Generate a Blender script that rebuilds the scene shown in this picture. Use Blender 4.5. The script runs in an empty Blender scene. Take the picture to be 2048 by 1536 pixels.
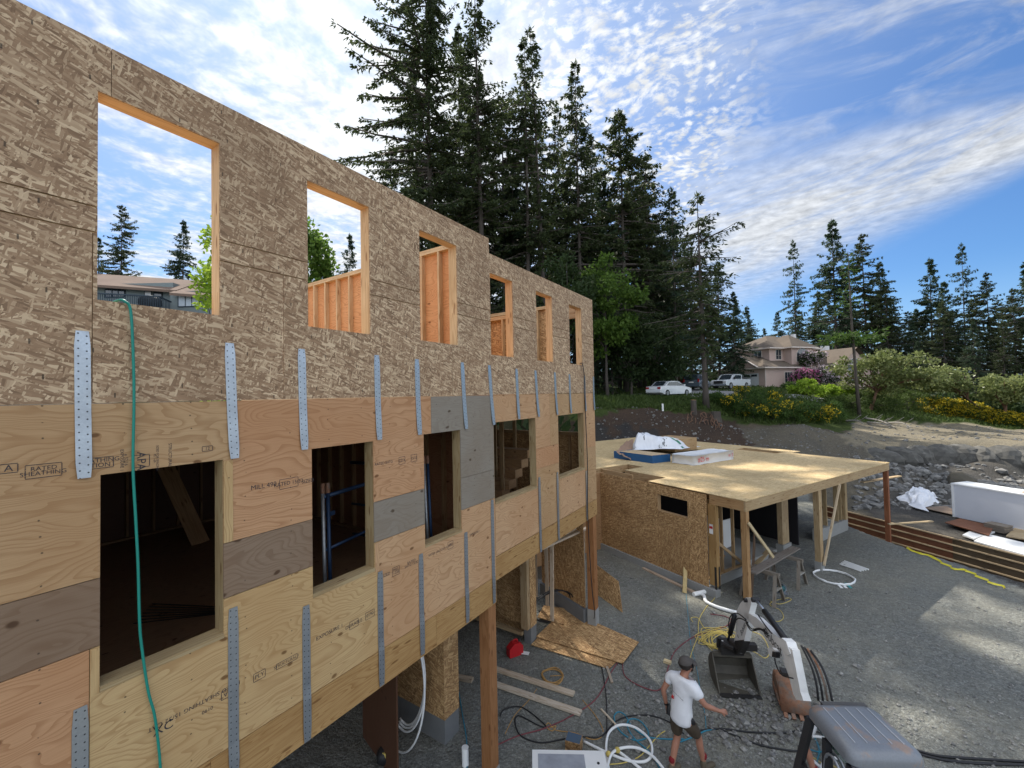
import bpy, bmesh, math, random
import numpy as np
from mathutils import Vector, Matrix
R = math.radians
C = bpy.context.scene.collection
random.seed(7)

# ---------------------------------------------------------------- camera
EYE = Vector((4.035, 0.0, 6.05))
FPX = 840.0                      # focal length in pixels of a 2048 wide picture
_y, _p, _r = R(33.218), R(1.415), R(-1.162)
FW = Vector((-math.sin(_y)*math.cos(_p), math.cos(_y)*math.cos(_p), math.sin(_p)))
_rt = Vector((math.cos(_y), math.sin(_y), 0)); _up = _rt.cross(FW)
RT = _rt*math.cos(_r)+_up*math.sin(_r); UP = -_rt*math.sin(_r)+_up*math.cos(_r)
cd = bpy.data.cameras.new('camera'); cam = bpy.data.objects.new('camera', cd); C.objects.link(cam)
cd.sensor_width = 36; cd.lens = FPX/2048*36; cd.clip_start = .05; cd.clip_end = 3000
cam.matrix_world = Matrix(((RT.x, UP.x, -FW.x, EYE.x), (RT.y, UP.y, -FW.y, EYE.y), (RT.z, UP.z, -FW.z, EYE.z), (0, 0, 0, 1)))
bpy.context.scene.camera = cam
sc = bpy.context.scene
sc.view_settings.view_transform = 'Standard'; sc.view_settings.look = 'None'
sc.view_settings.exposure = 0.85; sc.view_settings.gamma = 1
sc.render.engine = 'CYCLES'
sc.cycles.max_bounces = 7; sc.cycles.diffuse_bounces = 4; sc.cycles.transparent_max_bounces = 8
sc.cycles.use_denoising = True; sc.cycles.sample_clamp_indirect = 6

# ---------------------------------------------------------------- sun and sky
SUN_AZ, SUN_EL = R(54), R(48)    # degrees left of +Y, above the horizon
SD = Vector((-math.sin(SUN_AZ)*math.cos(SUN_EL), math.cos(SUN_AZ)*math.cos(SUN_EL), math.sin(SUN_EL)))
sl = bpy.data.lights.new('sun', 'SUN'); sl.energy = 4.2; sl.angle = R(.6); sl.color = (1, .94, .84)
so = bpy.data.objects.new('sun', sl); C.objects.link(so); so.rotation_euler = SD.to_track_quat('Z', 'Y').to_euler(); so.location = SD*60

class NT:
    """tiny helper to write node trees as expressions"""
    def __init__(s, nt): s.t = nt; s.n = nt.nodes; s.l = nt.links
    def set(s, sock, v):
        if isinstance(v, bpy.types.NodeSocket): s.l.new(v, sock)
        elif v is not None:
            try: sock.default_value = v
            except Exception:
                if hasattr(v, '__len__') and len(v) == 3: sock.default_value = (*v, 1)
                else: sock.default_value = [v]*len(sock.default_value)
    def node(s, typ, ins=None, **kw):
        n = s.n.new(typ)
        for k, v in kw.items(): setattr(n, k, v)
        for k, v in (ins or {}).items(): s.set(n.inputs[k], v)
        return n
    def m(s, op, a, b=None, c=None, clamp=False):
        n = s.node('ShaderNodeMath', operation=op); n.use_clamp = clamp
        for i, v in enumerate((a, b, c)):
            if v is not None: s.set(n.inputs[i], v)
        return n.outputs[0]
    def vm(s, op, a, b=None, out=0, scale=None):
        n = s.node('ShaderNodeVectorMath', operation=op); s.set(n.inputs[0], a)
        if b is not None: s.set(n.inputs[1], b)
        if scale is not None: s.set(n.inputs['Scale'], scale)
        return n.outputs[out]
    def mix(s, f, a, b, mode='MIX'):
        n = s.node('ShaderNodeMix', data_type='RGBA', blend_type=mode)
        s.set(n.inputs[0], f); s.set(n.inputs[6], a); s.set(n.inputs[7], b); return n.outputs[2]
    def noise(s, vec, scale, detail=2, rough=.5, dist=0, out=0, dim='3D'):
        n = s.node('ShaderNodeTexNoise', noise_dimensions=dim)
        s.set(n.inputs['Vector'], vec); s.set(n.inputs['Scale'], scale); n.inputs['Detail'].default_value = detail
        n.inputs['Roughness'].default_value = rough; n.inputs['Distortion'].default_value = dist
        return n.outputs[out]
    def voro(s, vec, scale, out='Color', feature='F1', rnd=1, dim='3D'):
        n = s.node('ShaderNodeTexVoronoi', feature=feature, voronoi_dimensions=dim)
        s.set(n.inputs['Vector'], vec); n.inputs['Scale'].default_value = scale; n.inputs['Randomness'].default_value = rnd
        return n.outputs[out]
    def ramp(s, f, stops, interp='LINEAR'):
        n = s.node('ShaderNodeValToRGB'); cr = n.color_ramp; cr.interpolation = interp
        while len(cr.elements) < len(stops): cr.elements.new(.5)
        for e, (p, c) in zip(cr.elements, stops):
            e.position = p; e.color = (*c, 1) if hasattr(c, '__len__') else (c, c, c, 1)
        s.set(n.inputs[0], f); return n.outputs[0]
    def mr(s, v, a, b, c=0, d=1, smooth=False):
        n = s.node('ShaderNodeMapRange', clamp=True)
        if smooth: n.interpolation_type = 'SMOOTHSTEP'
        s.set(n.inputs[0], v)
        for i, x in enumerate((a, b, c, d)): s.set(n.inputs[i+1], x)
        return n.outputs[0]
    def mapv(s, v, scale=(1, 1, 1), rot=(0, 0, 0), loc=(0, 0, 0)):
        n = s.node('ShaderNodeMapping'); s.set(n.inputs[0], v)
        n.inputs['Location'].default_value = loc; n.inputs['Rotation'].default_value = rot; n.inputs['Scale'].default_value = scale
        return n.outputs[0]
    def sep(s, v):
        n = s.node('ShaderNodeSeparateXYZ'); s.set(n.inputs[0], v); return n.outputs
    def comb(s, x, y, z=0.):
        n = s.node('ShaderNodeCombineXYZ')
        for i, v in enumerate((x, y, z)): s.set(n.inputs[i], v)
        return n.outputs[0]

W = bpy.data.worlds.new('World'); sc.world = W; W.use_nodes = True
k = NT(W.node_tree); k.n.clear()
sky = k.node('ShaderNodeTexSky', sky_type='NISHITA', sun_disc=False, sun_elevation=SUN_EL, sun_rotation=-SUN_AZ, altitude=50, air_density=1.1, dust_density=.35, ozone_density=2.2)
dirn = k.node('ShaderNodeTexCoord').outputs['Generated']
d3 = k.sep(dirn)
zc = k.m('MAXIMUM', d3[2], .06)
pl = k.comb(k.m('DIVIDE', d3[0], zc), k.m('DIVIDE', d3[1], zc))               # cloud deck seen from below
# compass bearings of the cloud fields, measured on a tangent frame fixed to the ground
A1 = Vector((math.cos(R(33.2)), math.sin(R(33.2)), 0)); A0 = Vector((-math.sin(R(33.2)), math.cos(R(33.2)), 0))
den = k.m('MAXIMUM', k.vm('DOT_PRODUCT', dirn, tuple(A0), 1), .08)
tx = k.m('DIVIDE', k.vm('DOT_PRODUCT', dirn, tuple(A1), 1), den); tx = k.m('MAXIMUM', k.m('MINIMUM', tx, 3.), -3.)
ty = k.m('MINIMUM', k.m('DIVIDE', d3[2], den), 3.)
sund = k.m('MAXIMUM', k.vm('DOT_PRODUCT', dirn, tuple(SD), 1), 0.)
glow = k.m('POWER', sund, 5.)
front = k.mr(k.vm('DOT_PRODUCT', dirn, tuple(A0), 1), -.1, .25)
# small mottled puffs
w1 = k.noise(pl, 2.2, 3, .6, 0, 1)
plw = k.vm('ADD', pl, k.vm('SCALE', k.vm('SUBTRACT', w1, (.5, .5, .5)), None, 0, .18))
pv = k.voro(plw, 30, 'Distance', 'SMOOTH_F1')
pn = k.noise(plw, 46, 4, .66)
pbig = k.noise(pl, 2.0, 3, .55)
puffs = k.mr(k.m('ADD', k.m('ADD', k.m('SUBTRACT', .62, pv), k.m('MULTIPLY', k.m('SUBTRACT', pn, .5), 1.15)), k.m('MULTIPLY', k.m('SUBTRACT', pbig, .44), 1.3)), .0, .62, 0, 1, True)
pm = k.m('MULTIPLY', k.mr(tx, -.2, .08, 0, 1, True), k.m('MULTIPLY', k.mr(k.m('SUBTRACT', tx, k.m('MULTIPLY', ty, .12)), .36, .62, 1, 0, True), k.mr(ty, .22, .42, 0, 1, True)))
puffs = k.m('MULTIPLY', puffs, pm)
# bright broken veil round the sun side
vn = k.noise(k.mapv(pl, (1, 1, 1), (0, 0, .5)), 2.6, 5, .6, .3)
vn2 = k.noise(plw, 12, 4, .6)
veil = k.mr(k.m('ADD', k.m('ADD', vn, k.m('MULTIPLY', k.m('SUBTRACT', vn2, .5), .55)), k.m('MULTIPLY', k.mr(tx, -.95, -.45, 0, 1, True), .2)), .40, .80, 0, 1, True)
vm_ = k.mr(tx, -.08, .24, 1, 0, True)
veil = k.m('MULTIPLY', veil, vm_)
# cirrus band rising to the right and streaks above it
cu = k.m('SUBTRACT', ty, k.m('ADD', k.m('MULTIPLY', k.m('SUBTRACT', tx, .5), .34), .36))      # height above the band's axis
cst = k.noise(k.comb(k.m('ADD', k.m('MULTIPLY', tx, 1.1), k.m('MULTIPLY', ty, .5)), k.m('MULTIPLY', cu, 9.)), 1.7, 6, .66, .5)
wid = k.mr(tx, .35, 1.3, .20, .09)
band = k.m('MULTIPLY', k.mr(k.m('DIVIDE', k.m('ABSOLUTE', cu), wid), .25, 1.35, 1, 0, True), k.mr(cst, .2, .62, .1, 1, True))
band = k.m('MULTIPLY', band, k.mr(tx, .3, .46, 0, 1, True))
st2 = k.noise(k.comb(k.m('ADD', tx, k.m('MULTIPLY', ty, 1.2)), k.m('MULTIPLY', k.m('SUBTRACT', ty, k.m('MULTIPLY', tx, .32)), 5.)), 1.5, 6, .62, .8)
upst = k.m('MULTIPLY', k.mr(st2, .40, .74, 0, .62, True), k.mr(cu, .06, .22, 0, 1, True))
upst = k.m('MULTIPLY', upst, k.mr(tx, .25, .55, 0, 1, True))
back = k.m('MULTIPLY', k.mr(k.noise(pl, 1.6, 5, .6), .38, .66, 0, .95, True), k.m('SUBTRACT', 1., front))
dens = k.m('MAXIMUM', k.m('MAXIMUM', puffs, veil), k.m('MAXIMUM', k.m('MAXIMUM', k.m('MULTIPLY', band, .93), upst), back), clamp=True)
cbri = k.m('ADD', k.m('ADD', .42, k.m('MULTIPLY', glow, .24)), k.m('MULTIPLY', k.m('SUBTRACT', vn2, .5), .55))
cbri = k.m('MULTIPLY', cbri, k.mr(k.m('SUBTRACT', 1., front), 0, 1, 1, 3.1))  # unseen clouds behind the view, brightness raised to light the shaded wall
ccol = k.vm('MULTIPLY', k.comb(cbri, cbri, cbri), (.97, 1.0, 1.03))
SKY = .088
base = k.vm('MULTIPLY', sky.outputs[0], (SKY*.40, SKY*.62, SKY*.88))
hz = k.vm('SCALE', (.36, .47, .62), None, 0, 1.)
base = k.mix(k.mr(d3[2], .0, .22, .42, 0, True), base, hz)
base = k.mix(k.m('MULTIPLY', k.m('POWER', sund, 4.), .45), base, (.60, .68, .78, 1))
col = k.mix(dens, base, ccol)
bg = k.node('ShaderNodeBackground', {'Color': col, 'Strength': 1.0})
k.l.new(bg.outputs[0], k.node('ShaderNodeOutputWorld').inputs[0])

# ---------------------------------------------------------------- mesh helpers
WM = {}
def V3(*a): return Vector(a[0]) if len(a) == 1 else Vector(a)
class MB:
    def __init__(s): s.v = []; s.f = []; s.uv = []
    def face(s, pts, uvs=None):
        b = len(s.v); s.v += [tuple(p) for p in pts]; s.f.append(tuple(range(b, b+len(pts))))
        if uvs is None:
            p = [Vector(q) for q in pts]; n = (p[1]-p[0]).cross(p[2]-p[0])
            a = max(range(3), key=lambda i: abs(n[i])); i, j = ((1, 2), (0, 2), (0, 1))[a]
            uvs = [(q[i], q[j]) for q in p]
        s.uv.append(uvs); return s
    def obox(s, c, ex, ey, ez, sx, sy, sz, uo=None):
        """box with axes ex ey ez and full sizes; texture u runs along the longest axis"""
        c = Vector(c); ax = [Vector(ex).normalized(), Vector(ey).normalized(), Vector(ez).normalized()]; sz_ = [sx, sy, sz]
        L = max(range(3), key=lambda i: sz_[i])
        if uo is None: uo = (random.uniform(0, 40), random.uniform(0, 40))
        for a in range(3):
            o1, o2 = [i for i in range(3) if i != a]
            if o2 == L: o1, o2 = o2, o1
            for sg in (-1, 1):
                q = []
                for (i, j) in ((-1, -1), (1, -1), (1, 1), (-1, 1)):
                    q.append((c+ax[a]*sg*sz_[a]/2+ax[o1]*i*sz_[o1]/2+ax[o2]*j*sz_[o2]/2, (uo[0]+i*sz_[o1]/2, uo[1]+a*.37+j*sz_[o2]/2)))
                n = (q[1][0]-q[0][0]).cross(q[2][0]-q[0][0])
                if n.dot(ax[a]*sg) < 0: q.reverse()
                s.face([t[0] for t in q], [t[1] for t in q])
        return s
    def box(s, x0, x1, y0, y1, z0, z1, uo=None):
        return s.obox(((x0+x1)/2, (y0+y1)/2, (z0+z1)/2), (1, 0, 0), (0, 1, 0), (0, 0, 1), x1-x0, y1-y0, z1-z0, uo)
    def beam(s, a, b, w, h, up=(0, 0, 1)):
        a, b = Vector(a), Vector(b); d = (b-a).normalized(); u = Vector(up)
        if abs(d.dot(u)) > .98: u = Vector((0, 1, 0)) if abs(d.y) < .9 else Vector((1, 0, 0))
        x = d.cross(u).normalized(); z = x.cross(d)
        return s.obox((a+b)/2, d, x, z, (b-a).length, w, h)
    def tube(s, pts, r, n=7, closed=False, cap=True):
        pts = [Vector(p) for p in pts]; N = len(pts); rr = r if hasattr(r, '__len__') else [r]*N
        prev = None; rings = []
        acc = 0
        for i, p in enumerate(pts):
            if closed: d = pts[(i+1) % N]-pts[i-1]
            else: d = pts[min(i+1, N-1)]-pts[max(i-1, 0)]
            if d.length < 1e-7: d = Vector((0, 0, 1))
            d.normalize()
            if prev is None: a = d.orthogonal().normalized()
            else:
                a = prev-d*prev.dot(d); a = a.normalized() if a.length > 1e-5 else d.orthogonal().normalized()
            prev = a; b = d.cross(a)
            if i: acc += (p-pts[i-1]).length
            rings.append(([p+(a*math.cos(t)+b*math.sin(t))*rr[i] for t in [2*math.pi*q/n for q in range(n)]], acc))
        base = len(s.v)
        for rg, _ in rings: s.v += [tuple(q) for q in rg]
        M = N if closed else N-1
        for i in range(M):
            j = (i+1) % N
            for q in range(n):
                q2 = (q+1) % n
                s.f.append((base+i*n+q, base+i*n+q2, base+j*n+q2, base+j*n+q))
                u0, u1 = rings[i][1], rings[j][1]
                s.uv.append([(u0, q*.05), (u0, q*.05+.05), (u1, q*.05+.05), (u1, q*.05)])
        if cap and not closed:
            s.f.append(tuple(base+q for q in reversed(range(n)))); s.uv.append([(0, 0)]*n)
            s.f.append(tuple(base+(N-1)*n+q for q in range(n))); s.uv.append([(0, 0)]*n)
        return s
    def prism(s, poly, o, ex, ey, ez, t):
        """outline poly (2-D) in the ex/ey plane, thickness t along ez, centred on o"""
        o, ex, ey, ez = map(Vector, (o, ex, ey, ez))
        A = [o+ex*x+ey*y-ez*t/2 for x, y in poly]; B = [p+ez*t for p in A]
        s.face(A[::-1], [tuple(q) for q in poly[::-1]]); s.face(B, [tuple(q) for q in poly])
        for i in range(len(poly)):
            j = (i+1) % len(poly); L = (A[j]-A[i]).length
            s.face([A[i], A[j], B[j], B[i]], [(0, 0), (L, 0), (L, t), (0, t)])
        return s
    def blob(s, c, r, seed=0, sub=1, rough=.25):
        bm = bmesh.new(); bmesh.ops.create_icosphere(bm, subdivisions=sub, radius=1)
        rn = random.Random(seed); c = Vector(c); r = Vector(r) if hasattr(r, '__len__') else Vector((r, r, r))
        rot = Matrix.Rotation(rn.uniform(0, 6.28), 3, 'Z')
        P = {v: rot @ Vector([v.co[i]*r[i]*(1+rn.uniform(-rough, rough)) for i in range(3)])+c for v in bm.verts}
        for f in bm.faces: s.face([P[v] for v in f.verts])
        bm.free(); return s
    def merge(s, o):
        b = len(s.v); s.v += o.v; s.f += [tuple(i+b for i in f) for f in o.f]; s.uv += o.uv; return s
    def mesh(s, name, mat, smooth=False, inv=None, weld=False):
        me = bpy.data.meshes.new(name)
        v = s.v if inv is None else [tuple(inv @ Vector(p)) for p in s.v]
        me.from_pydata(v, [], s.f)
        ul = me.uv_layers.new(name='UVMap')
        flat = [c for f in s.uv for q in f for c in q]
        if len(flat) == 2*len(me.loops): ul.data.foreach_set('uv', flat)
        for m_ in (mat if isinstance(mat, (list, tuple)) else [mat]): me.materials.append(m_)
        if weld:
            bm = bmesh.new(); bm.from_mesh(me); bmesh.ops.remove_doubles(bm, verts=bm.verts, dist=1e-4); bm.to_mesh(me); bm.free()
        if smooth: me.shade_smooth()
        me.update(); return me
    def build(s, name, mat, parent=None, color=None, smooth=False, weld=False, label=None):
        inv = WM[parent.name].inverted() if parent else None
        o = bpy.data.objects.new(name, s.mesh(name, mat, smooth, inv, weld)); C.objects.link(o)
        if parent: o.parent = parent; WM[o.name] = WM[parent.name]
        else: WM[o.name] = Matrix()
        if color: o.color = (*color, 1)
        if label: o['label'] = label
        return o
def top(o, label, cat, group=None, kind=None):
    if kind: o['kind'] = kind
    if label: o['label'] = label
    if cat: o['category'] = cat
    if group: o['group'] = group
    return o
def thing(name, loc, label, cat, group=None, rz=0):
    o = bpy.data.objects.new(name, None); C.objects.link(o); o.empty_display_size = .2
    o.location = loc; o.rotation_euler = (0, 0, rz)
    WM[o.name] = Matrix.Translation(Vector(loc)) @ Matrix.Rotation(rz, 4, 'Z')
    return top(o, label, cat, group)
def local(name, loc, label, cat, group=None, rz=0):
    """like thing, for things whose parts are built round their own origin"""
    o = thing(name, loc, label, cat, group, rz); WM[o.name] = Matrix(); return o
def copy_tree(o, parent=None):
    c = o.copy(); C.objects.link(c)
    if parent: c.parent = parent
    for ch in [q for q in bpy.data.objects if q.parent == o]: copy_tree(ch, c)
    return c
def text(body, name, size, loc, ex, ey, mat, parent, squeeze=1.):
    """lettering as a flat mesh lying 2 mm proud of a face; ex = reading direction, ey = up of the letters"""
    cu = bpy.data.curves.new(name, 'FONT'); cu.body = body; cu.size = size; cu.align_x = 'CENTER'; cu.align_y = 'CENTER'; cu.resolution_u = 3; cu.space_line = .8
    o = bpy.data.objects.new(name, cu); C.objects.link(o)
    dg = bpy.context.evaluated_depsgraph_get(); me = bpy.data.meshes.new_from_object(o.evaluated_get(dg))
    bpy.data.objects.remove(o); bpy.data.curves.remove(cu)
    ex, ey = Vector(ex).normalized(), Vector(ey).normalized(); ez = ex.cross(ey)
    M = Matrix(((ex.x*squeeze, ey.x, ez.x, loc[0]), (ex.y*squeeze, ey.y, ez.y, loc[1]), (ex.z*squeeze, ey.z, ez.z, loc[2]), (0, 0, 0, 1)))
    me.transform(WM[parent.name].inverted() @ M); me.materials.clear(); me.materials.append(mat)
    o = bpy.data.objects.new(name, me); C.objects.link(o); o.parent = parent; WM[o.name] = WM[parent.name]
    return o
# ---------------------------------------------------------------- survey: photo pixel -> place on the site
def ray(px, py): return FW+RT*((px-1024)/FPX)-UP*((py-768)/FPX)
def on_plane(px, py, p0, n):
    d = ray(px, py); n = Vector(n); return EYE+d*((Vector(p0)-EYE).dot(n)/d.dot(n))
def on_z(px, py, z): return on_plane(px, py, (0, 0, z), (0, 0, 1))
def depth(px, F, z=None):
    """point F metres down the view axis on the bearing of column px"""
    lat = (px-1024)/FPX*F; p = EYE+Vector((FW.x, FW.y, 0)).normalized()*F+_rt*lat
    p.z = ground(p.x, p.y) if z is None else z
    return p
def sstep(a, b, x): t = max(0, min(1, (x-a)/(b-a))); return t*t*(3-2*t)
def yard(x, y): return .42*sstep(5.4, 11., y)
COLS = [  # bearing column, then (distance, height) pairs of the land beyond the yard
 (-1500, [(3, 0), (12, 1), (24, 4), (60, 12), (200, 22)]),
 (0, [(3, 0), (13, 0), (20, 6), (30, 12), (45, 13.5), (200, 26)]),
 (350, [(3, 0), (14, 0), (22, 6), (32, 12), (45, 13.5), (200, 24)]),
 (640, [(3, 0), (15, .2), (24, 4), (40, 9), (60, 10), (200, 18)]),
 (900, [(3, 0), (18, .5), (26, 4.2), (36, 6.4), (60, 8), (200, 14)]),
 (1130, [(22.8, .42), (24, .6), (27, 2.6), (30, 4.9), (37, 5.6), (60, 6.8), (200, 12)]),
 (1260, [(23.3, .42), (24.5, .6), (26.5, 2.2), (30.5, 4.95), (34, 5.3), (38, 5.55), (60, 6.6), (200, 11)]),
 (1400, [(22.8, .42), (24, .6), (27, 2.2), (31, 4.0), (33, 4.85), (38, 5.55), (52, 6.2), (60, 6.5), (200, 10)]),
 (1480, [(21.8, .42), (23, .6), (26, 2.0), (30, 3.0), (32.5, 3.6), (36, 4.9), (40, 5.5), (52, 6.1), (60, 6.4), (200, 10)]),
 (1590, [(20.8, .42), (22, .6), (25, 2.0), (30, 3.45), (31.5, 3.2), (34, 3.5), (40, 5.0), (46, 5.5), (60, 6.3), (200, 9)]),
 (1690, [(20.5, .42), (24, 1.1), (27, 1.5), (29.5, 2.6), (33, 2.8), (38, 3.2), (44, 4.7), (60, 6.0), (200, 8)]),
 (1770, [(19, .42), (24, .95), (27.6, 1.25), (28.2, 2.2), (37, 2.75), (40, 3.2), (46, 4.5), (60, 5.6), (200, 7)]),
 (1900, [(18, .42), (24, .7), (27.2, 1.0), (28.2, 2.25), (37, 2.4), (41, 2.6), (48, 2.8), (60, 3.6), (200, 5)]),
 (2048, [(17, .42), (21, .6), (25.0, .75), (26.2, 2.2), (33, 2.1), (38, 2.0), (50, 1.9), (200, 3)]),
 (2500, [(10, .4), (20, .3), (24, .5), (26, 1.8), (33, 1.7), (60, 1.2), (200, 1)]),
 (5000, [(3, 0), (20, 0), (60, .5), (200, 0)])]
def _prof(p, F):
    for (a, za), (b, zb) in zip(p, p[1:]):
        if F <= b: return za+(zb-za)*max(0, (F-a)/(b-a))
    return p[-1][1]
_rn = np.random.RandomState(3); _tab = _rn.rand(64, 64)
def vnoise(x, y):
    xi, yi = math.floor(x), math.floor(y); fx, fy = x-xi, y-yi; fx, fy = fx*fx*(3-2*fx), fy*fy*(3-2*fy)
    g = lambda i, j: _tab[(xi+i) % 64, (yi+j) % 64]
    return (g(0, 0)*(1-fx)+g(1, 0)*fx)*(1-fy)+(g(0, 1)*(1-fx)+g(1, 1)*fx)*fy-.5
def polar(x, y):
    dx, dy = x-EYE.x, y-EYE.y; f = Vector((FW.x, FW.y)).normalized(); F = dx*f.x+dy*f.y; lat = dx*_rt.x+dy*_rt.y
    return F, (1024+FPX*lat/F if F > .5 else None)
FT = .5                                                            # formwork top and its line on the ground
FA, FB = on_z(1640, 1009, FT), on_z(2110, 1128, FT); FD = (FB-FA).normalized(); FN = Vector((FD.y, -FD.x, 0))
FN = FN if FN.dot(EYE-FA) > 0 else -FN
def form_dist(x, y): return -((x-FA.x)*FN.x+(y-FA.y)*FN.y), (x-FA.x)*FD.x+(y-FA.y)*FD.y
def ground(x, y):
    F, px = polar(x, y)
    if px is None or F < 3: return yard(x, y)
    i = 0
    px = max(-1499, min(4999, px))
    while COLS[i+1][0] < px: i += 1
    t = (px-COLS[i][0])/(COLS[i+1][0]-COLS[i][0]); t = t*t*(3-2*t)
    def pr(G): return _prof(COLS[i][1], G)*(1-t)+_prof(COLS[i+1][1], G)*t
    z = (pr(F*.985)+pr(F)*2+pr(F*1.015))/4
    z0 = yard(x, y)
    s_, q_ = form_dist(x, y)
    if q_ > 0 and -3 < s_ < 2.5:                                    # the dug strip in front of the formwork and the fill behind it
        if s_ >= .32: return .40+(z-.40)*sstep(1., 2.5, s_) if z > .4 else .40
        e_ = -.75-1.1*sstep(0, 5.5, q_); z0 = z0-(z0+.42)*sstep(e_-.55, e_+.25, s_)*sstep(0, .7, q_)
        return z0+.05*vnoise(x*2.1, y*2.1)*sstep(e_-.6, e_, s_)
    w = sstep(.62, 1.0, z)
    amp = .3*sstep(17, 26, F)+.5*sstep(45, 80, F)
    z = max(z, z0)*(w if z < 1.0 else 1)+z0*(1-(w if z < 1.0 else 1))
    z += amp*(vnoise(x*.45, y*.45)*.7+vnoise(x*1.3, y*1.3)*.3)*(1 if z > .8 else w)
    return z
def on_ground(px, py, dz=0.):
    d = ray(px, py); t = 2.; last = t
    while t < 150:
        p = EYE+d*t
        if p.z <= ground(p.x, p.y)+dz: break
        last = t; t *= 1.015
    for _ in range(18):
        m_ = (last+t)/2; p = EYE+d*m_
        if p.z <= ground(p.x, p.y)+dz: t = m_
        else: last = m_
    p = EYE+d*t; p.z = ground(p.x, p.y)+dz; return p

# ---------------------------------------------------------------- materials
def mat(name):
    m = bpy.data.materials.new(name); m.use_nodes = True; m.node_tree.nodes.clear(); return m, NT(m.node_tree)
def finish(k, shader, disp=None):
    o = k.node('ShaderNodeOutputMaterial'); k.l.new(shader, o.inputs[0])
def pbr(k, col, rough=.8, bump=None, bstr=.3, bdist=.01, metal=0., spec=.3, **kw):
    n = k.node('ShaderNodeBsdfPrincipled'); k.set(n.inputs['Base Color'], col); k.set(n.inputs['Roughness'], rough)
    k.set(n.inputs['Metallic'], metal); n.inputs['Specular IOR Level'].default_value = spec
    if bump is not None:
        b = k.node('ShaderNodeBump', {'Height': bump}); b.inputs['Strength'].default_value = bstr; b.inputs['Distance'].default_value = bdist
        k.l.new(b.outputs[0], n.inputs['Normal'])
    for a, v in kw.items(): k.set(n.inputs[a], v)
    return n.outputs[0]
def uvn(k): return k.node('ShaderNodeUVMap').outputs[0]
def objrand(k): return k.node('ShaderNodeObjectInfo').outputs['Random']
def objcol(k): return k.node('ShaderNodeObjectInfo').outputs['Color']

def m_osb(name, pale, mid, dark, fl=1.0):
    m, k = mat(name); uv = k.vm('ADD', uvn(k), k.vm('SCALE', (13.1, 7.7, 0), None, 0, objrand(k)))
    wob = k.vm('SCALE', k.vm('SUBTRACT', k.noise(uv, 9, 2, .5, 0, 1, '2D'), (.5, .5, .5)), None, 0, .012)
    uvw = k.vm('ADD', uv, wob)
    col = (*mid, 1); hgt = .5
    big = k.noise(uv, .8, 3, .5, 0, 0, '2D')
    rn = random.Random(len(name))
    for i, (ang, sx, sy, cut) in enumerate(((.15, 13, 62, .0), (1.25, 13, 66, .40), (-.85, 14, 62, .42), (.55, 11, 54, .50), (-.4, 12, 60, .52), (2.1, 14, 70, .60), (.05, 10, 52, .58), (-1.35, 14, 72, .66), (.35, 12, 66, .64))):
        v = k.mapv(uvw, (sx/fl, sy/fl, 1), (0, 0, 0), (i*3.7, i*1.9, 0)) if ang == 0 else k.mapv(k.mapv(uvw, (1, 1, 1), (0, 0, ang)), (sx/fl, sy/fl, 1), (0, 0, 0), (i*3.7, i*1.9, 0))
        c = k.voro(v, 1, 'Color', 'F1', 1, '2D'); c.node.distance = 'MANHATTAN' if i % 2 else 'CHEBYCHEV'; s_ = k.sep(c)
        tone = k.ramp(s_[1], [(0, dark), (.22, tuple(a*.4+b*.6 for a, b in zip(dark, mid))), (.5, mid), (.72, tuple(a*.45+b*.55 for a, b in zip(pale, mid))), (.95, pale)])
        gr = k.noise(k.vm('MULTIPLY', v, (.6, 6, 1)), 1.3, 2, .6, 0, 0, '2D')
        tone = k.mix(.22, tone, k.mix(gr, (*[a*.62 for a in mid], 1), (*[min(1, a*1.25) for a in pale], 1)))
        if cut <= 0: col = tone
        else:
            f = k.m('GREATER_THAN', s_[0], cut)
            col = k.mix(f, col, tone)
        hgt = k.m('ADD', k.m('MULTIPLY', hgt, .6), k.m('MULTIPLY', s_[2], .4))
    col = k.mix(k.mr(big, .3, .7, .0, .28), col, (*[a*.72 for a in mid], 1))
    fv = k.mapv(uvn(k), (2.46, 3.3, 1)); fd = k.voro(k.mapv(fv, (1, 1, 1)), 1, 'Position', 'F1', .55, '2D')
    df = k.sep(k.vm('SUBTRACT', fv, fd)); mk = k.m('MULTIPLY', k.m('LESS_THAN', k.m('ABSOLUTE', df[0]), .012), k.m('LESS_THAN', k.m('ABSOLUTE', df[1]), .055))
    col = k.mix(k.m('MULTIPLY', mk, .75), col, (.03, .025, .02, 1))
    st = k.noise(uv, .55, 4, .6, 0, 0, '2D'); col = k.mix(k.mr(st, .55, .72, 0, .35), col, (*[a*.55 for a in mid], 1))
    finish(k, pbr(k, col, .75, hgt, .35, .003, 0, .25)); return m
OSB = m_osb('osb_grey_brown', (.74, .56, .36), (.325, .198, .112), (.105, .045, .02), .95)
OSBW = m_osb('osb_warm', (.70, .47, .23), (.36, .20, .085), (.10, .04, .015), 1.15)

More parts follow.
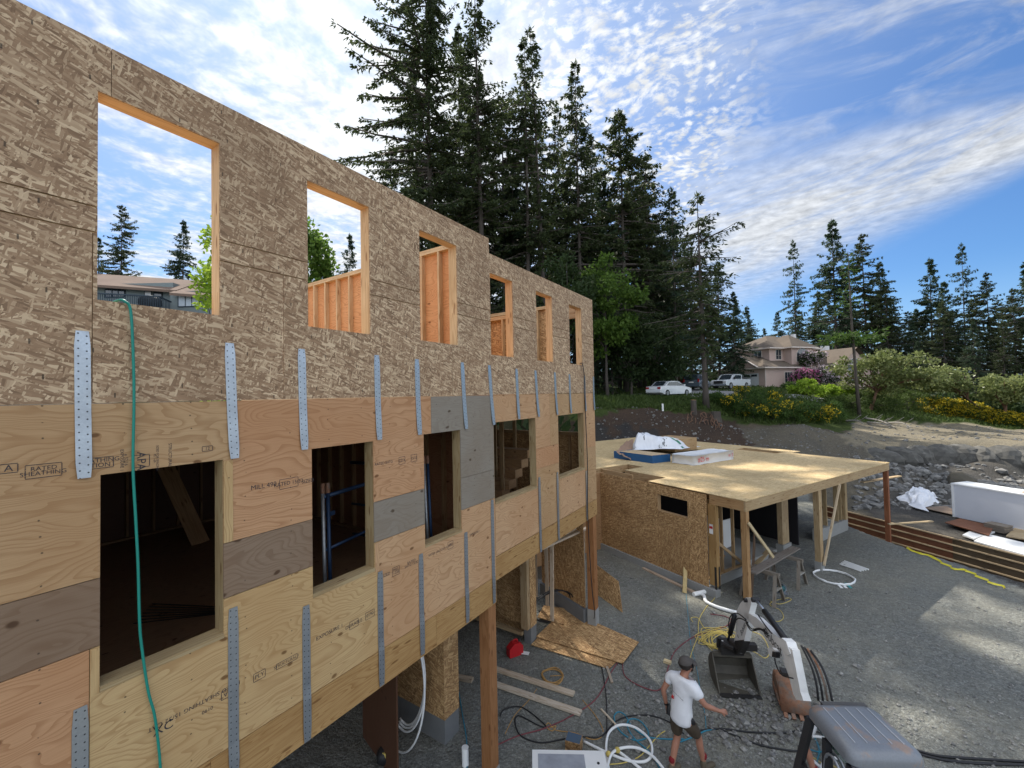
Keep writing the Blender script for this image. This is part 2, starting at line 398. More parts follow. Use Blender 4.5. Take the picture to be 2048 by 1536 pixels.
def m_ply():
    m, k = mat('plywood'); uv = k.vm('ADD', uvn(k), k.vm('SCALE', (17., 9.3, 0), None, 0, objrand(k))); oc = objcol(k)
    w = k.vm('SCALE', k.vm('SUBTRACT', k.noise(uv, 2.2, 2, .5, 0, 1, '2D'), (.5, .5, .5)), None, 0, .12)
    u2 = k.vm('ADD', uv, w)
    n = k.noise(k.mapv(u2, (.42, 1.75, 1)), 1.6, 2.2, .45, .35, 0, '2D')
    ring = k.m('FRACT', k.m('MULTIPLY', n, 21.))
    line = k.mr(ring, .45, 1.0, 0, 1, True)
    fine = k.noise(k.mapv(uv, (4, 120, 1)), 1, 3, .6, 0, 0, '2D')
    big = k.noise(uv, .9, 3, .55, 0, 0, '2D')
    dk = k.mix(1., oc, (.56, .40, .27, 1), 'MULTIPLY'); lt = k.mix(1., oc, (1.14, 1.12, 1.08, 1), 'MULTIPLY')
    weather = k.sep(oc)  # grey boards show little ring contrast
    sat = k.mr(k.m('SUBTRACT', weather[0], weather[2]), .04, .14, .28, 1)
    col = k.mix(k.m('MULTIPLY', line, k.m('MULTIPLY', sat, .45)), lt, dk)
    col = k.mix(k.mr(fine, .35, .7, 0, .22), col, dk)
    col = k.mix(k.mr(big, .38, .68, 0, .38), col, k.mix(1., oc, (.86, .68, .52, 1), 'MULTIPLY'))
    # knots
    kv = k.mapv(u2, (1.9, 3.3, 1)); kd = k.voro(kv, 1, 'Distance', 'F1', 1, '2D'); ks = k.sep(k.voro(kv, 1, 'Color', 'F1', 1, '2D'))
    kn = k.m('MULTIPLY', k.mr(kd, .035, .075, 1, 0, True), k.m('GREATER_THAN', ks[0], .52))
    col = k.mix(k.m('MULTIPLY', kn, .85), col, k.mix(1., oc, (.30, .20, .13, 1), 'MULTIPLY'))
    # nail heads in rows on the studs and panel edges
    sp = k.sep(uvn(k)); a = k.m('SUBTRACT', k.m('FRACT', k.m('DIVIDE', k.m('ADD', sp[0], k.m('MULTIPLY', k.m('SUBTRACT', k.noise(uv, 3, 1, .5, 0, 0, '2D'), .5), .05)), .405)), .5)
    b = k.m('SUBTRACT', k.m('FRACT', k.m('DIVIDE', sp[1], .105)), .5)
    dd = k.m('SQRT', k.m('ADD', k.m('POWER', k.m('MULTIPLY', a, .405), 2.), k.m('POWER', k.m('MULTIPLY', b, .105), 2.)))
    nail = k.m('MULTIPLY', k.mr(dd, .004, .0075, 1, 0), k.m('GREATER_THAN', k.noise(uv, 8, 0, .5, 0, 0, '2D'), .47))
    col = k.mix(k.m('MULTIPLY', nail, .8), col, (.05, .035, .025, 1))
    finish(k, pbr(k, col, .7, k.m('ADD', line, fine), .12, .002, 0, .25)); return m
PLY = m_ply()
def m_wood(name, col=None, rings=7., contrast=.5, dist=.35):
    m, k = mat(name); uv = uvn(k); oc = objcol(k) if col is None else (*col, 1)
    n = k.noise(k.mapv(uv, (.55, 9, 1)), 1., 2.5, .5, dist, 0, '2D')
    ring = k.mr(k.m('FRACT', k.m('MULTIPLY', n, rings)), .35, 1., 0, 1, True)
    fine = k.noise(k.mapv(uv, (6, 180, 1)), 1, 2, .6, 0, 0, '2D'); big = k.noise(uv, 1.5, 2, .5, 0, 0, '2D')
    dk = k.mix(1., oc, (.55, .42, .30, 1), 'MULTIPLY')
    c = k.mix(k.m('MULTIPLY', ring, contrast), oc, dk); c = k.mix(k.mr(fine, .4, .7, 0, .25), c, dk); c = k.mix(k.mr(big, .4, .75, 0, .3), c, dk)
    kv = k.mapv(uv, (1.3, 6, 1)); kd = k.voro(kv, 1, 'Distance', 'F1', 1, '2D')
    c = k.mix(k.m('MULTIPLY', k.mr(kd, .04, .10, 1, 0, True), .75), c, k.mix(1., oc, (.32, .2, .12, 1), 'MULTIPLY'))
    finish(k, pbr(k, c, .72, k.m('ADD', ring, fine), .12, .002, 0, .25)); return m
LUM = m_wood('lumber')                      # takes the object's own colour
LVL = m_wood('laminated_beam', (.44, .27, .11), 9, .62, 1.3)
PINE = (.50, .345, .195); FIR = (.30, .135, .055); PALE = (.56, .47, .36); GREYW = (.22, .20, .17)

def flat(name, col, rough=.6, metal=0., spec=.4, bump=None, var=.25, scale=6., **kw):
    m, k = mat(name); tc = k.node('ShaderNodeTexCoord').outputs['Object']
    n = k.noise(tc, scale, 4, .6)
    c = k.mix(k.mr(n, .3, .75, 0, var), (*col, 1), (*[a*.45 for a in col], 1))
    finish(k, pbr(k, c, rough, n if bump else None, .3, bump or .01, metal, spec, **kw)); return m
def m_galv(name='galvanised_steel', holes=True):
    m, k = mat(name); uv = uvn(k); s_ = k.sep(uv)
    n = k.noise(uv, 60, 3, .6, 0, 0, '2D'); n2 = k.noise(uv, 6, 2, .5, 0, 0, '2D')
    c = k.mix(n, (.36, .40, .45, 1), (.52, .56, .61, 1)); c = k.mix(k.mr(n2, .4, .7, 0, .35), c, (.38, .40, .42, 1))
    al = None
    if holes:
        u = k.m('DIVIDE', s_[0], .052); row = k.m('FLOOR', u); fu = k.m('SUBTRACT', k.m('FRACT', u), .5)
        # zig-zag pair per row
        d = None
        for off, vv in ((-.16, -.021), (.16, .021)):
            du = k.m('MULTIPLY', k.m('SUBTRACT', fu, off), .052); dv = k.m('SUBTRACT', s_[1], vv)
            q = k.m('SQRT', k.m('ADD', k.m('MULTIPLY', du, du), k.m('MULTIPLY', dv, dv)))
            d = q if d is None else k.m('MINIMUM', d, q)
        h = k.mr(d, .0042, .0062, 1, 0)
        c = k.mix(h, c, (.03, .03, .035, 1)); al = h
    rr = k.mr(n2, .3, .7, .28, .45)
    me = .85 if al is None else k.m('MULTIPLY', k.m('SUBTRACT', 1., al), .85)
    finish(k, pbr(k, c, rr, n, .05, .002, me, .5)); return m
GALV = m_galv(); GALVP = m_galv('plain_galvanised_steel', False)
INK = flat('stamp_ink', (.055, .045, .05), .8, var=.6, scale=40)
def m_faded(name, col, cut):
    m, k = mat(name); tc = k.node('ShaderNodeTexCoord').outputs['Object']
    f = k.m('GREATER_THAN', k.m('ADD', k.noise(tc, 55, 3, .7), k.m('MULTIPLY', k.noise(tc, 9, 2, .5), .5)), cut)
    a = pbr(k, (*col, 1), .8); t = k.node('ShaderNodeBsdfTransparent').outputs[0]
    mx = k.node('ShaderNodeMixShader', {0: f}); k.l.new(a, mx.inputs[1]); k.l.new(t, mx.inputs[2]); finish(k, mx.outputs[0]); return m
INKF = m_faded('faded_stamp_ink', (.05, .045, .05), .93)
REDF = m_faded('faded_red_paint', (.55, .02, .03), .92)
CONC = flat('concrete', (.30, .30, .285), .9, bump=.01, scale=5)
CONCD = flat('dark_concrete', (.17, .175, .175), .9, bump=.01, scale=5)  # darker grey concrete for the set-back footings
BLACK = flat('black_rubber', (.016, .016, .018), .5, scale=10)
DARKST = flat('dark_steel', (.05, .047, .045), .5, .5, var=.5)
WHITEP = flat('white_paint', (.78, .78, .76), .35, var=.06)
PVC = flat('white_plastic_pipe', (.80, .81, .80), .4, var=.06)
RED = flat('red_plastic', (.45, .015, .02), .4, var=.2)
BLUEP = flat('blue_wrap', (.012, .085, .22), .45, var=.3)
GREENH = flat('green_hose_rubber', (.012, .25, .19), .45, var=.2)
BLUEH = flat('blue_hose_rubber', (.03, .22, .32), .45, var=.2)
YELC = flat('yellow_cord', (.62, .48, .13), .6, var=.3)
ORAC = flat('orange_cord', (.42, .24, .08), .6, var=.3)
REDC = flat('dark_red_hose', (.20, .045, .055), .55, var=.3)
BLUEST = flat('blue_scaffold_paint', (.022, .05, .11), .45, .3, var=.5, scale=14)
WORN = flat('worn_galvanised_tube', (.40, .42, .43), .45, .6, var=.6, scale=20)
def m_wrap():
    m, k = mat('white_wrap_plastic'); tc = k.node('ShaderNodeTexCoord').outputs['Object']
    n = k.noise(tc, 5, 4, .6, .6); n2 = k.noise(tc, 1.6, 2, .5)
    c = k.mix(k.mr(n2, .4, .7, 0, .3), (.74, .75, .76, 1), (.52, .54, .55, 1)); finish(k, pbr(k, c, .4, n, .6, .05, 0, .4)); return m
WRAP = m_wrap()
def m_rust():
    m, k = mat('rusty_steel'); tc = k.node('ShaderNodeTexCoord').outputs['Object']
    n = k.noise(tc, 5, 5, .65); n2 = k.noise(tc, 22, 3, .6)
    c = k.ramp(n, [(.3, (.20, .085, .045)), (.5, (.27, .14, .085)), (.62, (.20, .16, .13)), (.75, (.10, .085, .075))])
    finish(k, pbr(k, k.mix(k.mr(n2, .5, .75, 0, .5), c, (.09, .07, .06, 1)), .75, n2, .3, .006, .25, .4)); return m
RUST = m_rust()
def m_glass(name, col=(.55, .75, .68), dark=.5):
    m, k = mat(name); g = k.node('ShaderNodeBsdfGlossy', {'Color': (.9, .9, .9, 1), 'Roughness': .03}).outputs[0]
    t = k.node('ShaderNodeBsdfTransparent', {'Color': (*col, 1)}).outputs[0]
    lw = k.node('ShaderNodeFresnel', {'IOR': 1.5}).outputs[0]
    mx = k.node('ShaderNodeMixShader', {0: k.m('ADD', k.m('MULTIPLY', lw, .9), .03)}); k.l.new(t, mx.inputs[1]); k.l.new(g, mx.inputs[2]); finish(k, mx.outputs[0]); return m
GLASS = m_glass('tinted_cab_glass', (.24, .36, .31)); 
PANE = flat('dark_window_glass', (.03, .04, .05), .06, 0, .9, var=.3)
def m_carpaint(name, col): return flat(name, col, .25, .1, .6, var=.04, scale=2, **{'Coat Weight': .6})

# ---------------------------------------------------------------- ground
def zone(px, F, z):
    """soil colour at a place: gravel, dirt, grass, rock"""
    gravel = (.215, .222, .208); dirt = (.115, .098, .078); brown = (.072, .052, .04); grass = (.052, .075, .022); rock = (.115, .112, .105); pale = (.23, .205, .155); mound = (.13, .118, .095); floor_ = (.06, .055, .03)
    if px is None: return gravel
    if px < 1130:
        return gravel if F < 13 else (floor_ if F > 22 else dirt)
    lim = np.interp(px, [1130, 1480, 1590, 1690, 1770, 1900, 2048, 2300], [25, 24, 22.5, 18, 16.0, 13.4, 10.9, 9.5])
    if F < lim: return gravel
    if px < 1480:
        top_ = np.interp(px, [1130, 1260, 1400, 1480], [29.6, 30, 32.3, 32.5])
        return (.05, .047, .045) if (F < 28.6 and px < 1330) else (brown if F < top_ else grass)
    if px < 1690: return mound if F < 31.3 else (grass if F > 32.2 else dirt)
    if px < 1730 and F < 29: return mound
    g0 = np.interp(px, [1690, 1770, 1900, 2048], [36, 38, 39.5, 37])
    if F > g0: return grass
    r0 = np.interp(px, [1690, 1770, 1900, 2048], [28.6, 28.5, 28.4, 26.4])
    r1 = np.interp(px, [1690, 1770, 1900, 2048], [27.4, 27.2, 26.6, 24.6])
    if F > r0: return pale
    if F > r1: return rock
    return (.10, .095, .088)
def build_ground():
    rad = [.4]
    while rad[-1] < 1400:
        r_ = rad[-1]; rad.append(r_+(.25 if r_ < 12 else .22 if r_ < 34 else .5 if r_ < 48 else 1.5 if r_ < 90 else r_*.2))
    base = math.atan2(_rt.y, _rt.x)
    angs = [R(a) for a in np.concatenate([np.arange(-180, -62, 6.), np.arange(-62, 8, .7), np.arange(8, 64, .33), np.arange(64, 180, 6.)])]
    fd = Vector((FW.x, FW.y)).normalized(); rd = Vector((_rt.x, _rt.y))
    V, cols = [], []
    for r_ in rad:
        for a in angs:
            q = fd*math.cos(a)*r_+rd*math.sin(a)*r_; x, y = EYE.x+q.x, EYE.y+q.y
            F, px = polar(x, y); jit = 1+.06*vnoise(x*.7, y*.7)+.03*vnoise(x*2.3+9, y*2.3)
            V.append((x, y, ground(x, y)))
            cols.append(zone(None if px is None or F < 3 else px+60*vnoise(x*.5+4, y*.5), F*jit, V[-1][2]))
    n = len(angs); Fc = []
    for i in range(len(rad)-1):
        for j in range(n):
            j2 = (j+1) % n; Fc.append((i*n+j, (i+1)*n+j, (i+1)*n+j2, i*n+j2))
    V.append((EYE.x, EYE.y, 0)); cols.append((.215, .222, .208))
    for j in range(n): Fc.append((len(V)-1, j, (j+1) % n))
    me = bpy.data.meshes.new('ground'); me.from_pydata(V, [], Fc)
    at = me.color_attributes.new('soil', 'FLOAT_COLOR', 'POINT'); at.data.foreach_set('color', [c for q in cols for c in (*q, 1)])
    me.shade_smooth(); o = bpy.data.objects.new('ground', me); C.objects.link(o); o['kind'] = 'structure'
    m, k = mat('site_soil'); a = k.node('ShaderNodeAttribute', attribute_name='soil').outputs['Color']
    tc = k.node('ShaderNodeNewGeometry').outputs['Position']
    s1 = k.voro(tc, 48, 'Color'); s2 = k.voro(tc, 19, 'Color'); d2 = k.voro(tc, 19, 'Distance'); d1 = k.voro(tc, 48, 'Distance')
    n = k.noise(tc, .45, 5, .6); n2 = k.noise(tc, 3.2, 5, .65)
    g1 = k.sep(s1)[0]; g2 = k.sep(s2)[0]
    st = k.m('ADD', k.m('MULTIPLY', g1, .55), k.m('MULTIPLY', g2, .45))
    c = k.mix(1., a, k.ramp(st, [(.12, .42), (.45, .88), (.7, 1.15), (.92, 1.9)]), 'MULTIPLY')
    c = k.mix(k.mr(d1, .02, .5, .0, .5), c, k.mix(1., a, (.45, .45, .45, 1), 'MULTIPLY'))
    c = k.mix(k.mr(n, .35, .7, 0, .45), c, k.mix(1., a, (1.35, 1.22, .98, 1), 'MULTIPLY'))
    c = k.mix(k.mr(n2, .42, .72, 0, .32), c, k.mix(1., a, (.58, .60, .62, 1), 'MULTIPLY'))
    hgt = k.m('ADD', k.m('ADD', k.m('MULTIPLY', d1, -.5), k.m('MULTIPLY', d2, -.8)), k.m('MULTIPLY', n2, 1.5))
    finish(k, pbr(k, c, .95, hgt, .75, .035, 0, .1)); me.materials.append(m)
    return o
ground_o = build_ground()

# ---------------------------------------------------------------- the framed building
EZ = 6.05
bld = thing('framed_building', (-4, 4, 0), 'large two-storey timber-framed shell sheathed in strand board above and plywood below', 'building')
def wallrects(y0, y1, z0, z1, holes):
    """rectangle minus window holes, as a list of rectangles"""
    ys = sorted({y0, y1, *[max(y0, min(y1, h[0])) for h in holes], *[max(y0, min(y1, h[1])) for h in holes]})
    out = []
    for a, b in zip(ys, ys[1:]):
        if b-a < 1e-5: continue
        segs = [(z0, z1)]
        for h in holes:
            if h[0] <= a+1e-6 and h[1] >= b-1e-6:
                ns = []
                for s0, s1 in segs:
                    if h[3] <= s0 or h[2] >= s1: ns.append((s0, s1)); continue
                    if h[2] > s0: ns.append((s0, h[2]))
                    if h[3] < s1: ns.append((h[3], s1))
                segs = ns
        out += [(a, b, s0, s1) for s0, s1 in segs if s1-s0 > 1e-4]
    return out
UPW = [(.865, 1.63, .725, 2.22), (2.42, 3.18, .73, 2.23), (3.98, 4.735, .74, 2.22), (5.56, 6.24, .655, 2.01), (7.075, 7.745, .65, 2.01), (8.55, 9.23, .66, 2.0)]
LOW = [(.885, 1.65, -2.0, -.505), (2.445, 3.2, -2.0, -.51), (4.005, 4.75, -1.99, -.505), (5.60, 6.97, -1.79, -.455), (7.91, 9.23, -1.79, -.465)]
def sheet(name, y0, y1, z0, z1, holes, m, color=None, x=0., t=.012, label=None, parent=None):
    b = MB()
    for a, c_, s0, s1 in wallrects(y0, y1, z0, z1, holes):
        for X in (x, x-t):
            q = [(X, a, EZ+s0), (X, c_, EZ+s0), (X, c_, EZ+s1), (X, a, EZ+s1)]; uv = [(p[1], p[2]) for p in q]
            b.face(q if X == x else q[::-1], uv if X == x else uv[::-1])
    def edge(a, c_, s0, s1, inward):
        for (p, q) in (((a, s0), (c_, s0)), ((c_, s0), (c_, s1)), ((c_, s1), (a, s1)), ((a, s1), (a, s0))):
            f = [(x, p[0], EZ+p[1]), (x-t, p[0], EZ+p[1]), (x-t, q[0], EZ+q[1]), (x, q[0], EZ+q[1])]
            b.face(f[::-1] if inward else f, [(0, 0), (t, 0), (t, 1), (0, 1)])
    for r_ in wallrects(y0, y1, z0, z1, holes): edge(*r_, False)
    return b.build(name, m, parent or bld, color, label=label)
# strand board sheets of the upper wall, laid in three courses with open gaps
G = .003
for y0, y1 in ((-2.2, .84), (.84, 2.17), (2.17, 4.60), (4.60, 7.03), (7.03, 9.92)):
    sheet('strand_board_sheet', y0+G, y1-G, -.001, 1.193, UPW, OSB)
for y0, y1 in ((-2.2, 1.9), (1.9, 4.34), (4.34, 5.55), (5.55, 7.9), (7.9, 9.92)):
    for a, c_, s0, s1 in wallrects(y0+.0015, y1-.0015, 1.204, 1.374, UPW): sheet('strand_board_strip', a, c_, s0, s1, [], OSB)
for y0, y1, t in ((-2.2, .935, 2.575), (.935, 3.37, 2.575), (3.37, 5.55, 2.575), (5.55, 7.6, 2.33), (7.6, 9.92, 2.33)):
    sheet('strand_board_sheet', y0+.002, y1-.002, 1.385, t, UPW, OSB)
# plywood of the lower wall
TAN, PINK, YEL, GRY, GRB, LT = (.43, .285, .155), (.47, .275, .15), (.49, .345, .175), (.24, .215, .18), (.23, .165, .115), (.49, .315, .18)
H = LOW
for nm, y0, y1, z0, z1, col_ in (
 ('plywood_sheet', -2.2, 1.718, -1.213, -.007, TAN), ('plywood_sheet', 1.722, 4.148, -1.213, -.007, PINK), ('plywood_sheet', 4.152, 5.58, -1.213, -.007, GRY),
 ('plywood_strip', -2.2, .886, -1.677, -1.219, GRB), ('plywood_strip', 1.645, 2.447, -1.677, -1.219, GRB), ('plywood_strip', 3.197, 4.007, -1.677, -1.219, GRY), ('plywood_strip', 4.745, 5.58, -1.677, -1.219, GRY),
 ('plywood_sheet', -2.2, .832, -2.93, -1.683, PINK), ('plywood_sheet', .836, 3.243, -2.93, -1.683, YEL), ('plywood_sheet', 3.247, 5.58, -2.93, -1.683, LT)):
    sheet(nm, y0, y1, z0, z1, H, PLY, col_)
for y0, y1, z0, z1, col_ in ((5.60, 7.553, -1.05, -.007, LT), (7.557, 9.30, -1.05, -.007, TAN), (9.304, 9.92, -1.32, -.007, LT), (6.95, 7.93, -1.44, -1.054, PINK), (9.2, 9.30, -1.6, -1.054, LT), (9.304, 9.92, -2.63, -1.324, TAN),
   (5.60, 7.02, -2.63, -1.444, LT), (7.024, 7.93, -2.63, -1.444, TAN), (7.934, 9.30, -2.63, -1.605, LT)):
    sheet('plywood_sheet', y0, y1, z0, z1, H, PLY, col_, x=-.008)
for y0, y1, z0, z1, col_ in ((1.652, 1.722, -1.213, -.52, YEL), (.838, .882, -2.0, -1.69, YEL), (3.205, 3.26, -2.02, -1.69, LT)):
    b = MB(); b.obox((.003, (y0+y1)/2, EZ+(z0+z1)/2), (1, 0, 0), (0, 1, 0), (0, 0, 1), .005, y1-y0, z1-z0); b.build('plywood_filler_strip', PLY, bld, col_)
# laminated beams under the wall
for y0, y1, z0, z1 in ((-2.2, 1.55, -3.355, -2.936), (1.553, 4.19, -3.355, -2.936), (4.193, 5.575, -3.355, -2.936)):
    b = MB(); b.obox((-.09, (y0+y1)/2, EZ+(z0+z1)/2), (1, 0, 0), (0, 1, 0), (0, 0, 1), .18, y1-y0, z1-z0); b.build('laminated_beam', LVL, bld)
for y0, y1 in ((5.585, 7.12), (7.123, 9.92)):
    b = MB(); b.obox((-.098, (y0+y1)/2, EZ-2.828), (1, 0, 0), (0, 1, 0), (0, 0, 1), .18, y1-y0, .375); b.build('laminated_beam', LVL, bld)
# wall framing behind the sheathing
def framing(holes, z0, z1, y0, y1, extra=(), tops=None):
    b = MB(); ys = list(np.arange(y0+.02, y1, .406))+[h[0]-.02 for h in holes]+[h[1]+.02 for h in holes]
    for y in ys:
        if any(h[0]-.018 < y < h[1]+.018 for h in holes): continue
        zt = z1 if tops is None or y < 5.55 else tops
        b.obox((-.083, y, EZ+(z0+zt)/2), (1, 0, 0), (0, 1, 0), (0, 0, 1), .138, .038, zt-z0-.08)
    for h in holes:
        for zz in (h[2]-.3, h[3]+.165):
            b.obox((-.083, (h[0]+h[1])/2, EZ+zz), (1, 0, 0), (0, 1, 0), (0, 0, 1), .136, h[1]-h[0]+.08, .5 if zz < h[2] else .25)
    for zz, a, c_ in extra: b.obox((-.083, (a+c_)/2, EZ+zz), (1, 0, 0), (0, 1, 0), (0, 0, 1), .134, c_-a, .09)
    return b
ex = []
for a, c_ in ((-2.2, .86), (1.66, 2.41), (3.2, 3.97), (4.76, 5.54), (6.26, 7.06), (7.76, 8.54), (9.25, 9.9)): ex += [(1.2, a, c_), (1.38, a, c_)]
framing(UPW, .0, 2.575, -2.2, 9.92, ex+[(2.525, -2.2, 5.55), (2.285, 5.55, 9.92)], 2.33).build('wall_framing', LUM, bld, PINE)
ex = []
for a, c_ in ((-2.2, .87), (1.67, 2.43), (3.22, 3.99), (4.77, 5.58), (6.98, 7.9), (9.25, 9.9)): ex += [(-1.216, a, c_), (-1.68, a, c_)]
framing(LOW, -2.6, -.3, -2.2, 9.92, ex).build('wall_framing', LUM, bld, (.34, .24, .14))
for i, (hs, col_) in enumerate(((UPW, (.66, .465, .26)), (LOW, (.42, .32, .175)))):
    for h in hs:
        b = MB(); d = .145; xc = -.013-d/2
        for y in (h[0]+.0, h[1]+.0):
            sg = -1 if y == h[0] else 1
            b.obox((xc, y+sg*(.019-.002), EZ+(h[2]+h[3])/2), (1, 0, 0), (0, 1, 0), (0, 0, 1), d, .038, h[3]-h[2]+.02)
        b.obox((xc, (h[0]+h[1])/2, EZ+h[3]+.017), (1, 0, 0), (0, 1, 0), (0, 0, 1), d+.004, h[1]-h[0]+.09, .038)
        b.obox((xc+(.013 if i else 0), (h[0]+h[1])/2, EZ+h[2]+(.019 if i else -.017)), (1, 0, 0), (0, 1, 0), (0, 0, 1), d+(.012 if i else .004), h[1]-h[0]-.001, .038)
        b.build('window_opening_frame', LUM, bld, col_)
# steel tie straps
def strap(y0, y1, z0, z1, low):
    """z0 top, z1 bottom; y at top and bottom; upper straps hang loose and bow off the wall"""
    b = MB(); n = 10; w = .081; t = .0025; P = []
    for i in range(n+1):
        f = i/n; z = z0+(z1-z0)*f; y = y0+(y1-y0)*f
        x = (.004 if not low else .005)+(.05*max(0, f-.5)**1.5 if not low else (.008 if z < -2.93 else .0))
        P.append((x, y, z+EZ))
    L = 0
    for i in range(n):
        a, c_ = P[i], P[i+1]; l2 = L+abs(c_[2]-a[2]); cut = .008 if i in (0, n-1) else 0
        wa = w/2-(cut if i == 0 else 0); wb = w/2-(cut if i == n-1 else 0)
        for X, fl in ((t, 0), (0, 1)):
            q = [(a[0]+X, a[1]-wa, a[2]), (c_[0]+X, c_[1]-wb, c_[2]), (c_[0]+X, c_[1]+wb, c_[2]), (a[0]+X, a[1]+wa, a[2])]
            u = [(L, -wa), (l2, -wb), (l2, wb), (L, wa)]
            b.face(q if not fl else q[::-1], u if not fl else u[::-1])
        for sg, ww in ((-1, 1), (1, 1)):
            q = [(a[0], a[1]+sg*wa, a[2]), (c_[0], c_[1]+sg*wb, c_[2]), (c_[0]+t, c_[1]+sg*wb, c_[2]), (a[0]+t, a[1]+sg*wa, a[2])]
            b.face(q if sg > 0 else q[::-1], [(0, .2)]*4)
        L = l2
    b.build('steel_tie_strap', GALV, bld)
for yt, yb, zt, zb in ((.79, .80, .495, -.51), (1.70, 1.73, .495, -.505), (2.345, 2.36, .495, -.505), (3.26, 3.275, .495, -.5), (3.90, 3.92, .485, -.5), (4.815, 4.87, .49, -.5), (5.49, 5.575, .48, -.49),
   (6.31, 6.345, .455, -.44), (6.985, 7.06, .45, -.44), (7.785, 7.84, .44, -.44), (8.485, 8.51, .42, -.44), (9.31, 9.32, .41, -.43), (9.86, 9.86, .4, -.43)): strap(yt, yb, zt, zb, False)
for y_, zt, zb in ((.79, -2.04, -3.35), (1.72, -1.78, -3.2), (2.37, -2.04, -3.345), (3.27, -2.03, -3.335), (3.92, -2.04, -3.32), (4.83, -2.02, -3.33), (5.50, -1.69, -3.33), (7.045, -1.6, -3.02), (7.80, -1.63, -3.02), (9.28, -1.84, -3.0)): strap(y_, y_, zt, zb, True)
# ink stamps printed on the plywood
for body, sz, y_, z_, up in (('A', .05, .505, -.495, 1), ('RATED\nSHEATHING', .05, .655, -.50, 1), ('SHEATHING', .05, .86, -.455, 1)):
    pass
YD, ZU = (0, 1, 0), (0, 0, 1)
def stamp(body, size, px, py, col=INKF, flip=False, rot=False, sq=1., frame=None):
    p = on_plane(px, py, (.002, 0, 0), (1, 0, 0)); ex, ey = Vector(YD), Vector(ZU)
    if flip: ex, ey = -ex, -ey
    if rot: ex, ey = Vector((0, 0, -1)), Vector((0, 1, 0))
    ls = body.split('\n')
    for i, l_ in enumerate(ls): text(l_, 'ink_stamp', size, p+ey*size*.8*((len(ls)-1)/2-i), ex, ey, col, bld, sq)
    if frame:
        w, h_ = frame; b = MB(); t = .004
        for (dy, dz, a, c_) in ((0, h_/2, w, t), (0, -h_/2, w, t), (-w/2, 0, t, h_-t*2), (w/2, 0, t, h_-t*2)): b.box(p.x-.0005, p.x+.0004, p.y+dy-a/2, p.y+dy+a/2, p.z+dz-c_/2, p.z+dz+c_/2)
        b.build('ink_stamp_border', col, bld)
stamp('A', .055, 17, 937, frame=(.075, .055)); stamp('RATED\nSHEATHING', .038, 88, 941, frame=(.16, .085)); stamp('SHEATHING\nATION', .042, 196, 926, frame=(.16, .075)); 
stamp('APA', .075, 282, 922, rot=True, frame=(.10, .09)); stamp('e 32/16\nEXPOSURE 1', .028, 248, 920, rot=True); stamp('SIZED FOR SPACING\nPS 1-09', .021, 312, 916, rot=True); stamp('STRUCTURAL', .03, 340, 910, rot=True); stamp('12', .034, 415, 897, frame=(.075, .04))
stamp('MILL 490', .06, 528, 972); stamp('RATED 15/32', .05, 578, 966, frame=(.18, .09)); stamp('SIZED', .05, 616, 962)
stamp('RATED SHTG', .045, 768, 926); stamp('CDX', .05, 804, 921, frame=(.10, .09)); stamp('15/32', .045, 828, 916, frame=(.1, .09))
stamp('RATED SHEATHING 15/32 CAT', .046, 395, 1409, flip=True); stamp('0190', .04, 415, 1420, flip=True); stamp('XC', .09, 327, 1456); stamp('CAT', .05, 452, 1388, flip=True, frame=(.07, .07))
stamp('PLY', .05, 519, 1351, frame=(.1, .07)); stamp('STRUCTURAL 1', .035, 574, 1323, frame=(.2, .05)); stamp('EXPOSURE 1', .055, 660, 1264); stamp('DURABLE', .05, 708, 1248, frame=(.11, .08)); stamp('0190', .05, 740, 1229, frame=(.12, .08))
stamp('SIZED', .05, 772, 1150); stamp('MILL\n1228', .045, 792, 1142, frame=(.11, .10)); stamp('RATED\nSHTG 15/32', .045, 823, 1126); stamp('RATED 15/32 CAT PS 1', .04, 878, 1102); stamp('490', .06, 901, 1090, frame=(.11, .1)); stamp('EXPOSURE 1', .045, 950, 1066)
# floors and ceilings
b = MB(); b.box(-8, -.16, -2.2, 9.9, EZ-.06, EZ-.035); b.build('upper_floor', PLY, bld, (.56, .38, .21))
b = MB()
for y in np.arange(-2.1, 9.9, .41): b.box(-8, -.16, y, y+.04, EZ-.36, EZ-.062)
b.build('floor_joists', LUM, bld, (.34, .22, .12))
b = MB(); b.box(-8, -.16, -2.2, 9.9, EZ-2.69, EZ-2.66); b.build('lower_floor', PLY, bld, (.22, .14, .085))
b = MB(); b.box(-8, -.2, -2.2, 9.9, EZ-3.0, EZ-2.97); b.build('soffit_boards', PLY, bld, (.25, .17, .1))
# partitions
def stud_wall(name, a, c_, z0, z1, side, skin, scol, lcol, sp=.41, t=.012, holes=()):
    """wall from a to c_ (x,y); studs on the side given by the vector, skin behind them"""
    a, c_ = Vector((*a, 0)), Vector((*c_, 0)); d = (c_-a).normalized(); s = Vector((*side, 0)).normalized(); L = (c_-a).length
    b = MB(); mid = (a+c_)/2
    b.obox(mid+s*(-t/2)+Vector((0, 0, (z0+z1)/2)), s, d, (0, 0, 1), t, L, z1-z0)
    w = b.build(name, skin, bld, scol)
    f = MB(); x = .02
    while x < L:
        f.obox(a+d*x+s*.046+Vector((0, 0, (z0+z1)/2)), s, d, (0, 0, 1), .088, .038, z1-z0-.12); x += sp
    for zz in (z0+.02, z1-.021, z1-.062): f.obox(mid+s*.046+Vector((0, 0, zz)), s, d, (0, 0, 1), .09, L, .038)
    f.build('partition_studs', LUM, w, lcol)
    return w
UF = EZ-.033
stud_wall('partition_wall', (-7.9, 5.40), (-.17, 5.40), UF, 8.61, (0, -1), PLY, (.60, .315, .15), (.66, .48, .28))
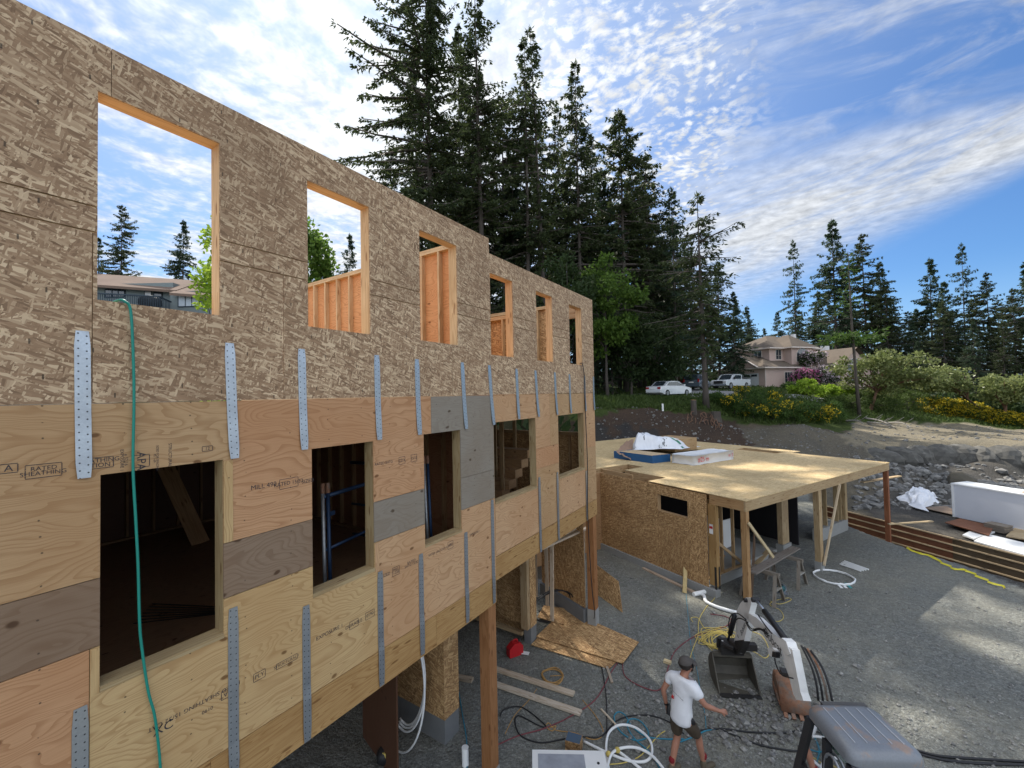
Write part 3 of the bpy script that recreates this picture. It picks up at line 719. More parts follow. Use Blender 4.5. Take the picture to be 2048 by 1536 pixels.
stud_wall('partition_wall', (-7.9, 7.9), (-1.0, 7.9), UF, 7.83, (0, -1), OSBW, None, (.56, .40, .22))
stud_wall('partition_wall', (-7.9, 9.80), (-1.08, 9.80), UF, 8.36, (0, -1), OSBW, None, (.56, .40, .22), .8)
b = MB(); b.box(-.9, -.17, 9.74, 9.83, 7.95, 8.25); b.box(-1.0, -.17, 9.74, 9.83, 6.30, 6.64); b.box(-.9, -.17, 9.70, 9.745, 6.64, 6.68); b.build('header_boards', LUM, bld, PINE)
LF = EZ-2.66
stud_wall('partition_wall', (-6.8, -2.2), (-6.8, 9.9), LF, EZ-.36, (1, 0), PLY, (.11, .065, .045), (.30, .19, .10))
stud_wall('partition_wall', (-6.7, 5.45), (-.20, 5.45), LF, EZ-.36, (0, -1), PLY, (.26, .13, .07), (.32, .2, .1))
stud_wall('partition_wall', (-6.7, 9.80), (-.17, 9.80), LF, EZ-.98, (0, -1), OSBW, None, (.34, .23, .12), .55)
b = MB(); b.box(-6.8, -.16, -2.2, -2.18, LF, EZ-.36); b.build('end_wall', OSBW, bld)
# stair seen through the wide lower window
b = MB()
for i in range(7): b.box(-2.3, -1.15, 6.9+i*.27, 7.2+i*.27, LF+.19*i, LF+.19*(i+1))
b.build('stair_flight', PLY, bld, (.40, .26, .14))
b = MB()
for (x, y) in ((-1.9, 7.0), (-1.7, 7.9), (-1.3, 7.6), (-2.3, 8.6), (-2.0, 9.2)): b.box(x, x+.09, y, y+.04, LF, EZ-.36)
b.build('stair_studs', LUM, bld, (.40, .28, .15))
# posts and piers under the beams
def post(x0, x1, y0, y1, z0, z1, col_, pier=None, parent=bld, nm='timber_post', pm=CONC):
    b = MB(); b.box(x0, x1, y0, y1, z0, z1); o = b.build(nm, LUM, parent, col_)
    if pier is not None:
        b = MB(); e = .012; b.box(x0-e, x1+e, y0-e, y1+e, pier, z0-.002); b.build('concrete_pier', pm, o)
    return o
post(-.20, -.012, 5.37, 5.565, .13, EZ-3.358, (.32, .155, .065), -.3)
post(-.20, -.012, 9.65, 9.845, .78, EZ-3.018, (.34, .16, .065), .2)
# set-back ground-floor walls
def osbpier(x0, x1, y0, y1, zb, zt):
    b = MB(); b.box(x0, x1, y0, y1, zb, zt); o = b.build('sheathed_pilaster', OSBW, bld); b = MB(); b.box(x0+.006, x1-.006, y0+.006, y1-.006, -.2, zb-.003); b.build('concrete_footing', CONCD, o); return o
osbpier(-4.5, -1.10, 5.50, 5.88, .42, 3.03)
osbpier(-1.30, -1.10, 8.44, 8.70, .62, 3.03)
b = MB()
for i in range(3): b.box(-1.295, -1.115, 8.435-.04*(i+1), 8.435-.04*i-.002, .62, 3.03)
for x in (-2.2, -3.0, -3.8): b.box(x, x+.09, 8.4, 8.44, .5, 3.03)
b.box(-4.6, -1.31, 8.36, 8.44, .42, .5)
b.build('stud_post', LUM, bld, (.42, .31, .18))
b = MB(); b.box(-5.2, -5.1, -2.2, 9.9, -.1, 3.03); b.box(-5.1, -1.35, 8.75, 8.80, .3, 3.03); b.build('ground_floor_wall', OSBW, bld)
q0, q1 = Vector((-1.9, 10.42, 0)), Vector((-.30, 9.70, 0)); d = (q1-q0).normalized(); nn = Vector((-d.y, d.x, 0))
b = MB(); b.obox((q0+q1)/2+Vector((0, 0, 1.9)), d, nn, (0, 0, 1), (q1-q0).length, .02, 2.3); o = b.build('angled_wall_sheet', OSBW, bld)
b = MB(); b.obox((q0+q1)/2+Vector((0, 0, .55)), d, nn, (0, 0, 1), (q1-q0).length+.05, .14, .36); b.build('concrete_footing', CONCD, o)
f = MB(); f.beam((-.62, 8.15, 2.63), (-.40, 10.2, 2.56), .09, .045); f.beam((-.66, 8.2, 2.70), (-.52, 10.15, 2.63), .04, .09); f.beam((-.45, 10.0, .55), (-.45, 10.0, 2.55), .09, .04)
f.beam((-1.3, 9.6, .6), (-1.3, 9.6, 3.0), .09, .04); f.beam((-1.75, 9.8, .6), (-1.75, 9.8, 3.0), .09, .04); f.beam((-.9, 9.1, .55), (-.8, 9.0, 3.0), .09, .04)
f.build('door_framing', LUM, bld, PALE)

# ---------------------------------------------------------------- the garage deck
ZD = 3.19; TH = R(25.19)
BU = Vector((math.sin(TH), math.cos(TH), 0)); BV = Vector((-math.cos(TH), math.sin(TH), 0)); BO = on_z(1491, 1002, ZD); BO.z = 0
def L(u, v, z=0.): return BO+BU*u+BV*v+Vector((0, 0, z))
gar = thing('garage_building', L(4, 3, 0), 'low timber-framed garage with a flat strand board deck on posts, beside the rubble slope', 'building')
def ub(b, u0, u1, v0, v1, z0, z1, uo=None): return b.obox(L((u0+u1)/2, (v0+v1)/2, (z0+z1)/2), BU, BV, (0, 0, 1), u1-u0, v1-v0, z1-z0, uo)
DECKM = m_osb('osb_deck', (.66, .52, .30), (.52, .375, .185), (.30, .19, .085), 1.6)
holes = [(-.01, .86, 3.13, 5.75), (.86, 1.9, 4.95, 5.75), (9.0, 9.8, 3.7, 5.6)]
def clip(u0, u1, v0, v1): return [(a, c_, s0, s1) for a, c_, s0, s1 in wallrects(u0, u1, v0, v1, holes)]
b = MB()
regions = clip(0, 9.72, 0, 3.4)+clip(0, 10.5, 3.4, 6.0)+clip(0, 10.5, 6.0, 9.0)+clip(0, 10.3, 9.0, 12.4)
for i, (a, c_, v0, v1) in enumerate(regions):
    for z, fl in ((ZD, 0), (ZD-.019, 1)):
        q = [L(a, v0, z), L(c_, v0, z), L(c_, v1, z), L(a, v1, z)]; u = [(a, v0), (c_, v0), (c_, v1), (a, v1)]
        b.face(q[::-1] if not fl else q, u[::-1] if not fl else u)
    for p, q in (((a, v0), (c_, v0)), ((c_, v0), (c_, v1)), ((c_, v1), (a, v1)), ((a, v1), (a, v0))):
        b.face([L(*p, ZD), L(*q, ZD), L(*q, ZD-.019), L(*p, ZD-.019)])
b.build('deck_sheathing', DECKM, gar)
JZ0, JZ1 = ZD-.285, ZD-.021
b = MB(); ub(b, .012, 9.70, .012, .06, JZ0, JZ1); b.build('rim_board', LUM, gar, (.42, .31, .175))
b = MB(); ub(b, .012, .055, .062, 1.02, JZ0, JZ1); b.build('rim_board', LUM, gar, (.43, .27, .13))
b = MB(); ub(b, 9.655, 9.698, .062, 3.38, JZ0, JZ1); b.build('rim_board', LUM, gar, (.42, .30, .16))
b = MB(); ub(b, .0, 1.9, 5.76, 5.8, JZ0, JZ1); ub(b, .865, .905, 3.12, 4.94, JZ0, JZ1); ub(b, 1.905, 1.945, 4.9, 5.75, JZ0, JZ1); ub(b, -.01, .86, 3.08, 3.12, JZ0, JZ1); ub(b, .45, .49, 4.2, 5.75, JZ0, JZ1-.002)
b.build('opening_trimmers', LUM, gar, (.50, .34, .18))
b = MB(); ub(b, 9.81, 9.85, 3.65, 5.65, JZ0, JZ1); ub(b, 9.0, 9.808, 5.61, 5.65, JZ0, JZ1); b.build('opening_trimmers', LUM, gar, (.50, .34, .18))
b = MB()
for u in np.arange(.5, 9.6, .41):
    v1 = 3.1 if u < .9 else (4.9 if u < 1.95 else 12.3)
    if 8.95 < u < 9.85: v1 = 3.6
    ub(b, u, u+.04, .07, v1, JZ0+.002, JZ1-.002)
b.build('deck_joists', LUM, gar, (.30, .2, .11))
# posts on piers, with the ground found under each
def gpost(u, v, w, z1, col_, zb, d=None):
    d = d or w; g0 = ground(L(u, v).x, L(u, v).y); b = MB(); ub(b, u-w/2, u+w/2, v-d/2, v+d/2, g0+zb, z1); o = b.build('timber_post', LUM, gar, col_)
    b = MB(); e = .014; ub(b, u-w/2-e, u+w/2+e, v-d/2-e, v+d/2+e, g0-.3, g0+zb-.002); b.build('concrete_pier', CONC, o); return o
gpost(.10, .09, .14, JZ0, (.40, .25, .12), .10)
gpost(4.15, .12, .19, JZ0, (.44, .33, .19), .28, .16)
o = gpost(9.62, .10, .14, JZ0, (.27, .11, .055), .32)
# side wall
SW0, SW1 = .70, JZ1
b = MB(); hh = [(1.66, 2.72, 2.36, 2.86)]
def sidesheet(v0, v1, z0, z1):
    b = MB()
    for a, c_, s0, s1 in wallrects(v0, v1, z0, z1, hh): ub(b, -.072, -.06, a, c_, s0, s1, (a+(c_-a)/2, (s0+s1)/2))
    b.build('strand_board_sheet', OSBW, gar)
for a in ((1.06, 1.62, .62, 1.92), (1.623, 2.84, .62, 1.92), (2.843, 5.25, .62, 1.92), (1.06, 1.62, 1.924, 3.15), (1.623, 2.84, 1.924, 3.15), (2.843, 5.25, 1.924, 3.15)): sidesheet(*a)
b = MB()
for v in (1.645, 2.735): ub(b, -.07, .07, v-.019, v+.019, 2.34, 2.88)
for z in (2.345, 2.875): ub(b, -.068, .07, 1.665, 2.715, z-.019, z+.019)
b.build('window_opening_frame', LUM, gar, PINE)
b = MB(); ub(b, -.13, .09, .82, 5.30, -.1, .615); b.build('concrete_footing', CONC, gar)
b = MB(); ub(b, -.03, .12, .83, 1.055, .70, JZ0); p_ = b.build('corner_post', LUM, gar, (.38, .24, .10))
b = MB(); ub(b, -.036, -.031, .845, .90, .62, 1.22); b.build('hold_down_strap', DARKST, p_)
b = MB(); ub(b, .04, .095, .823, .828, .62, 1.22); b.build('hold_down_strap', DARKST, p_)
sg = MB(); ub(sg, -.034, -.031, .91, 1.02, 2.10, 2.36); sgo = sg.build('paper_notice', WHITEP, p_)
sg = MB(); ub(sg, -.0375, -.0345, .917, 1.013, 2.24, 2.31); sg.build('red_heading', RED, p_)
text('NOTICE', 'notice_lettering', .032, L(-.0385, .965, 2.335), -BV, ZU, INK, p_)
b = MB(); ub(b, -3.2, .09, 5.255, 5.275, .4, 3.15); b.build('plywood_sheet', PLY, gar, (.36, .22, .115))
# framed front wall set back under the deck
b = MB(); ub(b, .10, 2.25, 1.22, 1.42, -.1, .66); ub(b, .1, 4.3, 1.43, 6., .3, .64); b.build('concrete_slab', CONC, gar)
b = MB()
for u in (.42, .98, 1.55, 2.08): ub(b, u, u+.04, 1.28, 1.37, .70, JZ0)
ub(b, .1, 2.24, 1.28, 1.37, .664, .70); b.beam(L(.16, 1.25, 2.0), L(2.0, 1.26, .72), .035, .085)
b.build('stud_frame', LUM, gar, (.44, .31, .17))
b = MB()
for i in range(5): ub(b, 4.42+i*.085, 4.50+i*.085, 1.30, 1.46, .80, JZ0)
c_ = b.build('stud_cluster', LUM, gar, (.46, .35, .21)); b = MB(); ub(b, 4.36, 4.9, 1.26, 1.50, 0, .795); b.build('concrete_footing', CONC, c_)
b = MB()
for u in (6.9, 7.22, 7.62, 8.55, 8.85): ub(b, u, u+.04+(.1 if u == 6.9 else 0), 1.28, 1.42, .86, JZ0)
ub(b, 9.02, 9.2, 1.2, 1.44, .86, JZ0)
b.build('stud_frame', LUM, gar, (.46, .35, .2)); b = MB(); ub(b, 6.86, 9.25, 1.22, 1.46, 0, .855); b.build('concrete_footing', CONC, gar)
b = MB(); ub(b, .1, 5.9, 5.95, 6.0, .3, JZ0); ub(b, 5.9, 5.95, 1.5, 6.0, .3, JZ0); ub(b, 3.2, 3.25, 3.0, 5.9, .3, JZ0); b.build('inner_wall', flat('shade_black', (.02, .018, .02), .9), gar)  # inner walls coloured near black to deepen the shade under the deck
b = MB(); ub(b, 2.5, 3.2, 3.2, 3.26, .65, JZ0); b.build('inner_wall_paper', flat('black_house_paper', (.012, .012, .014), .7), gar)
b = MB(); b.obox(L(2.75, 2.4, 1.15), BU, BV, (0, 0, 1), 1.25, .03, .95); b.obox(L(2.05, 2.3, 1.25), BV, BU, (0, 0, 1), .6, .03, 1.3); b.build('white_panel', WHITEP, gar)
b = MB(); ub(b, 6.2, 10.2, 5.6, 5.62, .4, JZ0); b.build('back_wall', OSBW, gar, ); b = MB()
for u in np.arange(6.3, 10.2, .41): ub(b, u, u+.04, 5.5, 5.59, .4, JZ0)
b.build('stud_frame', LUM, gar, (.44, .28, .14))
b = MB(); b.beam(L(4.1, -.02, .62), L(5.45, .0, JZ0+.02), .09, .04, up=BV); b.build('diagonal_brace', LUM, gar, (.55, .45, .31))
b = MB(); b.beam(L(.08, -.01, 2.62), L(.62, -.32, 1.72), .075, .04, up=BV); b.build('hanging_board', LUM, gar, (.50, .42, .26))
b = MB(); b.beam(L(9.3, -.02, .95), L(10.6, -.9, 1.05), .09, .04); b.build('loose_board_on_post', LUM, gar, (.50, .40, .25))

# ---------------------------------------------------------------- things on the deck and round the yard
def pile_box(name, A, B, Cc, h, m, label, cat, col=None, soft=0., seed=1):
    """box standing on corner B with bottom corners A and Cc beside it"""
    A, B, Cc = Vector(A), Vector(B), Vector(Cc); D_ = A+Cc-B; t = thing(name, B, label, cat); n = 8; rn = random.Random(seed)
    b = MB(); ex, ey = (A-B), (Cc-B); lx, ly = ex.length, ey.length
    def P(i, j, kz):
        s, r_ = i/n, j/n; p = B+ex*s+ey*r_; z = kz*h
        w = soft*(vnoise(i*.9+seed, j*.9+kz*5)*1.0); p = p+Vector((w*.5, -w*.5, w+z))
        return p
    for i in range(n):
        for j in range(n):
            b.face([P(i, j, 1), P(i, j+1, 1), P(i+1, j+1, 1), P(i+1, j, 1)][::-1], [(i/n*lx, j/n*ly)]*0 or [(i/n*lx, j/n*ly), (i/n*lx, (j+1)/n*ly), ((i+1)/n*lx, (j+1)/n*ly), ((i+1)/n*lx, j/n*ly)][::-1])
    for (f, L_) in ((lambda i: (i, 0), lx), (lambda i: (n-i, n), lx), (lambda i: (0, n-i), ly), (lambda i: (n, i), ly)):
        for i in range(n):
            a, c_ = f(i), f(i+1); b.face([P(*a, 0), P(*c_, 0), P(*c_, 1), P(*a, 1)][::-1], [(i/n*L_, 0), ((i+1)/n*L_, 0), ((i+1)/n*L_, h), (i/n*L_, h)][::-1])
    b.build('wrapping', m, t, col, smooth=soft > 0, weld=True); return t, B, A, Cc
dk = lambda x, y: on_z(x, y, ZD)
t, B, A, Cc = pile_box('blue_wrapped_bundle', dk(1228, 916), dk(1305, 927), dk(1341, 923), .30, BLUEP, 'blue wrapped bundle of boards under the white printed tarpaulin on the deck', 'bundle')
b = MB(); e1, e2 = (A-B), (Cc-B); q = B+Vector((0, 0, .306)); b.face([q+e1*.02+e2*.02, q+e1*.02+e2*.97, q+e1*.9+e2*.97, q+e1*.9+e2*.02][::-1]); b.build('top_sheet', PLY, t, (.5, .4, .26))
t, B, A, Cc = pile_box('wrapped_lumber_pack', dk(1344, 926), dk(1389, 931.5), dk(1467, 918.5), .36, WRAP, 'long low pack in white plastic wrap with red spray-painted figures on the deck', 'package', soft=.05, seed=5)
ex = (Cc-B).normalized()
for txt_, f, sz in (('#25 m', .2, .26), ('m 3', .9, .2)):
    text(txt_, 'red_spray_lettering', sz, B+(Cc-B)*f+Vector((0, 0, .2))-Vector((-ex.y, ex.x, 0))*.045, ex, ZU, REDF, t)
def m_tarp():
    m, k = mat('printed_white_tarpaulin'); uv = uvn(k); s_ = k.sep(uv); n = k.noise(uv, 6, 4, .6, .5, 0, '2D')
    c = k.mix(k.mr(n, .35, .7, 0, .35), (.74, .76, .79, 1), (.42, .45, .50, 1))
    def rect(u0, u1, v0, v1):
        return k.m('MULTIPLY', k.m('MULTIPLY', k.m('GREATER_THAN', s_[0], u0), k.m('LESS_THAN', s_[0], u1)), k.m('MULTIPLY', k.m('GREATER_THAN', s_[1], v0), k.m('LESS_THAN', s_[1], v1)))
    for r_ in ((.30, .37, .42, .72), (.74, .92, .15, .26), (.95, .985, .1, .22)): c = k.mix(rect(*r_), c, (.02, .17, .09, 1))
    ch = k.voro(k.mapv(uv, (60, 30, 1)), 1, 'Color', 'F1', 1, '2D'); ch = k.m('GREATER_THAN', k.sep(ch)[0], .55)
    for r_ in ((.22, .27, .1, .8), (.40, .46, .25, .42), (.62, .70, .05, .14), (.55, .61, .02, .12)): c = k.mix(k.m('MULTIPLY', rect(*r_), k.m('MULTIPLY', ch, .8)), c, (.04, .05, .06, 1))
    finish(k, pbr(k, c, .5, n, .5, .03, 0, .3)); return m
TARP = m_tarp()
def tarp(name, cs, hgt, m, label, cat, n=34, seed=2, fold=.14, z0=None, flap=None):
    """cloth heaped over a pile: cs are four ground corners"""
    cs = [Vector(c) for c in cs]; t = thing(name, cs[0], label, cat); G = []
    for i in range(n+1):
        row = []
        for j in range(n+1):
            s, r_ = i/n, j/n; p = (cs[0]*(1-s)+cs[1]*s)*(1-r_)+(cs[3]*(1-s)+cs[2]*s)*r_
            e = min(s, 1-s, r_, 1-r_)
            z = hgt(s, r_)*sstep(0, .16, e)+fold*(vnoise(s*7+seed, r_*7)*.6+vnoise(s*16, r_*13+seed)*.4+.35)*sstep(0, .1, e)+.02
            wob = Vector((vnoise(s*5, r_*5+seed), vnoise(s*5+20, r_*5), 0))*.35*(1 if e < .05 else .4)
            row.append(p+wob+Vector((0, 0, z)))
        G.append(row)
    b = MB()
    for i in range(n):
        for j in range(n):
            b.face([G[i][j], G[i+1][j], G[i+1][j+1], G[i][j+1]], [(i/n, j/n), ((i+1)/n, j/n), ((i+1)/n, (j+1)/n), (i/n, (j+1)/n)])
    o = b.build('sheet', m, t, smooth=True, weld=True); return t
cs = [dk(1262, 914)+Vector((0, 0, .3)), dk(1362, 912)+Vector((0, 0, .3)), dk(1398, 898)+Vector((0, 0, .1)), dk(1262, 899)]
t = tarp('tarpaulin', cs, lambda s, r_: (.72-.45*s)*math.sin(math.pi*min(1, r_*.8+.25)), TARP, 'crumpled white tarpaulin with green printing heaped over stacked boards on the deck', 'tarpaulin', seed=4, fold=.22)
b = MB()
fl = [dk(1233, 919)+Vector((0, 0, .32)), dk(1262, 922)+Vector((0, 0, .02)), dk(1268, 903)+Vector((0, 0, .62)), dk(1250, 905)+Vector((0, 0, .5))]
n = 8
for i in range(n):
    for j in range(n):
        def q(i, j):
            s, r_ = i/n, j/n; return (fl[0]*(1-s)+fl[1]*s)*(1-r_)+(fl[3]*(1-s)+fl[2]*s)*r_+Vector((0, 0, .1*vnoise(i*1.1, j*1.1)))
        b.face([q(i, j), q(i+1, j), q(i+1, j+1), q(i, j+1)])
b.build('tan_underside', flat('tan_tarp_lining', (.33, .21, .14), .8, var=.3), t, smooth=True, weld=True)
b = MB(); b.obox(dk(1340, 905)+Vector((0, .5, .38)), BU, BV, (0, 0, 1), 1.6, 1.5, .55); t2 = b.build('board_stack', LUM, None, (.4, .28, .15)); top(t2, 'stack of boards hidden mostly beneath the printed tarpaulin on the deck', 'boards')

ZU_0 = Vector((0, 0, 1))
# loose strand board sheets lying in front of the wide opening
def slab(name, pts, th, m, label, cat, lift=0., col=None, group=None):
    P = [Vector(p) for p in pts]; b = MB(); cen = sum(P, Vector())/len(P)
    e1 = (P[1]-P[0]).normalized(); nrm = (P[1]-P[0]).cross(P[2]-P[0]).normalized(); nrm = nrm if nrm.z > 0 else -nrm; e2 = nrm.cross(e1)
    uv = [((p-cen).dot(e1), (p-cen).dot(e2)) for p in P]
    A = [p+nrm*lift for p in P]; Bt = [p+nrm*(lift+th) for p in P]
    if (Bt[1]-Bt[0]).cross(Bt[2]-Bt[0]).dot(nrm) < 0: A.reverse(); Bt.reverse(); uv.reverse()
    b.face(A[::-1], uv[::-1]); b.face(Bt, uv)
    for i in range(len(A)):
        j = (i+1) % len(A); b.face([A[i], A[j], Bt[j], Bt[i]])
    o = b.build(name, m, None, col); return top(o, label, cat, group)
og = on_ground
slab('strand_board_sheet', [og(1062, 1292), og(1218, 1340), og(1247, 1312), og(1090, 1262)], .012, OSBW, 'strand board sheet underneath, sticking out toward the person, on the gravel', 'board', .02)
slab('strand_board_sheet', [og(1072, 1278), og(1246, 1332), og(1278, 1289), og(1132, 1222)], .012, OSBW, 'topmost strand board sheet lying on the gravel beside the brown post', 'board', .05)
slab('strand_board_sheet', [og(1075, 1240), og(1128, 1255), og(1130, 1222), og(1088, 1216)], .012, OSBW, 'strand board offcut tucked behind the topmost flat sheet', 'board', .065)
b = MB(); A, B = og(1196, 1190), og(1246, 1225); P3 = A+Vector((-.15, .25, .62)); P4 = B+Vector((-.12, .22, .78))
slab('strand_board_sheet', [A, B, B+Vector((-.2, .33, .62)), A+Vector((-.2, .33, .72))], .012, OSBW, 'dark strand board piece leaning behind the end timber post', 'board', .01)
# studs lying on the gravel
def stick(name, a, c_, w, h, col, label, cat='board', up=(0, 0, 1), group=None):
    b = MB(); b.beam(a, c_, w, h, up); o = b.build(name, LUM, None, col); return top(o, label, cat, group)
stick('lumber_stud', og(985, 1336, .03), og(1148, 1388, .03), .13, .04, PALE, 'pale stud on the gravel nearer the strand board sheets, one of two side by side')
stick('lumber_stud', og(985, 1366, .03), og(1162, 1426, .03), .13, .04, (.60, .53, .43), 'pale stud on the gravel nearer the black cable loop, one of two side by side')
stick('lumber_offcut', og(905, 1352, .03), og(945, 1360, .03), .12, .06, (.40, .34, .26), 'short board end poking out beside the near pilaster', )
stick('lumber_plank', og(1286, 1136, .02), og(1393, 1187, .02), .10, .04, (.48, .38, .29), 'long plank lying against the garage footing')
stick('lumber_stick', og(1369, 1186), og(1374, 1140, .45)+Vector((-.1, .35, .2)), .11, .04, (.58, .47, .24), 'upright board propped at the garage corner with a blue string', up=(.4, -.9, 0))
stick('lumber_offcut', og(1328, 1321, .03), og(1342, 1326, .03), .09, .05, (.62, .52, .32), 'small pale block of wood on the gravel beside the red hose')
stick('wood_stake', og(1214, 1334, .02), og(1224, 1365, .03), .05, .03, (.40, .34, .27), 'thin grey stake crossing the edge of the sheets', )
stick('wood_lath', og(1202, 1418, .015), og(1234, 1452, .015), .03, .02, (.62, .54, .42), 'thin pale lath lying near the blue hose coil')
stick('leaning_plywood', og(1502, 1210), og(1502, 1150, 0)+Vector((.1, .5, 1.0)), .5, .014, (.16, .10, .06), 'dark plywood strip leaning on the front corner post', up=(1, .2, .1))
stick('leaning_board', og(1497, 1205), og(1499, 1180)+Vector((-.1, .2, .9)), .1, .03, (.60, .56, .50), 'whitish board leaning on the front corner post', up=(1, .2, .1))
# sawhorses with a plank
def sawhorse(c, rz, label, col):
    t = local('sawhorse', c, label, 'sawhorse', 'sawhorses carrying the plank', rz); b = MB(); b.beam((-.45, 0, .74), (.45, 0, .74), .10, .09); b.build('top_rail', LUM, t, col)
    for sx in (-1, 1):
        for sy in (-1, 1):
            b = MB(); b.beam((sx*.36, sy*.04, .74), (sx*.42, sy*.30, 0), .085, .035); b.build('leg', LUM, t, col)
        b = MB(); b.beam((sx*.395, -.17, .38), (sx*.395, .17, .38), .09, .02, (0, 0, 1)); b.build('cross_tie', LUM, t, (.36, .36, .33))
    return t
g1, g2 = og(1524, 1196), og(1572, 1164); dd_ = g2-g1; rz = math.atan2(dd_.y, dd_.x)+math.pi/2
sawhorse(g1, rz, 'weathered sawhorse under the lower end of the grey plank', GREYW); sawhorse(g2, rz, 'weathered sawhorse standing further under the deck, below the grey plank', GREYW)
p1, p2 = on_plane(1513, 1155, g1, (FW.x, FW.y, 0)), on_plane(1590, 1088, g2, (FW.x, FW.y, 0))
z_ = g1.z+.82; a_ = g1+(g1-g2)*.35; c_ = g2+(g2-g1)*.5
stick('grey_plank', Vector((a_.x, a_.y, z_)), Vector((c_.x, c_.y, z_)), .24, .04, (.22, .20, .18), 'grey plank laid across two sawhorses', 'plank')
# framing offcuts under the deck
for i, (x, y, x2, y2, c_, l_) in enumerate(((1513, 1128, 1536, 1102, (.44, .34, .2), 'short yellowish board propped behind the sawhorses'), (1400, 1118, 1432, 1126, (.44, .3, .17), 'short board on the garage slab by the studs'), (1420, 1098, 1446, 1112, (.46, .27, .14), 'reddish board stacked on the garage slab'))):
    stick('lumber_offcut', og(x, y, .10+.1*i), og(x2, y2, .25+.06*i), .14, .04, c_, l_)
# saw on the gravel
t = local('circular_saw', og(1562, 1186), 'dark teal power saw left on the gravel by the sawhorses', 'power saw'); TEAL = flat('teal_plastic', (.01, .08, .085), .45)
b = MB(); b.blob((0, 0, .12), (.13, .09, .10), 1, 2, .05); b.build('motor_body', TEAL, t, smooth=True); b = MB(); b.tube([(-.1, 0, .2), (-.18, 0, .25), (-.05, 0, .27), (.06, 0, .22)], .02); b.build('handle', BLACK, t); b = MB(); b.prism([(.12*math.cos(a), .12*math.sin(a)) for a in np.linspace(0, 6.28, 20)[:-1]], (.02, .1, .11), (1, 0, 0), (0, 0, 1), (0, 1, 0), .012); b.build('blade', GALVP, t); b = MB(); b.box(-.15, .17, -.05, .12, 0, .012); b.build('base_plate', GALVP, t)
# hoses, cords, pipes
def smooth(P, sub=6, closed=False):
    P = [Vector(p) for p in P]; out = []; N = len(P)
    for i in range(N if closed else N-1):
        p0, p1, p2, p3 = P[i-1] if (i or closed) else P[0], P[i], P[(i+1) % N], (P[(i+2) % N] if closed or i+2 < N else P[-1])
        for s in range(sub):
            t = s/sub; out.append(.5*((2*p1)+(p2-p0)*t+(2*p0-5*p1+4*p2-p3)*t*t+(3*p1-p0-3*p2+p3)*t**3))
    if not closed: out.append(P[-1])
    return out
def line_on_ground(name, px, r, m, label, cat, sub=6, group=None, parent=None, lift=0.):
    P = []
    for q in px:
        dz = r+lift+(q[2] if len(q) > 2 else 0); P.append(og(q[0], q[1], dz))
    b = MB(); b.tube(smooth(P, sub), r, 7); o = b.build(name, m, parent, smooth=True)
    return top(o, label, cat, group) if label else o
line_on_ground('red_air_hose', [(1128, 1440), (1190, 1400), (1222, 1345), (1243, 1318), (1250, 1352), (1290, 1376), (1322, 1377), (1338, 1330), (1352, 1300), (1385, 1275), (1420, 1262), (1452, 1252), (1462, 1240), (1448, 1232), (1420, 1228)], .010, REDC, 'dark red air hose winding past the sheets toward the yellow cords', 'hose')
line_on_ground('red_air_hose', [(990, 1492), (1035, 1472), (1085, 1458), (1128, 1440)], .010, REDC, 'red hose stretch running out from the brown timber post', 'hose')
line_on_ground('black_cable', [(1000, 1432), (1010, 1418), (1045, 1415), (1090, 1450), (1080, 1452), (1040, 1432), (1030, 1440), (1040, 1470), (1078, 1485), (1118, 1480), (1150, 1473), (1190, 1475), (1206, 1470), (1240, 1438), (1290, 1430), (1335, 1442), (1368, 1468)], .012, BLACK, 'black cable looping across the gravel below the studs', 'cable')
line_on_ground('black_cable', [(1392, 1462), (1425, 1458), (1450, 1458), (1500, 1464), (1560, 1466), (1600, 1462), (1680, 1464)], .014, BLACK, 'straight black cable running from the person to the excavator', 'cable')
line_on_ground('black_cable', [(1440, 1458), (1480, 1475), (1520, 1490), (1560, 1498), (1600, 1502), (1680, 1496)], .014, BLACK, 'black cable curving along the gravel toward the cab door', 'cable')
line_on_ground('dark_cable', [(1660, 1462), (1760, 1482), (1830, 1500), (1880, 1512), (1960, 1518), (2060, 1524)], .018, BLACK, 'upper of two dark cables leaving the excavator to the photo edge', 'cable')
line_on_ground('dark_cable', [(1660, 1470), (1760, 1490), (1830, 1506), (1890, 1520), (1960, 1527), (2060, 1530)], .018, BLACK, 'lower of two dark cables leaving the excavator to the photo edge', 'cable')
line_on_ground('blue_hose', [(1368, 1478), (1330, 1478), (1290, 1472), (1262, 1450), (1250, 1430), (1236, 1424), (1228, 1436), (1240, 1462), (1268, 1480), (1292, 1476), (1296, 1462), (1280, 1442), (1262, 1438), (1254, 1450), (1268, 1476), (1300, 1505), (1316, 1530), (1325, 1550)], .011, BLUEH, 'blue air hose coiled over the white pipe', 'hose')
line_on_ground('blue_hose', [(1360, 1484), (1390, 1472), (1410, 1462), (1432, 1458)], .011, BLUEH, 'short blue hose running behind the person', 'hose')
line_on_ground('blue_hose', [(918, 1385), (925, 1430), (932, 1470), (934, 1500), (934, 1545)], .010, BLUEH, 'blue hose trailing past the upright white stub pipe', 'hose')
line_on_ground('orange_cord', [(1010, 1468), (1030, 1430), (1058, 1400), (1074, 1377)], .007, ORAC, 'orange cord crossing under the pale studs', 'cord')
line_on_ground('orange_cord', [(1165, 1400), (1190, 1430), (1206, 1460), (1200, 1476), (1180, 1478), (1150, 1466), (1120, 1462), (1108, 1458), (1098, 1446), (1092, 1452), (1104, 1462), (1112, 1452), (1100, 1455)], .008, ORAC, 'orange cord with a knotted tangle beside the black cable', 'cord')
pts = [(1100, 1352)]
rn = random.Random(4)
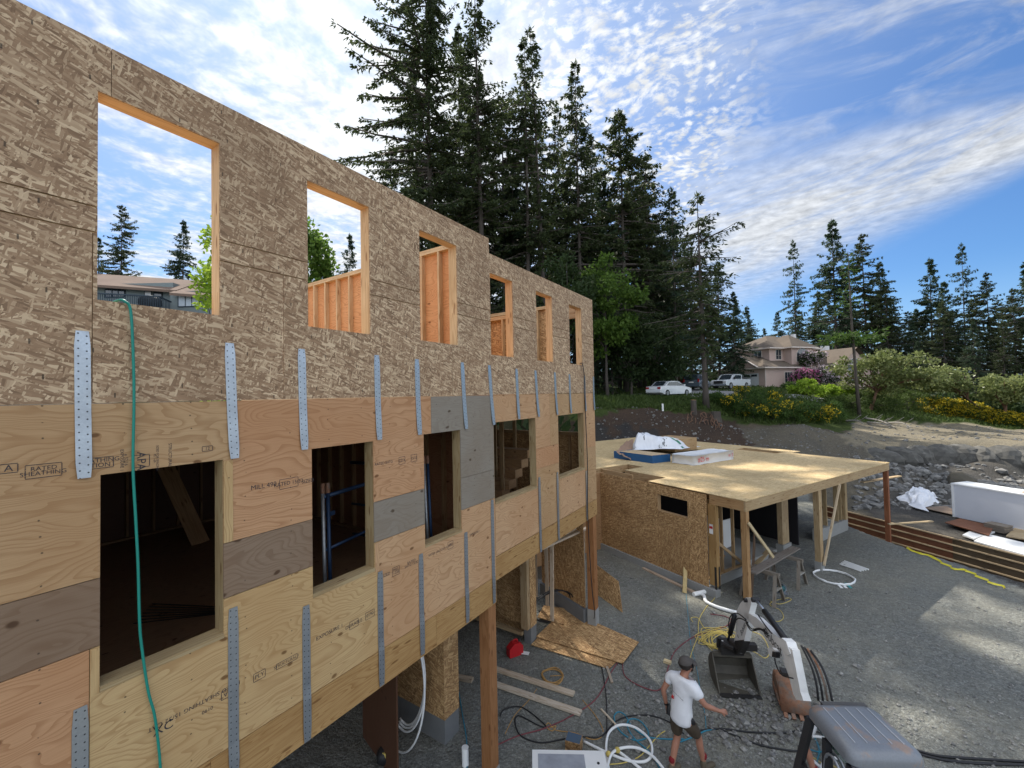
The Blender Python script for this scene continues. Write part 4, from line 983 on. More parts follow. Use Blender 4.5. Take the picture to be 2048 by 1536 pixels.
for i in range(26): a = i*1.25; pts.append((1098+26*math.cos(a)*rn.uniform(.6, 1)+8, 1352+19*math.sin(a)*rn.uniform(.6, 1), .01*(i % 4)))
line_on_ground('orange_cord', pts, .008, ORAC, 'small heap of orange cord next to the flat sheets', 'cord')
YC = [(1372, 1345), (1385, 1300), (1396, 1270), (1398, 1240), (1412, 1215), (1430, 1195), (1436, 1172), (1432, 1150)]
line_on_ground('yellow_cord', YC, .008, YELC, 'yellow cord running from the garage slab down to the person', 'cord')
pts = []
for i in range(46):
    a = i*1.9; pts.append((1438+rn.uniform(18, 48)*math.cos(a)+i*.35-8, 1278+rn.uniform(12, 28)*math.sin(a)+i*.2-4, .006*(i % 5)))
line_on_ground('yellow_cord', [(1386, 1244), (1382, 1236), (1396, 1236), (1412, 1258)]+pts+[(1500, 1300), (1530, 1316), (1538, 1300), (1524, 1272), (1500, 1262)], .008, YELC, 'big tangle of yellow cord beside the excavator arm', 'cord', 5)
line_on_ground('yellow_cord', [(1330, 1462), (1318, 1470), (1300, 1490), (1280, 1512), (1250, 1525), (1216, 1529)], .008, YELC, 'yellow cord crossing the white pipe loops', 'cord')
line_on_ground('yellow_cord', [(1540, 1202), (1560, 1208), (1582, 1200), (1575, 1196), (1548, 1202), (1540, 1210), (1560, 1220), (1567, 1235), (1555, 1243), (1535, 1236)], .007, YELC, 'thin yellow cord loops near the power saw', 'cord')
line_on_ground('blue_string', [(1372, 1188), (1376, 1230), (1382, 1290), (1394, 1340), (1402, 1390), (1410, 1430), (1412, 1458)], .006, BLUEH, 'thin blue string running straight past the person', 'string')
# white pipe
line_on_ground('white_pipe_coil', [(1168, 1483), (1218, 1507), (1260, 1522), (1292, 1522), (1304, 1505), (1298, 1478), (1270, 1455), (1240, 1450), (1218, 1465), (1212, 1495), (1216, 1530), (1222, 1560)], .022, PVC, 'thick white plastic pipe thrown in a big loop on the gravel', 'pipe')
line_on_ground('white_pipe_coil', [(1212, 1545), (1222, 1510), (1240, 1497), (1270, 1495), (1300, 1508), (1325, 1535), (1340, 1560)], .022, PVC, 'white plastic pipe bent under the big loop', 'pipe', lift=.045)
line_on_ground('white_pipe_coil', [(1236, 1502), (1262, 1522), (1284, 1540)], .022, PVC, 'short white pipe end under the yellow fitting', 'pipe')
for (x, y), l_ in (((1217, 1508), 'yellow pipe fitting where the white loop crosses itself'), ((1235, 1500), 'yellow pipe fitting on the inner white pipe')):
    b = MB(); b.blob(og(x, y, .06), .045, 2, 2, .06); o = b.build('pipe_fitting', YELC, smooth=True); top(o, l_, 'fitting')
line_on_ground('drain_pipe', [(1398, 1186), (1408, 1192), (1413, 1204), (1440, 1216), (1478, 1226)], .045, PVC, 'white drain pipe running from the garage corner behind the excavator', 'pipe', 3)
b = MB(); b.tube([og(1387, 1189, .05), og(1424, 1180, .05)], .06, 10); o = b.build('drain_fitting', PVC); top(o, 'white drain fitting lying at the garage corner', 'fitting')
b = MB(); P = [og(1648, 1140, .05)]
for i in range(44): a = -2.3+i*.42; P.append(L(3.75+.55*math.cos(a), -.28+.5*math.sin(a)).lerp(L(3.75, -.28), .05*((i*7) % 5)/5)+Vector((0, 0, ground(L(3.75, 0).x, L(3.75, 0).y)+.03+.012*(i//15))))
b.tube([q+Vector((.12, .05, 0)) for q in P[1:]], .02, 6); o = b.build('coiled_pipe', PVC, smooth=True); top(o, 'white flexible pipe coiled round the foot of the middle deck post', 'pipe')
for i in range(4):
    a = og(1680+3*i, 1128-2*i, .03); c_ = og(1722+5*i, 1142-i, .03); b = MB(); b.tube([a, c_], .025, 6); o = b.build('straight_pipe', PVC)
    top(o, 'white straight pipe length in the bundle beside the middle deck post', 'pipe', 'white pipe lengths by the deck post')
for i, l_ in enumerate(('white shim strip nearest the middle post on the gravel', 'white shim strip in the middle of the three on the gravel', 'teal edged shim strip farthest right on the gravel')):
    b = MB(); a, c_ = og(1673+9*i, 1166, .012), og(1684+9*i, 1176, .012); b.beam(a, c_, .07, .012); o = b.build('shim_strip', PVC if i < 2 else flat('teal_shim', (.05, .3, .3))); top(o, l_, 'strip')
# stub pipe, post offcut and white tub at the bottom edge
q = on_plane(930, 1484, (-.55, 5.4, 0), (FW.x, FW.y, 0)); b = MB(); b.tube([(q.x, q.y, -.1), (q.x, q.y, .28)], .055, 14); b.tube([(q.x, q.y, .28), (q.x, q.y, .285)], .058, 14); o = b.build('stub_pipe', PVC, smooth=False); top(o, 'upright white stub pipe standing in the gravel by the brown post', 'pipe')
a = og(1148, 1500); t = thing('wood_block', a, 'square post offcut with a blue painted end on the gravel', 'wood block'); b = MB(); b.obox(a+Vector((0, 0, .1)), (.97, .2, 0), (-.2, .97, 0), (0, 0, 1), .25, .2, .2); b.build('block', OSBW, t)
b = MB(); b.obox(a+Vector((0, .0, .202)), (.97, .2, 0), (-.2, .97, 0), (0, 0, 1), .24, .19, .006); b.build('painted_end', flat('blue_grey_paint', (.07, .11, .16), .6), t)
# white tub at the bottom edge of the yard
a = og(1140, 1575); t = thing('white_tub', a, 'long white plastic tub with a clear film lid at the bottom edge of the photo', 'tub'); ex = Vector((.86, .51, 0)); ey = Vector((-.51, .86, 0))
b = MB(); b.obox(a+ZU_0*.17, ex, ey, ZU, 1.1, .42, .34); b.build('tub_body', PVC, t)
b = MB(); b.obox(a+ZU_0*.355, ex, ey, ZU, 1.14, .46, .03); b.build('rim', WHITEP, t)
b = MB(); b.obox(a-ex*.12+ZU_0*.373, ex, ey, ZU, .72, .30, .004); b.build('film_window', flat('grey_film', (.36, .38, .42), .25, var=.5, scale=7), t)
b = MB(); b.tube([a+ex*.44+ZU_0*.371, a+ex*.44+ZU_0*.376], .022, 10); b.build('drain_hole', BLACK, t)
# dark panel and tool bag in the near bay
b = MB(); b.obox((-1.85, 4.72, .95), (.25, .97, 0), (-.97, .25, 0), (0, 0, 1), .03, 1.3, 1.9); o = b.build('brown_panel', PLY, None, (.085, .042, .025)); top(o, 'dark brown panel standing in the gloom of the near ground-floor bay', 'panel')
a = og(775, 1522); t = thing('tool_bag', a, 'black and yellow tool bag on the ground under the near beam', 'tool bag')
b = MB(); b.blob(a+ZU_0*.14, (.2, .15, .17), 4, 2, .1); b.build('bag_body', BLACK, t, smooth=True, weld=True); b = MB(); b.obox(a+ZU_0*.2+Vector((.12, -.1, 0)), (1, .3, 0), (-.3, 1, 0), (0, 0, 1), .16, .04, .1); b.build('yellow_pocket', YELC, t); b = MB(); b.tube(smooth([a+Vector((-.15, 0, .28)), a+Vector((0, 0, .42)), a+Vector((.15, 0, .28))]), .015); b.build('handle', YELC, t)
# gas can
a = og(1030, 1309); t = thing('fuel_can', a, 'red plastic fuel can standing by the ground-floor opening', 'fuel can'); b = MB()
ex = Vector((.5, .86, 0)); ey = Vector((-.86, .5, 0)); b.prism([(-.17, 0), (.17, 0), (.17, .2), (.08, .28), (-.05, .28), (-.17, .18)], a, ex, ZU, ey, .17); b.build('can_body', RED, t)
b = MB(); b.tube([a+ex*.1+Vector((0, 0, .26)), a+ex*.16+Vector((0, 0, .33))], .02); b.build('spout', BLACK, t); b = MB(); b.tube(smooth([a+ex*-.06+Vector((0, 0, .27)), a+ex*-.03+Vector((0, 0, .33)), a+ex*.05+Vector((0, 0, .33)), a+ex*.07+Vector((0, 0, .28))]), .013); b.build('handle', RED, t)
b = MB(); q = og(1051, 1306, .02); b.obox(q, (1, .3, 0), (-.3, 1, 0), (0, .2, 1), .17, .12, .003); o = b.build('paper_sheet', WHITEP); top(o, 'scrap of white paper at the foot of the pilaster', 'paper')
# hanging hose and cord on the big wall
HP = [(.03, 1.00, 6.72), (.035, 1.02, 6.80)]; P = [on_plane(228, 604, (-.08, 0, 0), (1, 0, 0)), on_plane(240, 600, (.0, 0, 0), (1, 0, 0))]
P += [on_plane(x, y, (.03, 0, 0), (1, 0, 0)) for x, y in ((250, 603), (261, 620), (266, 700), (268, 800), (266, 930), (271, 1030), (276, 1130), (279, 1240), (283, 1290), (296, 1380), (309, 1430), (318, 1500), (322, 1550))]+[Vector((.04, 1.26, 2.6)), Vector((.05, 1.3, 1.6)), Vector((.08, 1.32, .6)), Vector((.3, 1.4, .02)), Vector((1.1, 1.9, .02))]
b = MB(); b.tube(smooth(P, 6), .0092, 8); o = b.build('green_hose', GREENH, smooth=True); top(o, 'green hose draped out of the left upper window down the wall', 'hose')
P = [on_plane(1160, 727, (-.05, 0, 0), (1, 0, 0))]+[on_plane(x, y, (.04, 0, 0), (1, 0, 0)) for x, y in ((1165, 729), (1169, 760), (1171, 830), (1175, 930), (1176, 1040))]
P += [Vector((.06, 9.3, 1.6)), Vector((.12, 9.3, .9)), og(1186, 1245, .01), og(1188, 1300, .012), og(1202, 1330, .012), og(1212, 1390, .012), og(1214, 1470, .012)]
b = MB(); b.tube(smooth(P, 6), .010, 7); o = b.build('extension_cable', BLACK, smooth=True); top(o, 'black extension cable hanging from the end upper window to the ground', 'cable')
# black pipe coil and white pipe loops inside the ground floor
b = MB(); c0 = Vector((-1.1, 9.35, .75)); P = []
for i in range(60): a = i*.35; P.append(c0+Vector((.30*math.cos(a)*(1+.05*math.sin(i)), .62*math.cos(a+.3), .42*math.sin(a)+.02*math.sin(i*.7)))+Vector((.02*(i % 7), 0, 0)))
b.tube(P, .016, 6); o = b.build('black_pipe_coil', BLACK, smooth=True); top(o, 'coil of black pipe standing in the right ground-floor bay', 'pipe')
t = thing('pipe_loops', (-1.6, 5.2, 0), 'loops of white pipe hanging beside the near pilaster in the dark bay', 'pipe')
for r_, off in ((.78, 0), (.74, .03), (.70, .05), (1.0, -.16)):
    b = MB(); P = [Vector((-1.75-off*.2+r_*.55*math.sin(a), 5.25+off+.1*math.cos(a), 1.0+r_*math.cos(a))) for a in np.linspace(.0, 3.5, 26)]; b.tube(P, .018, 7); b.build('pipe_loop', PVC, t, smooth=True)
# scaffold frames standing inside two lower windows
def scaff(P0, label, w, far):
    t = thing('scaffold_frame', P0, label, 'scaffold frame', 'scaffold frames stored indoors'); ex = Vector((0, 1, 0)); ex = (Vector(far)-Vector(P0)); ex.z = 0; ex.normalize(); z0, z1 = P0[2], P0[2]+w
    for i, o_ in enumerate((0, .05)):
        b = MB(); p = Vector(P0)+Vector((o_*.6, o_, 0)); b.tube([p, p+Vector((-.12, .05, w))], .022, 8); b.build('upright_tube', WORN if i == 0 else BLUEST, t, smooth=True)
        b = MB(); b.tube([p+Vector((-.12, .05, w)), p+Vector((-.13, .055, w+.12))], .026, 8); b.build('rusty_coupling', RUST, t)
    for zz in (.97, .55, .25):
        b = MB(); p = Vector(P0)+Vector((-.12*zz, .05*zz, w*zz)); b.tube([p, p+ex*1.5], .028 if zz > .9 else .02, 8); b.build('cross_tube', BLUEST, t, smooth=True)
    b = MB(); p = Vector(P0)+ex*.05+Vector((-.1, .05, w*.82)); b.beam(p, p+ex*.12, .03, .05); b.build('latch', BLUEST, t)
scaff((-.62, 2.98, LF), 'blue steel scaffold frame standing inside the second lower window', 1.50, (-.95, 4.4, LF))
scaff((-.55, 4.62, LF), 'blue steel scaffold frame inside the narrow third lower window', 1.62, (-2.0, 4.4, LF))
b = MB()
for i in range(7): b.beam((-2.6-.07*i, 1.75+.05*i, LF+.01), (-1.5+.10*i, 2.85+.04*i, LF+.01), .008, .01)
o = b.build('steel_rod_bundle', DARKST); top(o, 'bundle of thin steel rods lying on the dark lower floor', 'rods')
stick('leaning_board', (-5.2, 3.4, LF), (-6.6, 3.1, LF+1.9), .02, .28, (.42, .26, .13), 'wide board leaning against the far studs inside the dark lower room', up=(0, 1, .2))

# ---------------------------------------------------------------- mini excavator
ZU_ = Vector((0, 0, 1)); XF = Vector((-.49, .872, 0)).normalized(); XR = Vector((XF.y, -XF.x, 0))
XC = on_z(1735, 1452, 2.36); XC.z = 0; XC = Vector((4.60, 5.93, 0)); gz = ground(XC.x, XC.y)
exc = thing('mini_excavator', (XC.x, XC.y, gz), 'white mini excavator with a worn grey cab roof and its bucket on the gravel', 'excavator')
def XP(f, r, z): return XC+XF*f+XR*r+Vector((0, 0, z+gz))
def xb(b, f0, f1, r0, r1, z0, z1): return b.obox(XP((f0+f1)/2, (r0+r1)/2, (z0+z1)/2), XF, XR, ZU_, f1-f0, r1-r0, z1-z0)
def m_roof():
    m, k = mat('worn_grey_paint'); tc = k.node('ShaderNodeNewGeometry').outputs['Position']
    n = k.noise(tc, 4.2, 5, .62, .3); n2 = k.noise(tc, 60, 3, .6)
    c = k.mix(k.mr(n, .54, .66, 0, .75, True), (.20, .215, .235, 1), (.33, .22, .15, 1)); c = k.mix(k.mr(n2, .4, .7, 0, .3), c, (.12, .13, .145, 1))
    finish(k, pbr(k, c, .38, n2, .1, .003, .1, .5)); return m
ROOF = m_roof(); BODYD = flat('dark_machine_paint', (.03, .03, .033), .45, .1); BODYW = flat('scuffed_white_paint', (.84, .84, .82), .4, var=.22, scale=9)
for s in (-1, 1):
    b = MB(); pr = [(.95*c if abs(c) < .8 else math.copysign(.76, c)+.19*math.cos(a)*1., .2+.2*math.sin(a)) for a in np.linspace(0, 2*math.pi, 25)[:-1] for c in [math.cos(a)]]
    b.prism(pr, XP(0, s*.55, 0), XF, ZU_, XR, .25); o = b.build('track', BLACK, exc)
    b = MB()
    for q in np.linspace(-.7, .7, 4): b.tube([XP(q, s*.685, .2), XP(q, s*.70, .2)], .11, 12)
    b.build('roller', DARKST, o)
b = MB(); xb(b, -.45, .45, -.42, .42, .25, .5); b.build('undercarriage', DARKST, exc)
b = MB(); xb(b, -.85, .55, -.55, .55, .52, .82); xb(b, -.95, -.45, -.52, .52, .825, 1.25); b.build('house_body', BODYW, exc)
b = MB(); xb(b, .57, 1.9, -.6, .6, .1, .16); b.build('dozer_blade', RUST, exc)
# cab
HW, HL, ZB, ZT = .355, .335, .83, 2.27
def rr(hl, hw, r, n=5):
    out = []
    for cx_, cy_, a0 in ((hl-r, hw-r, 0), (-hl+r, hw-r, 90), (-hl+r, -hw+r, 180), (hl-r, -hw+r, 270)):
        for i in range(n+1): a = R(a0+90*i/n); out.append((cx_+r*math.cos(a), cy_+r*math.sin(a)))
    return out
b = MB(); rings = []
for dz, sh in ((-.045, .0), (.01, .0), (.05, .012), (.085, .05), (.10, .10)):
    rings.append([XP(x, y, ZT+dz) for x, y in rr(HL+.03-sh, HW+.02-sh, .10)])
for a, c_ in zip(rings, rings[1:]):
    for i in range(len(a)): j = (i+1) % len(a); b.face([a[i], a[j], c_[j], c_[i]])
b.face(rings[-1]); roof = b.build('cab_roof', ROOF, exc, smooth=True, weld=True)
for r_ in (-.24, -.12, 0., .12, .24):
    b = MB(); b.beam(XP(-.24, r_, ZT+.103), XP(.25, r_, ZT+.103), .010, .007); b.build('roof_rib', flat('bright_rib_edge', (.42, .43, .45), .4) if r_ == -.24 else bpy.data.materials['bright_rib_edge'], roof)
b = MB(); xb(b, .372, .43, -.16, .33, ZT+.005, ZT+.045); b.build('front_visor', flat('visor_plastic', (.09, .085, .08), .6), exc)
for f_, r_, w in ((HL-.03, -HW+.03, .10), (HL-.03, HW-.03, .07), (-HL+.03, -HW+.03, .07), (-HL+.03, HW-.03, .07), (.02, -HW+.0, .065)):
    b = MB(); b.beam(XP(f_+(.42 if f_ > .25 else 0), r_*1.14, ZB), XP(f_, r_, ZT-.08), w, w, up=XF); b.build('cab_pillar', BODYD, exc)
b = MB(); xb(b, .05, HL+.16, -HW-.022, -HW+.0, 1.55, 1.61); xb(b, .05, HL+.40, -HW-.05, -HW+.0, ZB, .93); xb(b, -HL+.06, 0, -HW-.03, -HW+.01, ZB, 1.1); b.build('door_bars', BODYD, exc)
b = MB(); b.tube(smooth([XP(.03, -HW-.05, 1.0), XP(.03, -HW-.04, 1.7), XP(-.0, -HW-.03, 2.02), XP(-.10, -HW-.028, 2.11), XP(-.22, -HW-.028, 2.05), XP(-.30, -HW-.035, 1.82), XP(-.31, -HW-.045, 1.2)]), .014, 6); b.build('window_trim', GALVP, exc, smooth=True)
for nm, pts in (('side_glass', [(.04, -HW*1.1, .93), (.68, -HW*1.1, .93), (.31, -HW, 2.19), (.03, -HW, 2.19)]), ('side_glass', [(-.30, -HW*1.05, 1.1), (0, -HW*1.05, 1.1), (0, -HW, 2.16), (-.30, -HW, 2.16)]), ('windscreen', [(HL+.38, -HW+.05, .95), (HL+.38, HW-.05, .95), (HL-.05, HW-.07, 2.16), (HL-.05, -HW+.07, 2.16)]), ('side_glass', [(-.30, HW, .95), (.33, HW, .95), (.33, HW, 2.16), (-.30, HW, 2.16)]), ('rear_glass', [(-HL, -HW+.08, 1.3), (-HL, HW-.08, 1.3), (-HL, HW-.08, 2.16), (-HL, -HW+.08, 2.16)])):
    b = MB(); b.face([XP(*p) for p in pts]); b.build(nm, GLASS, exc)
b = MB(); xb(b, -.32, .7, -HW+.01, HW-.01, .835, .87); xb(b, .48, .66, -.28, .28, .88, 1.2); b.build('cab_floor', BODYD, exc)
b = MB(); xb(b, -.3, .12, -.24, .24, .9, 1.2); xb(b, -.34, -.22, -.22, .22, 1.2, 1.75); b.build('seat', BODYD, exc)
b = MB(); b.tube([XP(.3, -.12, .85), XP(.27, -.12, 1.25)], .02); b.tube([XP(.3, .12, .85), XP(.27, .12, 1.25)], .02); b.build('control_levers', BODYD, exc)
b = MB(); xb(b, -HL-.07, -HL+.02, -HW+.02, HW-.02, 2.02, ZT-.06); b.build('rear_hood', ROOF, exc)
b = MB(); b.tube([XP(HL+.34, -.25, 1.1), XP(HL+.11, .02, 1.9)], .012); b.build('wiper', BLACK, exc)
# boom, arm and bucket in one upright plane
bk = og(1474, 1366); bk.z = 0
BF = Vector((-.42, .908, 0)).normalized(); BN = Vector((BF.y, -BF.x, 0)); BP = Vector((bk.x, bk.y, 0))
def bp(px, py, off=0.): return on_plane(px, py, BP, BN)+BN*off
def plate(name, px, w, m, off=0., parent=exc):
    P = [bp(x, y) for x, y in px]; b = MB(); o_ = P[0]; poly = [((p-o_).dot(BF), (p-o_).z) for p in P]
    a = sum(poly[i][0]*poly[(i+1) % len(poly)][1]-poly[(i+1) % len(poly)][0]*poly[i][1] for i in range(len(poly)))
    if a > 0: poly.reverse()
    b.prism(poly, o_+BN*off, BF, ZU_, BN, w); return b.build(name, m, parent)
boom = plate('boom', [(1600, 1400), (1594, 1388), (1585, 1352), (1573, 1320), (1556, 1302), (1524, 1263), (1497, 1236), (1494, 1228), (1500, 1225), (1520, 1236), (1545, 1260), (1575, 1285), (1592, 1300), (1600, 1340), (1609, 1385), (1615, 1402)], .10, BODYW)
plate('boom_cylinder_bracket', [(1567, 1285), (1573, 1276), (1582, 1284), (1590, 1308), (1584, 1312), (1575, 1298)], .13, BODYW, parent=boom)
arm = plate('arm', [(1479, 1222), (1486, 1207), (1498, 1195), (1508, 1196), (1509, 1206), (1504, 1226), (1502, 1250), (1494, 1282), (1483, 1288), (1474, 1284), (1478, 1254)], .10, BODYW)
plate('arm_tip', [(1476, 1282), (1494, 1280), (1490, 1296), (1480, 1310), (1474, 1308)], .12, DARKST, parent=arm)
b = MB(); b.tube([bp(1511, 1200), bp(1531, 1224)], .022, 8); b.build('cylinder_rod', GALVP, exc, smooth=True)
b = MB(); b.tube([bp(1529, 1222), bp(1572, 1280)], .045, 10); b.build('arm_cylinder', BLACK, exc, smooth=True)
b = MB(); b.tube([bp(1479, 1232, -.09), bp(1470, 1268, -.09)], .045, 10); b.tube([bp(1470, 1268, -.09), bp(1460, 1295, -.09)], .022, 8); b.build('bucket_cylinder', BLACK, exc, smooth=True)
b = MB(); b.tube([bp(1500, 1201, -.1), bp(1500, 1201, .1)], .035, 10); b.tube([bp(1511, 1200, -.06), bp(1511, 1200, .06)], .04, 10); b.build('pivot_pins', BLACK, exc)
plate('boom_lamp', [(1566, 1304), (1574, 1306), (1573, 1317), (1565, 1315)], .06, BLACK, -.12)
plate('white_valve_box', [(1553, 1297), (1564, 1296), (1570, 1302), (1568, 1317), (1558, 1312)], .05, WHITEP, -.11)
for i, pts in enumerate(([(1506, 1240), (1490, 1228), (1476, 1230), (1470, 1246), (1471, 1262)], [(1510, 1246), (1496, 1238), (1486, 1240), (1480, 1258)], [(1504, 1238), (1517, 1258), (1536, 1258), (1552, 1268)], [(1506, 1246), (1517, 1262), (1536, 1260), (1552, 1272)], [(1566, 1312), (1568, 1328), (1580, 1350), (1604, 1358)], [(1531, 1230), (1545, 1250), (1560, 1268)])):
    b = MB(); b.tube(smooth([bp(x, y, -.115) for x, y in pts]), .010, 6); b.build('hydraulic_hose', BLACK, exc, smooth=True)
for i in range(4):
    b = MB(); b.tube(smooth([bp(1590+i*3, 1290+i*3, .08+.02*i), bp(1606+i*2, 1330, .10+.03*i), bp(1616+i*3, 1365, .1+.03*i), bp(1622+i*4, 1400, .09+.03*i)]), .015, 6); b.build('hydraulic_hose', RUST if i == 2 else BLACK, exc, smooth=True)
d_ = (bp(1558, 1294)-bp(1538, 1270)).normalized(); nrm = -BN; up_ = nrm.cross(d_)
text('Bobcat', 'boom_lettering', .20, bp(1553, 1283, -.0535), d_, up_, BLACK, exc); 
def paw(c, s, d_, up_):
    b = MB(); 
    for (x, y, r_) in ((0, -.3, .36), (-.45, .18, .17), (-.15, .42, .18), (.18, .42, .18), (.46, .18, .17)):
        b.face([c+d_*(x+r_*math.cos(a))*s+up_*(y+r_*1.1*math.sin(a))*s for a in np.linspace(0, 6.28, 11)[:-1]])
    b.build('paw_emblem', BLACK, exc)
paw(bp(1536, 1263, -.0545), .07, d_, up_)
d2 = (bp(1487, 1282)-bp(1499, 1250)).normalized(); up2 = nrm.cross(d2)
text('Bobcat', 'arm_lettering', .13, bp(1492, 1258, -.0535), -d2, -up2, BLACK, exc); paw(bp(1482, 1273, -.054), .045, -d2, -up2)
# wide bucket, mouth toward the camera
def bucket(t, org, f, r, w, m, prof, thick=.02):
    """f: direction from lip into the bucket, r: across; prof (f,z) from lip round the back to the top edge"""
    b = MB(); P = [[org+f*x+ZU_*z+r*s*w/2 for x, z in prof] for s in (-1, 1)]
    for i in range(len(prof)-1): b.face([P[0][i], P[1][i], P[1][i+1], P[0][i+1]])
    sh = b.build('bucket_shell', m, t)
    sh.modifiers.new('thick', 'SOLIDIFY').thickness = thick
    for s in (-1, 1):
        b = MB(); b.prism(prof, org+r*s*w/2, f, ZU_, r, thick); b.build('bucket_cheek', m, t)
    b = MB(); b.beam(org+r*-w/2-f*.02, org+r*w/2-f*.02, .09, .022); b.build('cutting_lip', DARKST, t)
lip = (og(1440, 1392)+og(1522, 1394))/2; bw = (og(1522, 1394)-og(1440, 1392)).length; rdir = (og(1522, 1394)-og(1440, 1392)); rdir.z = 0; rdir.normalize(); fdir = Vector((-rdir.y, rdir.x, 0))
OLIVE = flat('dirty_bucket_steel', (.105, .095, .075), .6, .2, var=.6, scale=5)
bucket(exc, lip+ZU_*.02, fdir, rdir, bw, OLIVE, [(0, 0), (.38, -.0), (.52, .06), (.60, .18), (.60, .32), (.50, .46), (.36, .54)])
b = MB(); b.beam(lip+fdir*.38+rdir*-bw*.48+ZU_*.55, lip+fdir*.38+rdir*bw*.48+ZU_*.55, .08, .07); b.build('bucket_top_beam', OLIVE, exc)
ct = lip+fdir*.45+ZU_*.66; ax = rdir
b = MB(); b.obox(ct, rdir, fdir, ZU_, .42, .26, .2); b.tube([ct-rdir*.2+ZU_*.05, bp(1478, 1300)-rdir*.08], .05, 8); b.tube([ct+rdir*.02+ZU_*.06, bp(1482, 1300)], .07, 8); b.tube([ct-rdir*.22, ct-rdir*.22+ZU_*.22-fdir*.1], .04, 8); b.obox(ct+rdir*.36+ZU_*.02, rdir, fdir, ZU_, .26, .12, .12); b.build('quick_coupler', DARKST, exc)
b = MB(); b.beam(bp(1460, 1295, -.09), ct-rdir*.15+ZU_*.1, .05, .03); b.beam(bp(1460, 1295, -.09), bp(1477, 1296), .05, .03); b.build('bucket_link', BODYW, exc)
# spare digging bucket
lb = thing('spare_bucket', og(1578, 1400), 'rusty brown digging bucket lying upside down on the gravel beside the boom', 'bucket')
c0 = og(1581, 1402); f2 = Vector((.25, -.97, 0)).normalized(); r2 = Vector((.97, .25, 0))
pf = [(-.24, .05), (-.23, .30), (-.15, .42), (0, .45), (.15, .37), (.30, .22), (.38, .04)]
b = MB(); P = [[c0+f2*x+ZU_*z+r2*s*.22 for x, z in pf] for s in (-1, 1)]
for i in range(len(pf)-1): b.face([P[0][i], P[1][i], P[1][i+1], P[0][i+1]])
b.build('bucket_shell', RUST, lb, smooth=True, weld=True).modifiers.new('thick', 'SOLIDIFY').thickness = .02
for s in (-1, 1):
    b = MB(); b.prism(pf, c0+r2*s*.222, f2, ZU_, r2, .018); b.build('bucket_cheek', RUST, lb)
    b = MB(); b.beam(c0+r2*s*.235+f2*-.17+ZU_*.20, c0+r2*s*.235+f2*.33+ZU_*.10, .03, .02); b.build('side_rib', RUST, lb)
for i in range(4): b = MB(); b.beam(c0+r2*(-.18+.12*i)+f2*.33+ZU_*.06, c0+r2*(-.18+.12*i)+f2*.45+ZU_*-.02, .06, .04); b.build('tooth', RUST, lb)
b = MB(); b.obox(c0+ZU_*.48-f2*.05, r2, f2, ZU_, .26, .16, .06); b.build('hanger_lug', DARKST, lb)

# ---------------------------------------------------------------- the person
pf_ = og(1366, 1549); PZ = .0; hd = R(-24)
per = local('person', pf_, 'person in a white T-shirt, brown shorts and grey flat cap walking across the gravel', 'person', None, hd)
def skin(name, verts, edges, m, levels=2, root=0, col=None):
    me = bpy.data.meshes.new(name); me.from_pydata([v[0] for v in verts], edges, []); o = bpy.data.objects.new(name, me); C.objects.link(o); o.parent = per; WM[o.name] = Matrix()
    md = o.modifiers.new('skin', 'SKIN'); md.use_smooth_shade = True
    if not me.skin_vertices: me.attributes  # layer comes with the modifier
    for i, v in enumerate(verts):
        r_ = v[1]; me.skin_vertices[0].data[i].radius = (r_, r_) if not hasattr(r_, '__len__') else r_
    me.skin_vertices[0].data[root].use_root = True
    s = o.modifiers.new('sub', 'SUBSURF'); s.levels = levels; s.render_levels = levels
    me.materials.append(m); return o
SKIN = flat('skin', (.42, .20, .13), .55, var=.25, scale=12)
vs, es, idx = [], [], {}
def add(n, p, r_, par=None):
    idx[n] = len(vs); vs.append((p, r_))
    if par: es.append((idx[par], idx[n]))
add('pelvis', (0, 0, .96), (.13, .10)); add('belly', (0, .02, 1.12), (.125, .095), 'pelvis'); add('chest', (.01, .05, 1.32), (.15, .105), 'belly'); add('neckb', (.015, .075, 1.47), .062, 'chest'); add('neck', (.02, .095, 1.54), .055, 'neckb')
add('jaw', (.035, .125, 1.60), (.068, .072), 'neck'); add('skull', (.03, .11, 1.68), (.078, .092), 'jaw'); add('crown', (.025, .10, 1.755), (.055, .065), 'skull'); add('nose', (.095, .185, 1.645), .014, 'jaw'); add('ear', (.095, .075, 1.65), .016, 'skull')
for s, el, wr, ha in ((-1, (-.285, -.05, 1.16), (-.275, .0, .91), (-.272, .02, .84)), (1, (.335, .13, 1.20), (.43, .34, 1.09), (.45, .41, 1.065))):
    n = str(s); add('sh'+n, (s*.185, .05, 1.415), .062, 'chest'); add('el'+n, el, .043, 'sh'+n); add('fo'+n, tuple((np.array(el)*.65+np.array(wr)*.35)), .042, 'el'+n); add('wr'+n, wr, .027, 'fo'+n); add('pa'+n, ha, (.040, .020), 'wr'+n)
    d = (Vector(ha)-Vector(wr)).normalized(); side = Vector((0, 1, 0)) if s < 0 else Vector((.5, -.2, -.85)).normalized(); side = (side-d*side.dot(d)).normalized(); cu = d.cross(side)*(-1 if s < 0 else 1)
    for i, (o_, ln) in enumerate(((-.027, .058), (-.009, .074), (.009, .08), (.026, .07))):
        k0 = Vector(ha)+d*.03+side*o_; k1 = k0+d*ln*.5+cu*.008; k2 = k1+d*ln*.38+cu*.022
        add(f'f{n}{i}a', tuple(k0), .0105, 'pa'+n); add(f'f{n}{i}b', tuple(k1), .0095, f'f{n}{i}a'); add(f'f{n}{i}c', tuple(k2), .008, f'f{n}{i}b')
    t0 = Vector(ha)-d*.02+side*.035; add(f't{n}a', tuple(t0), .012, 'pa'+n); add(f't{n}b', tuple(t0+d*.035+side*.022), .0105, f't{n}a')
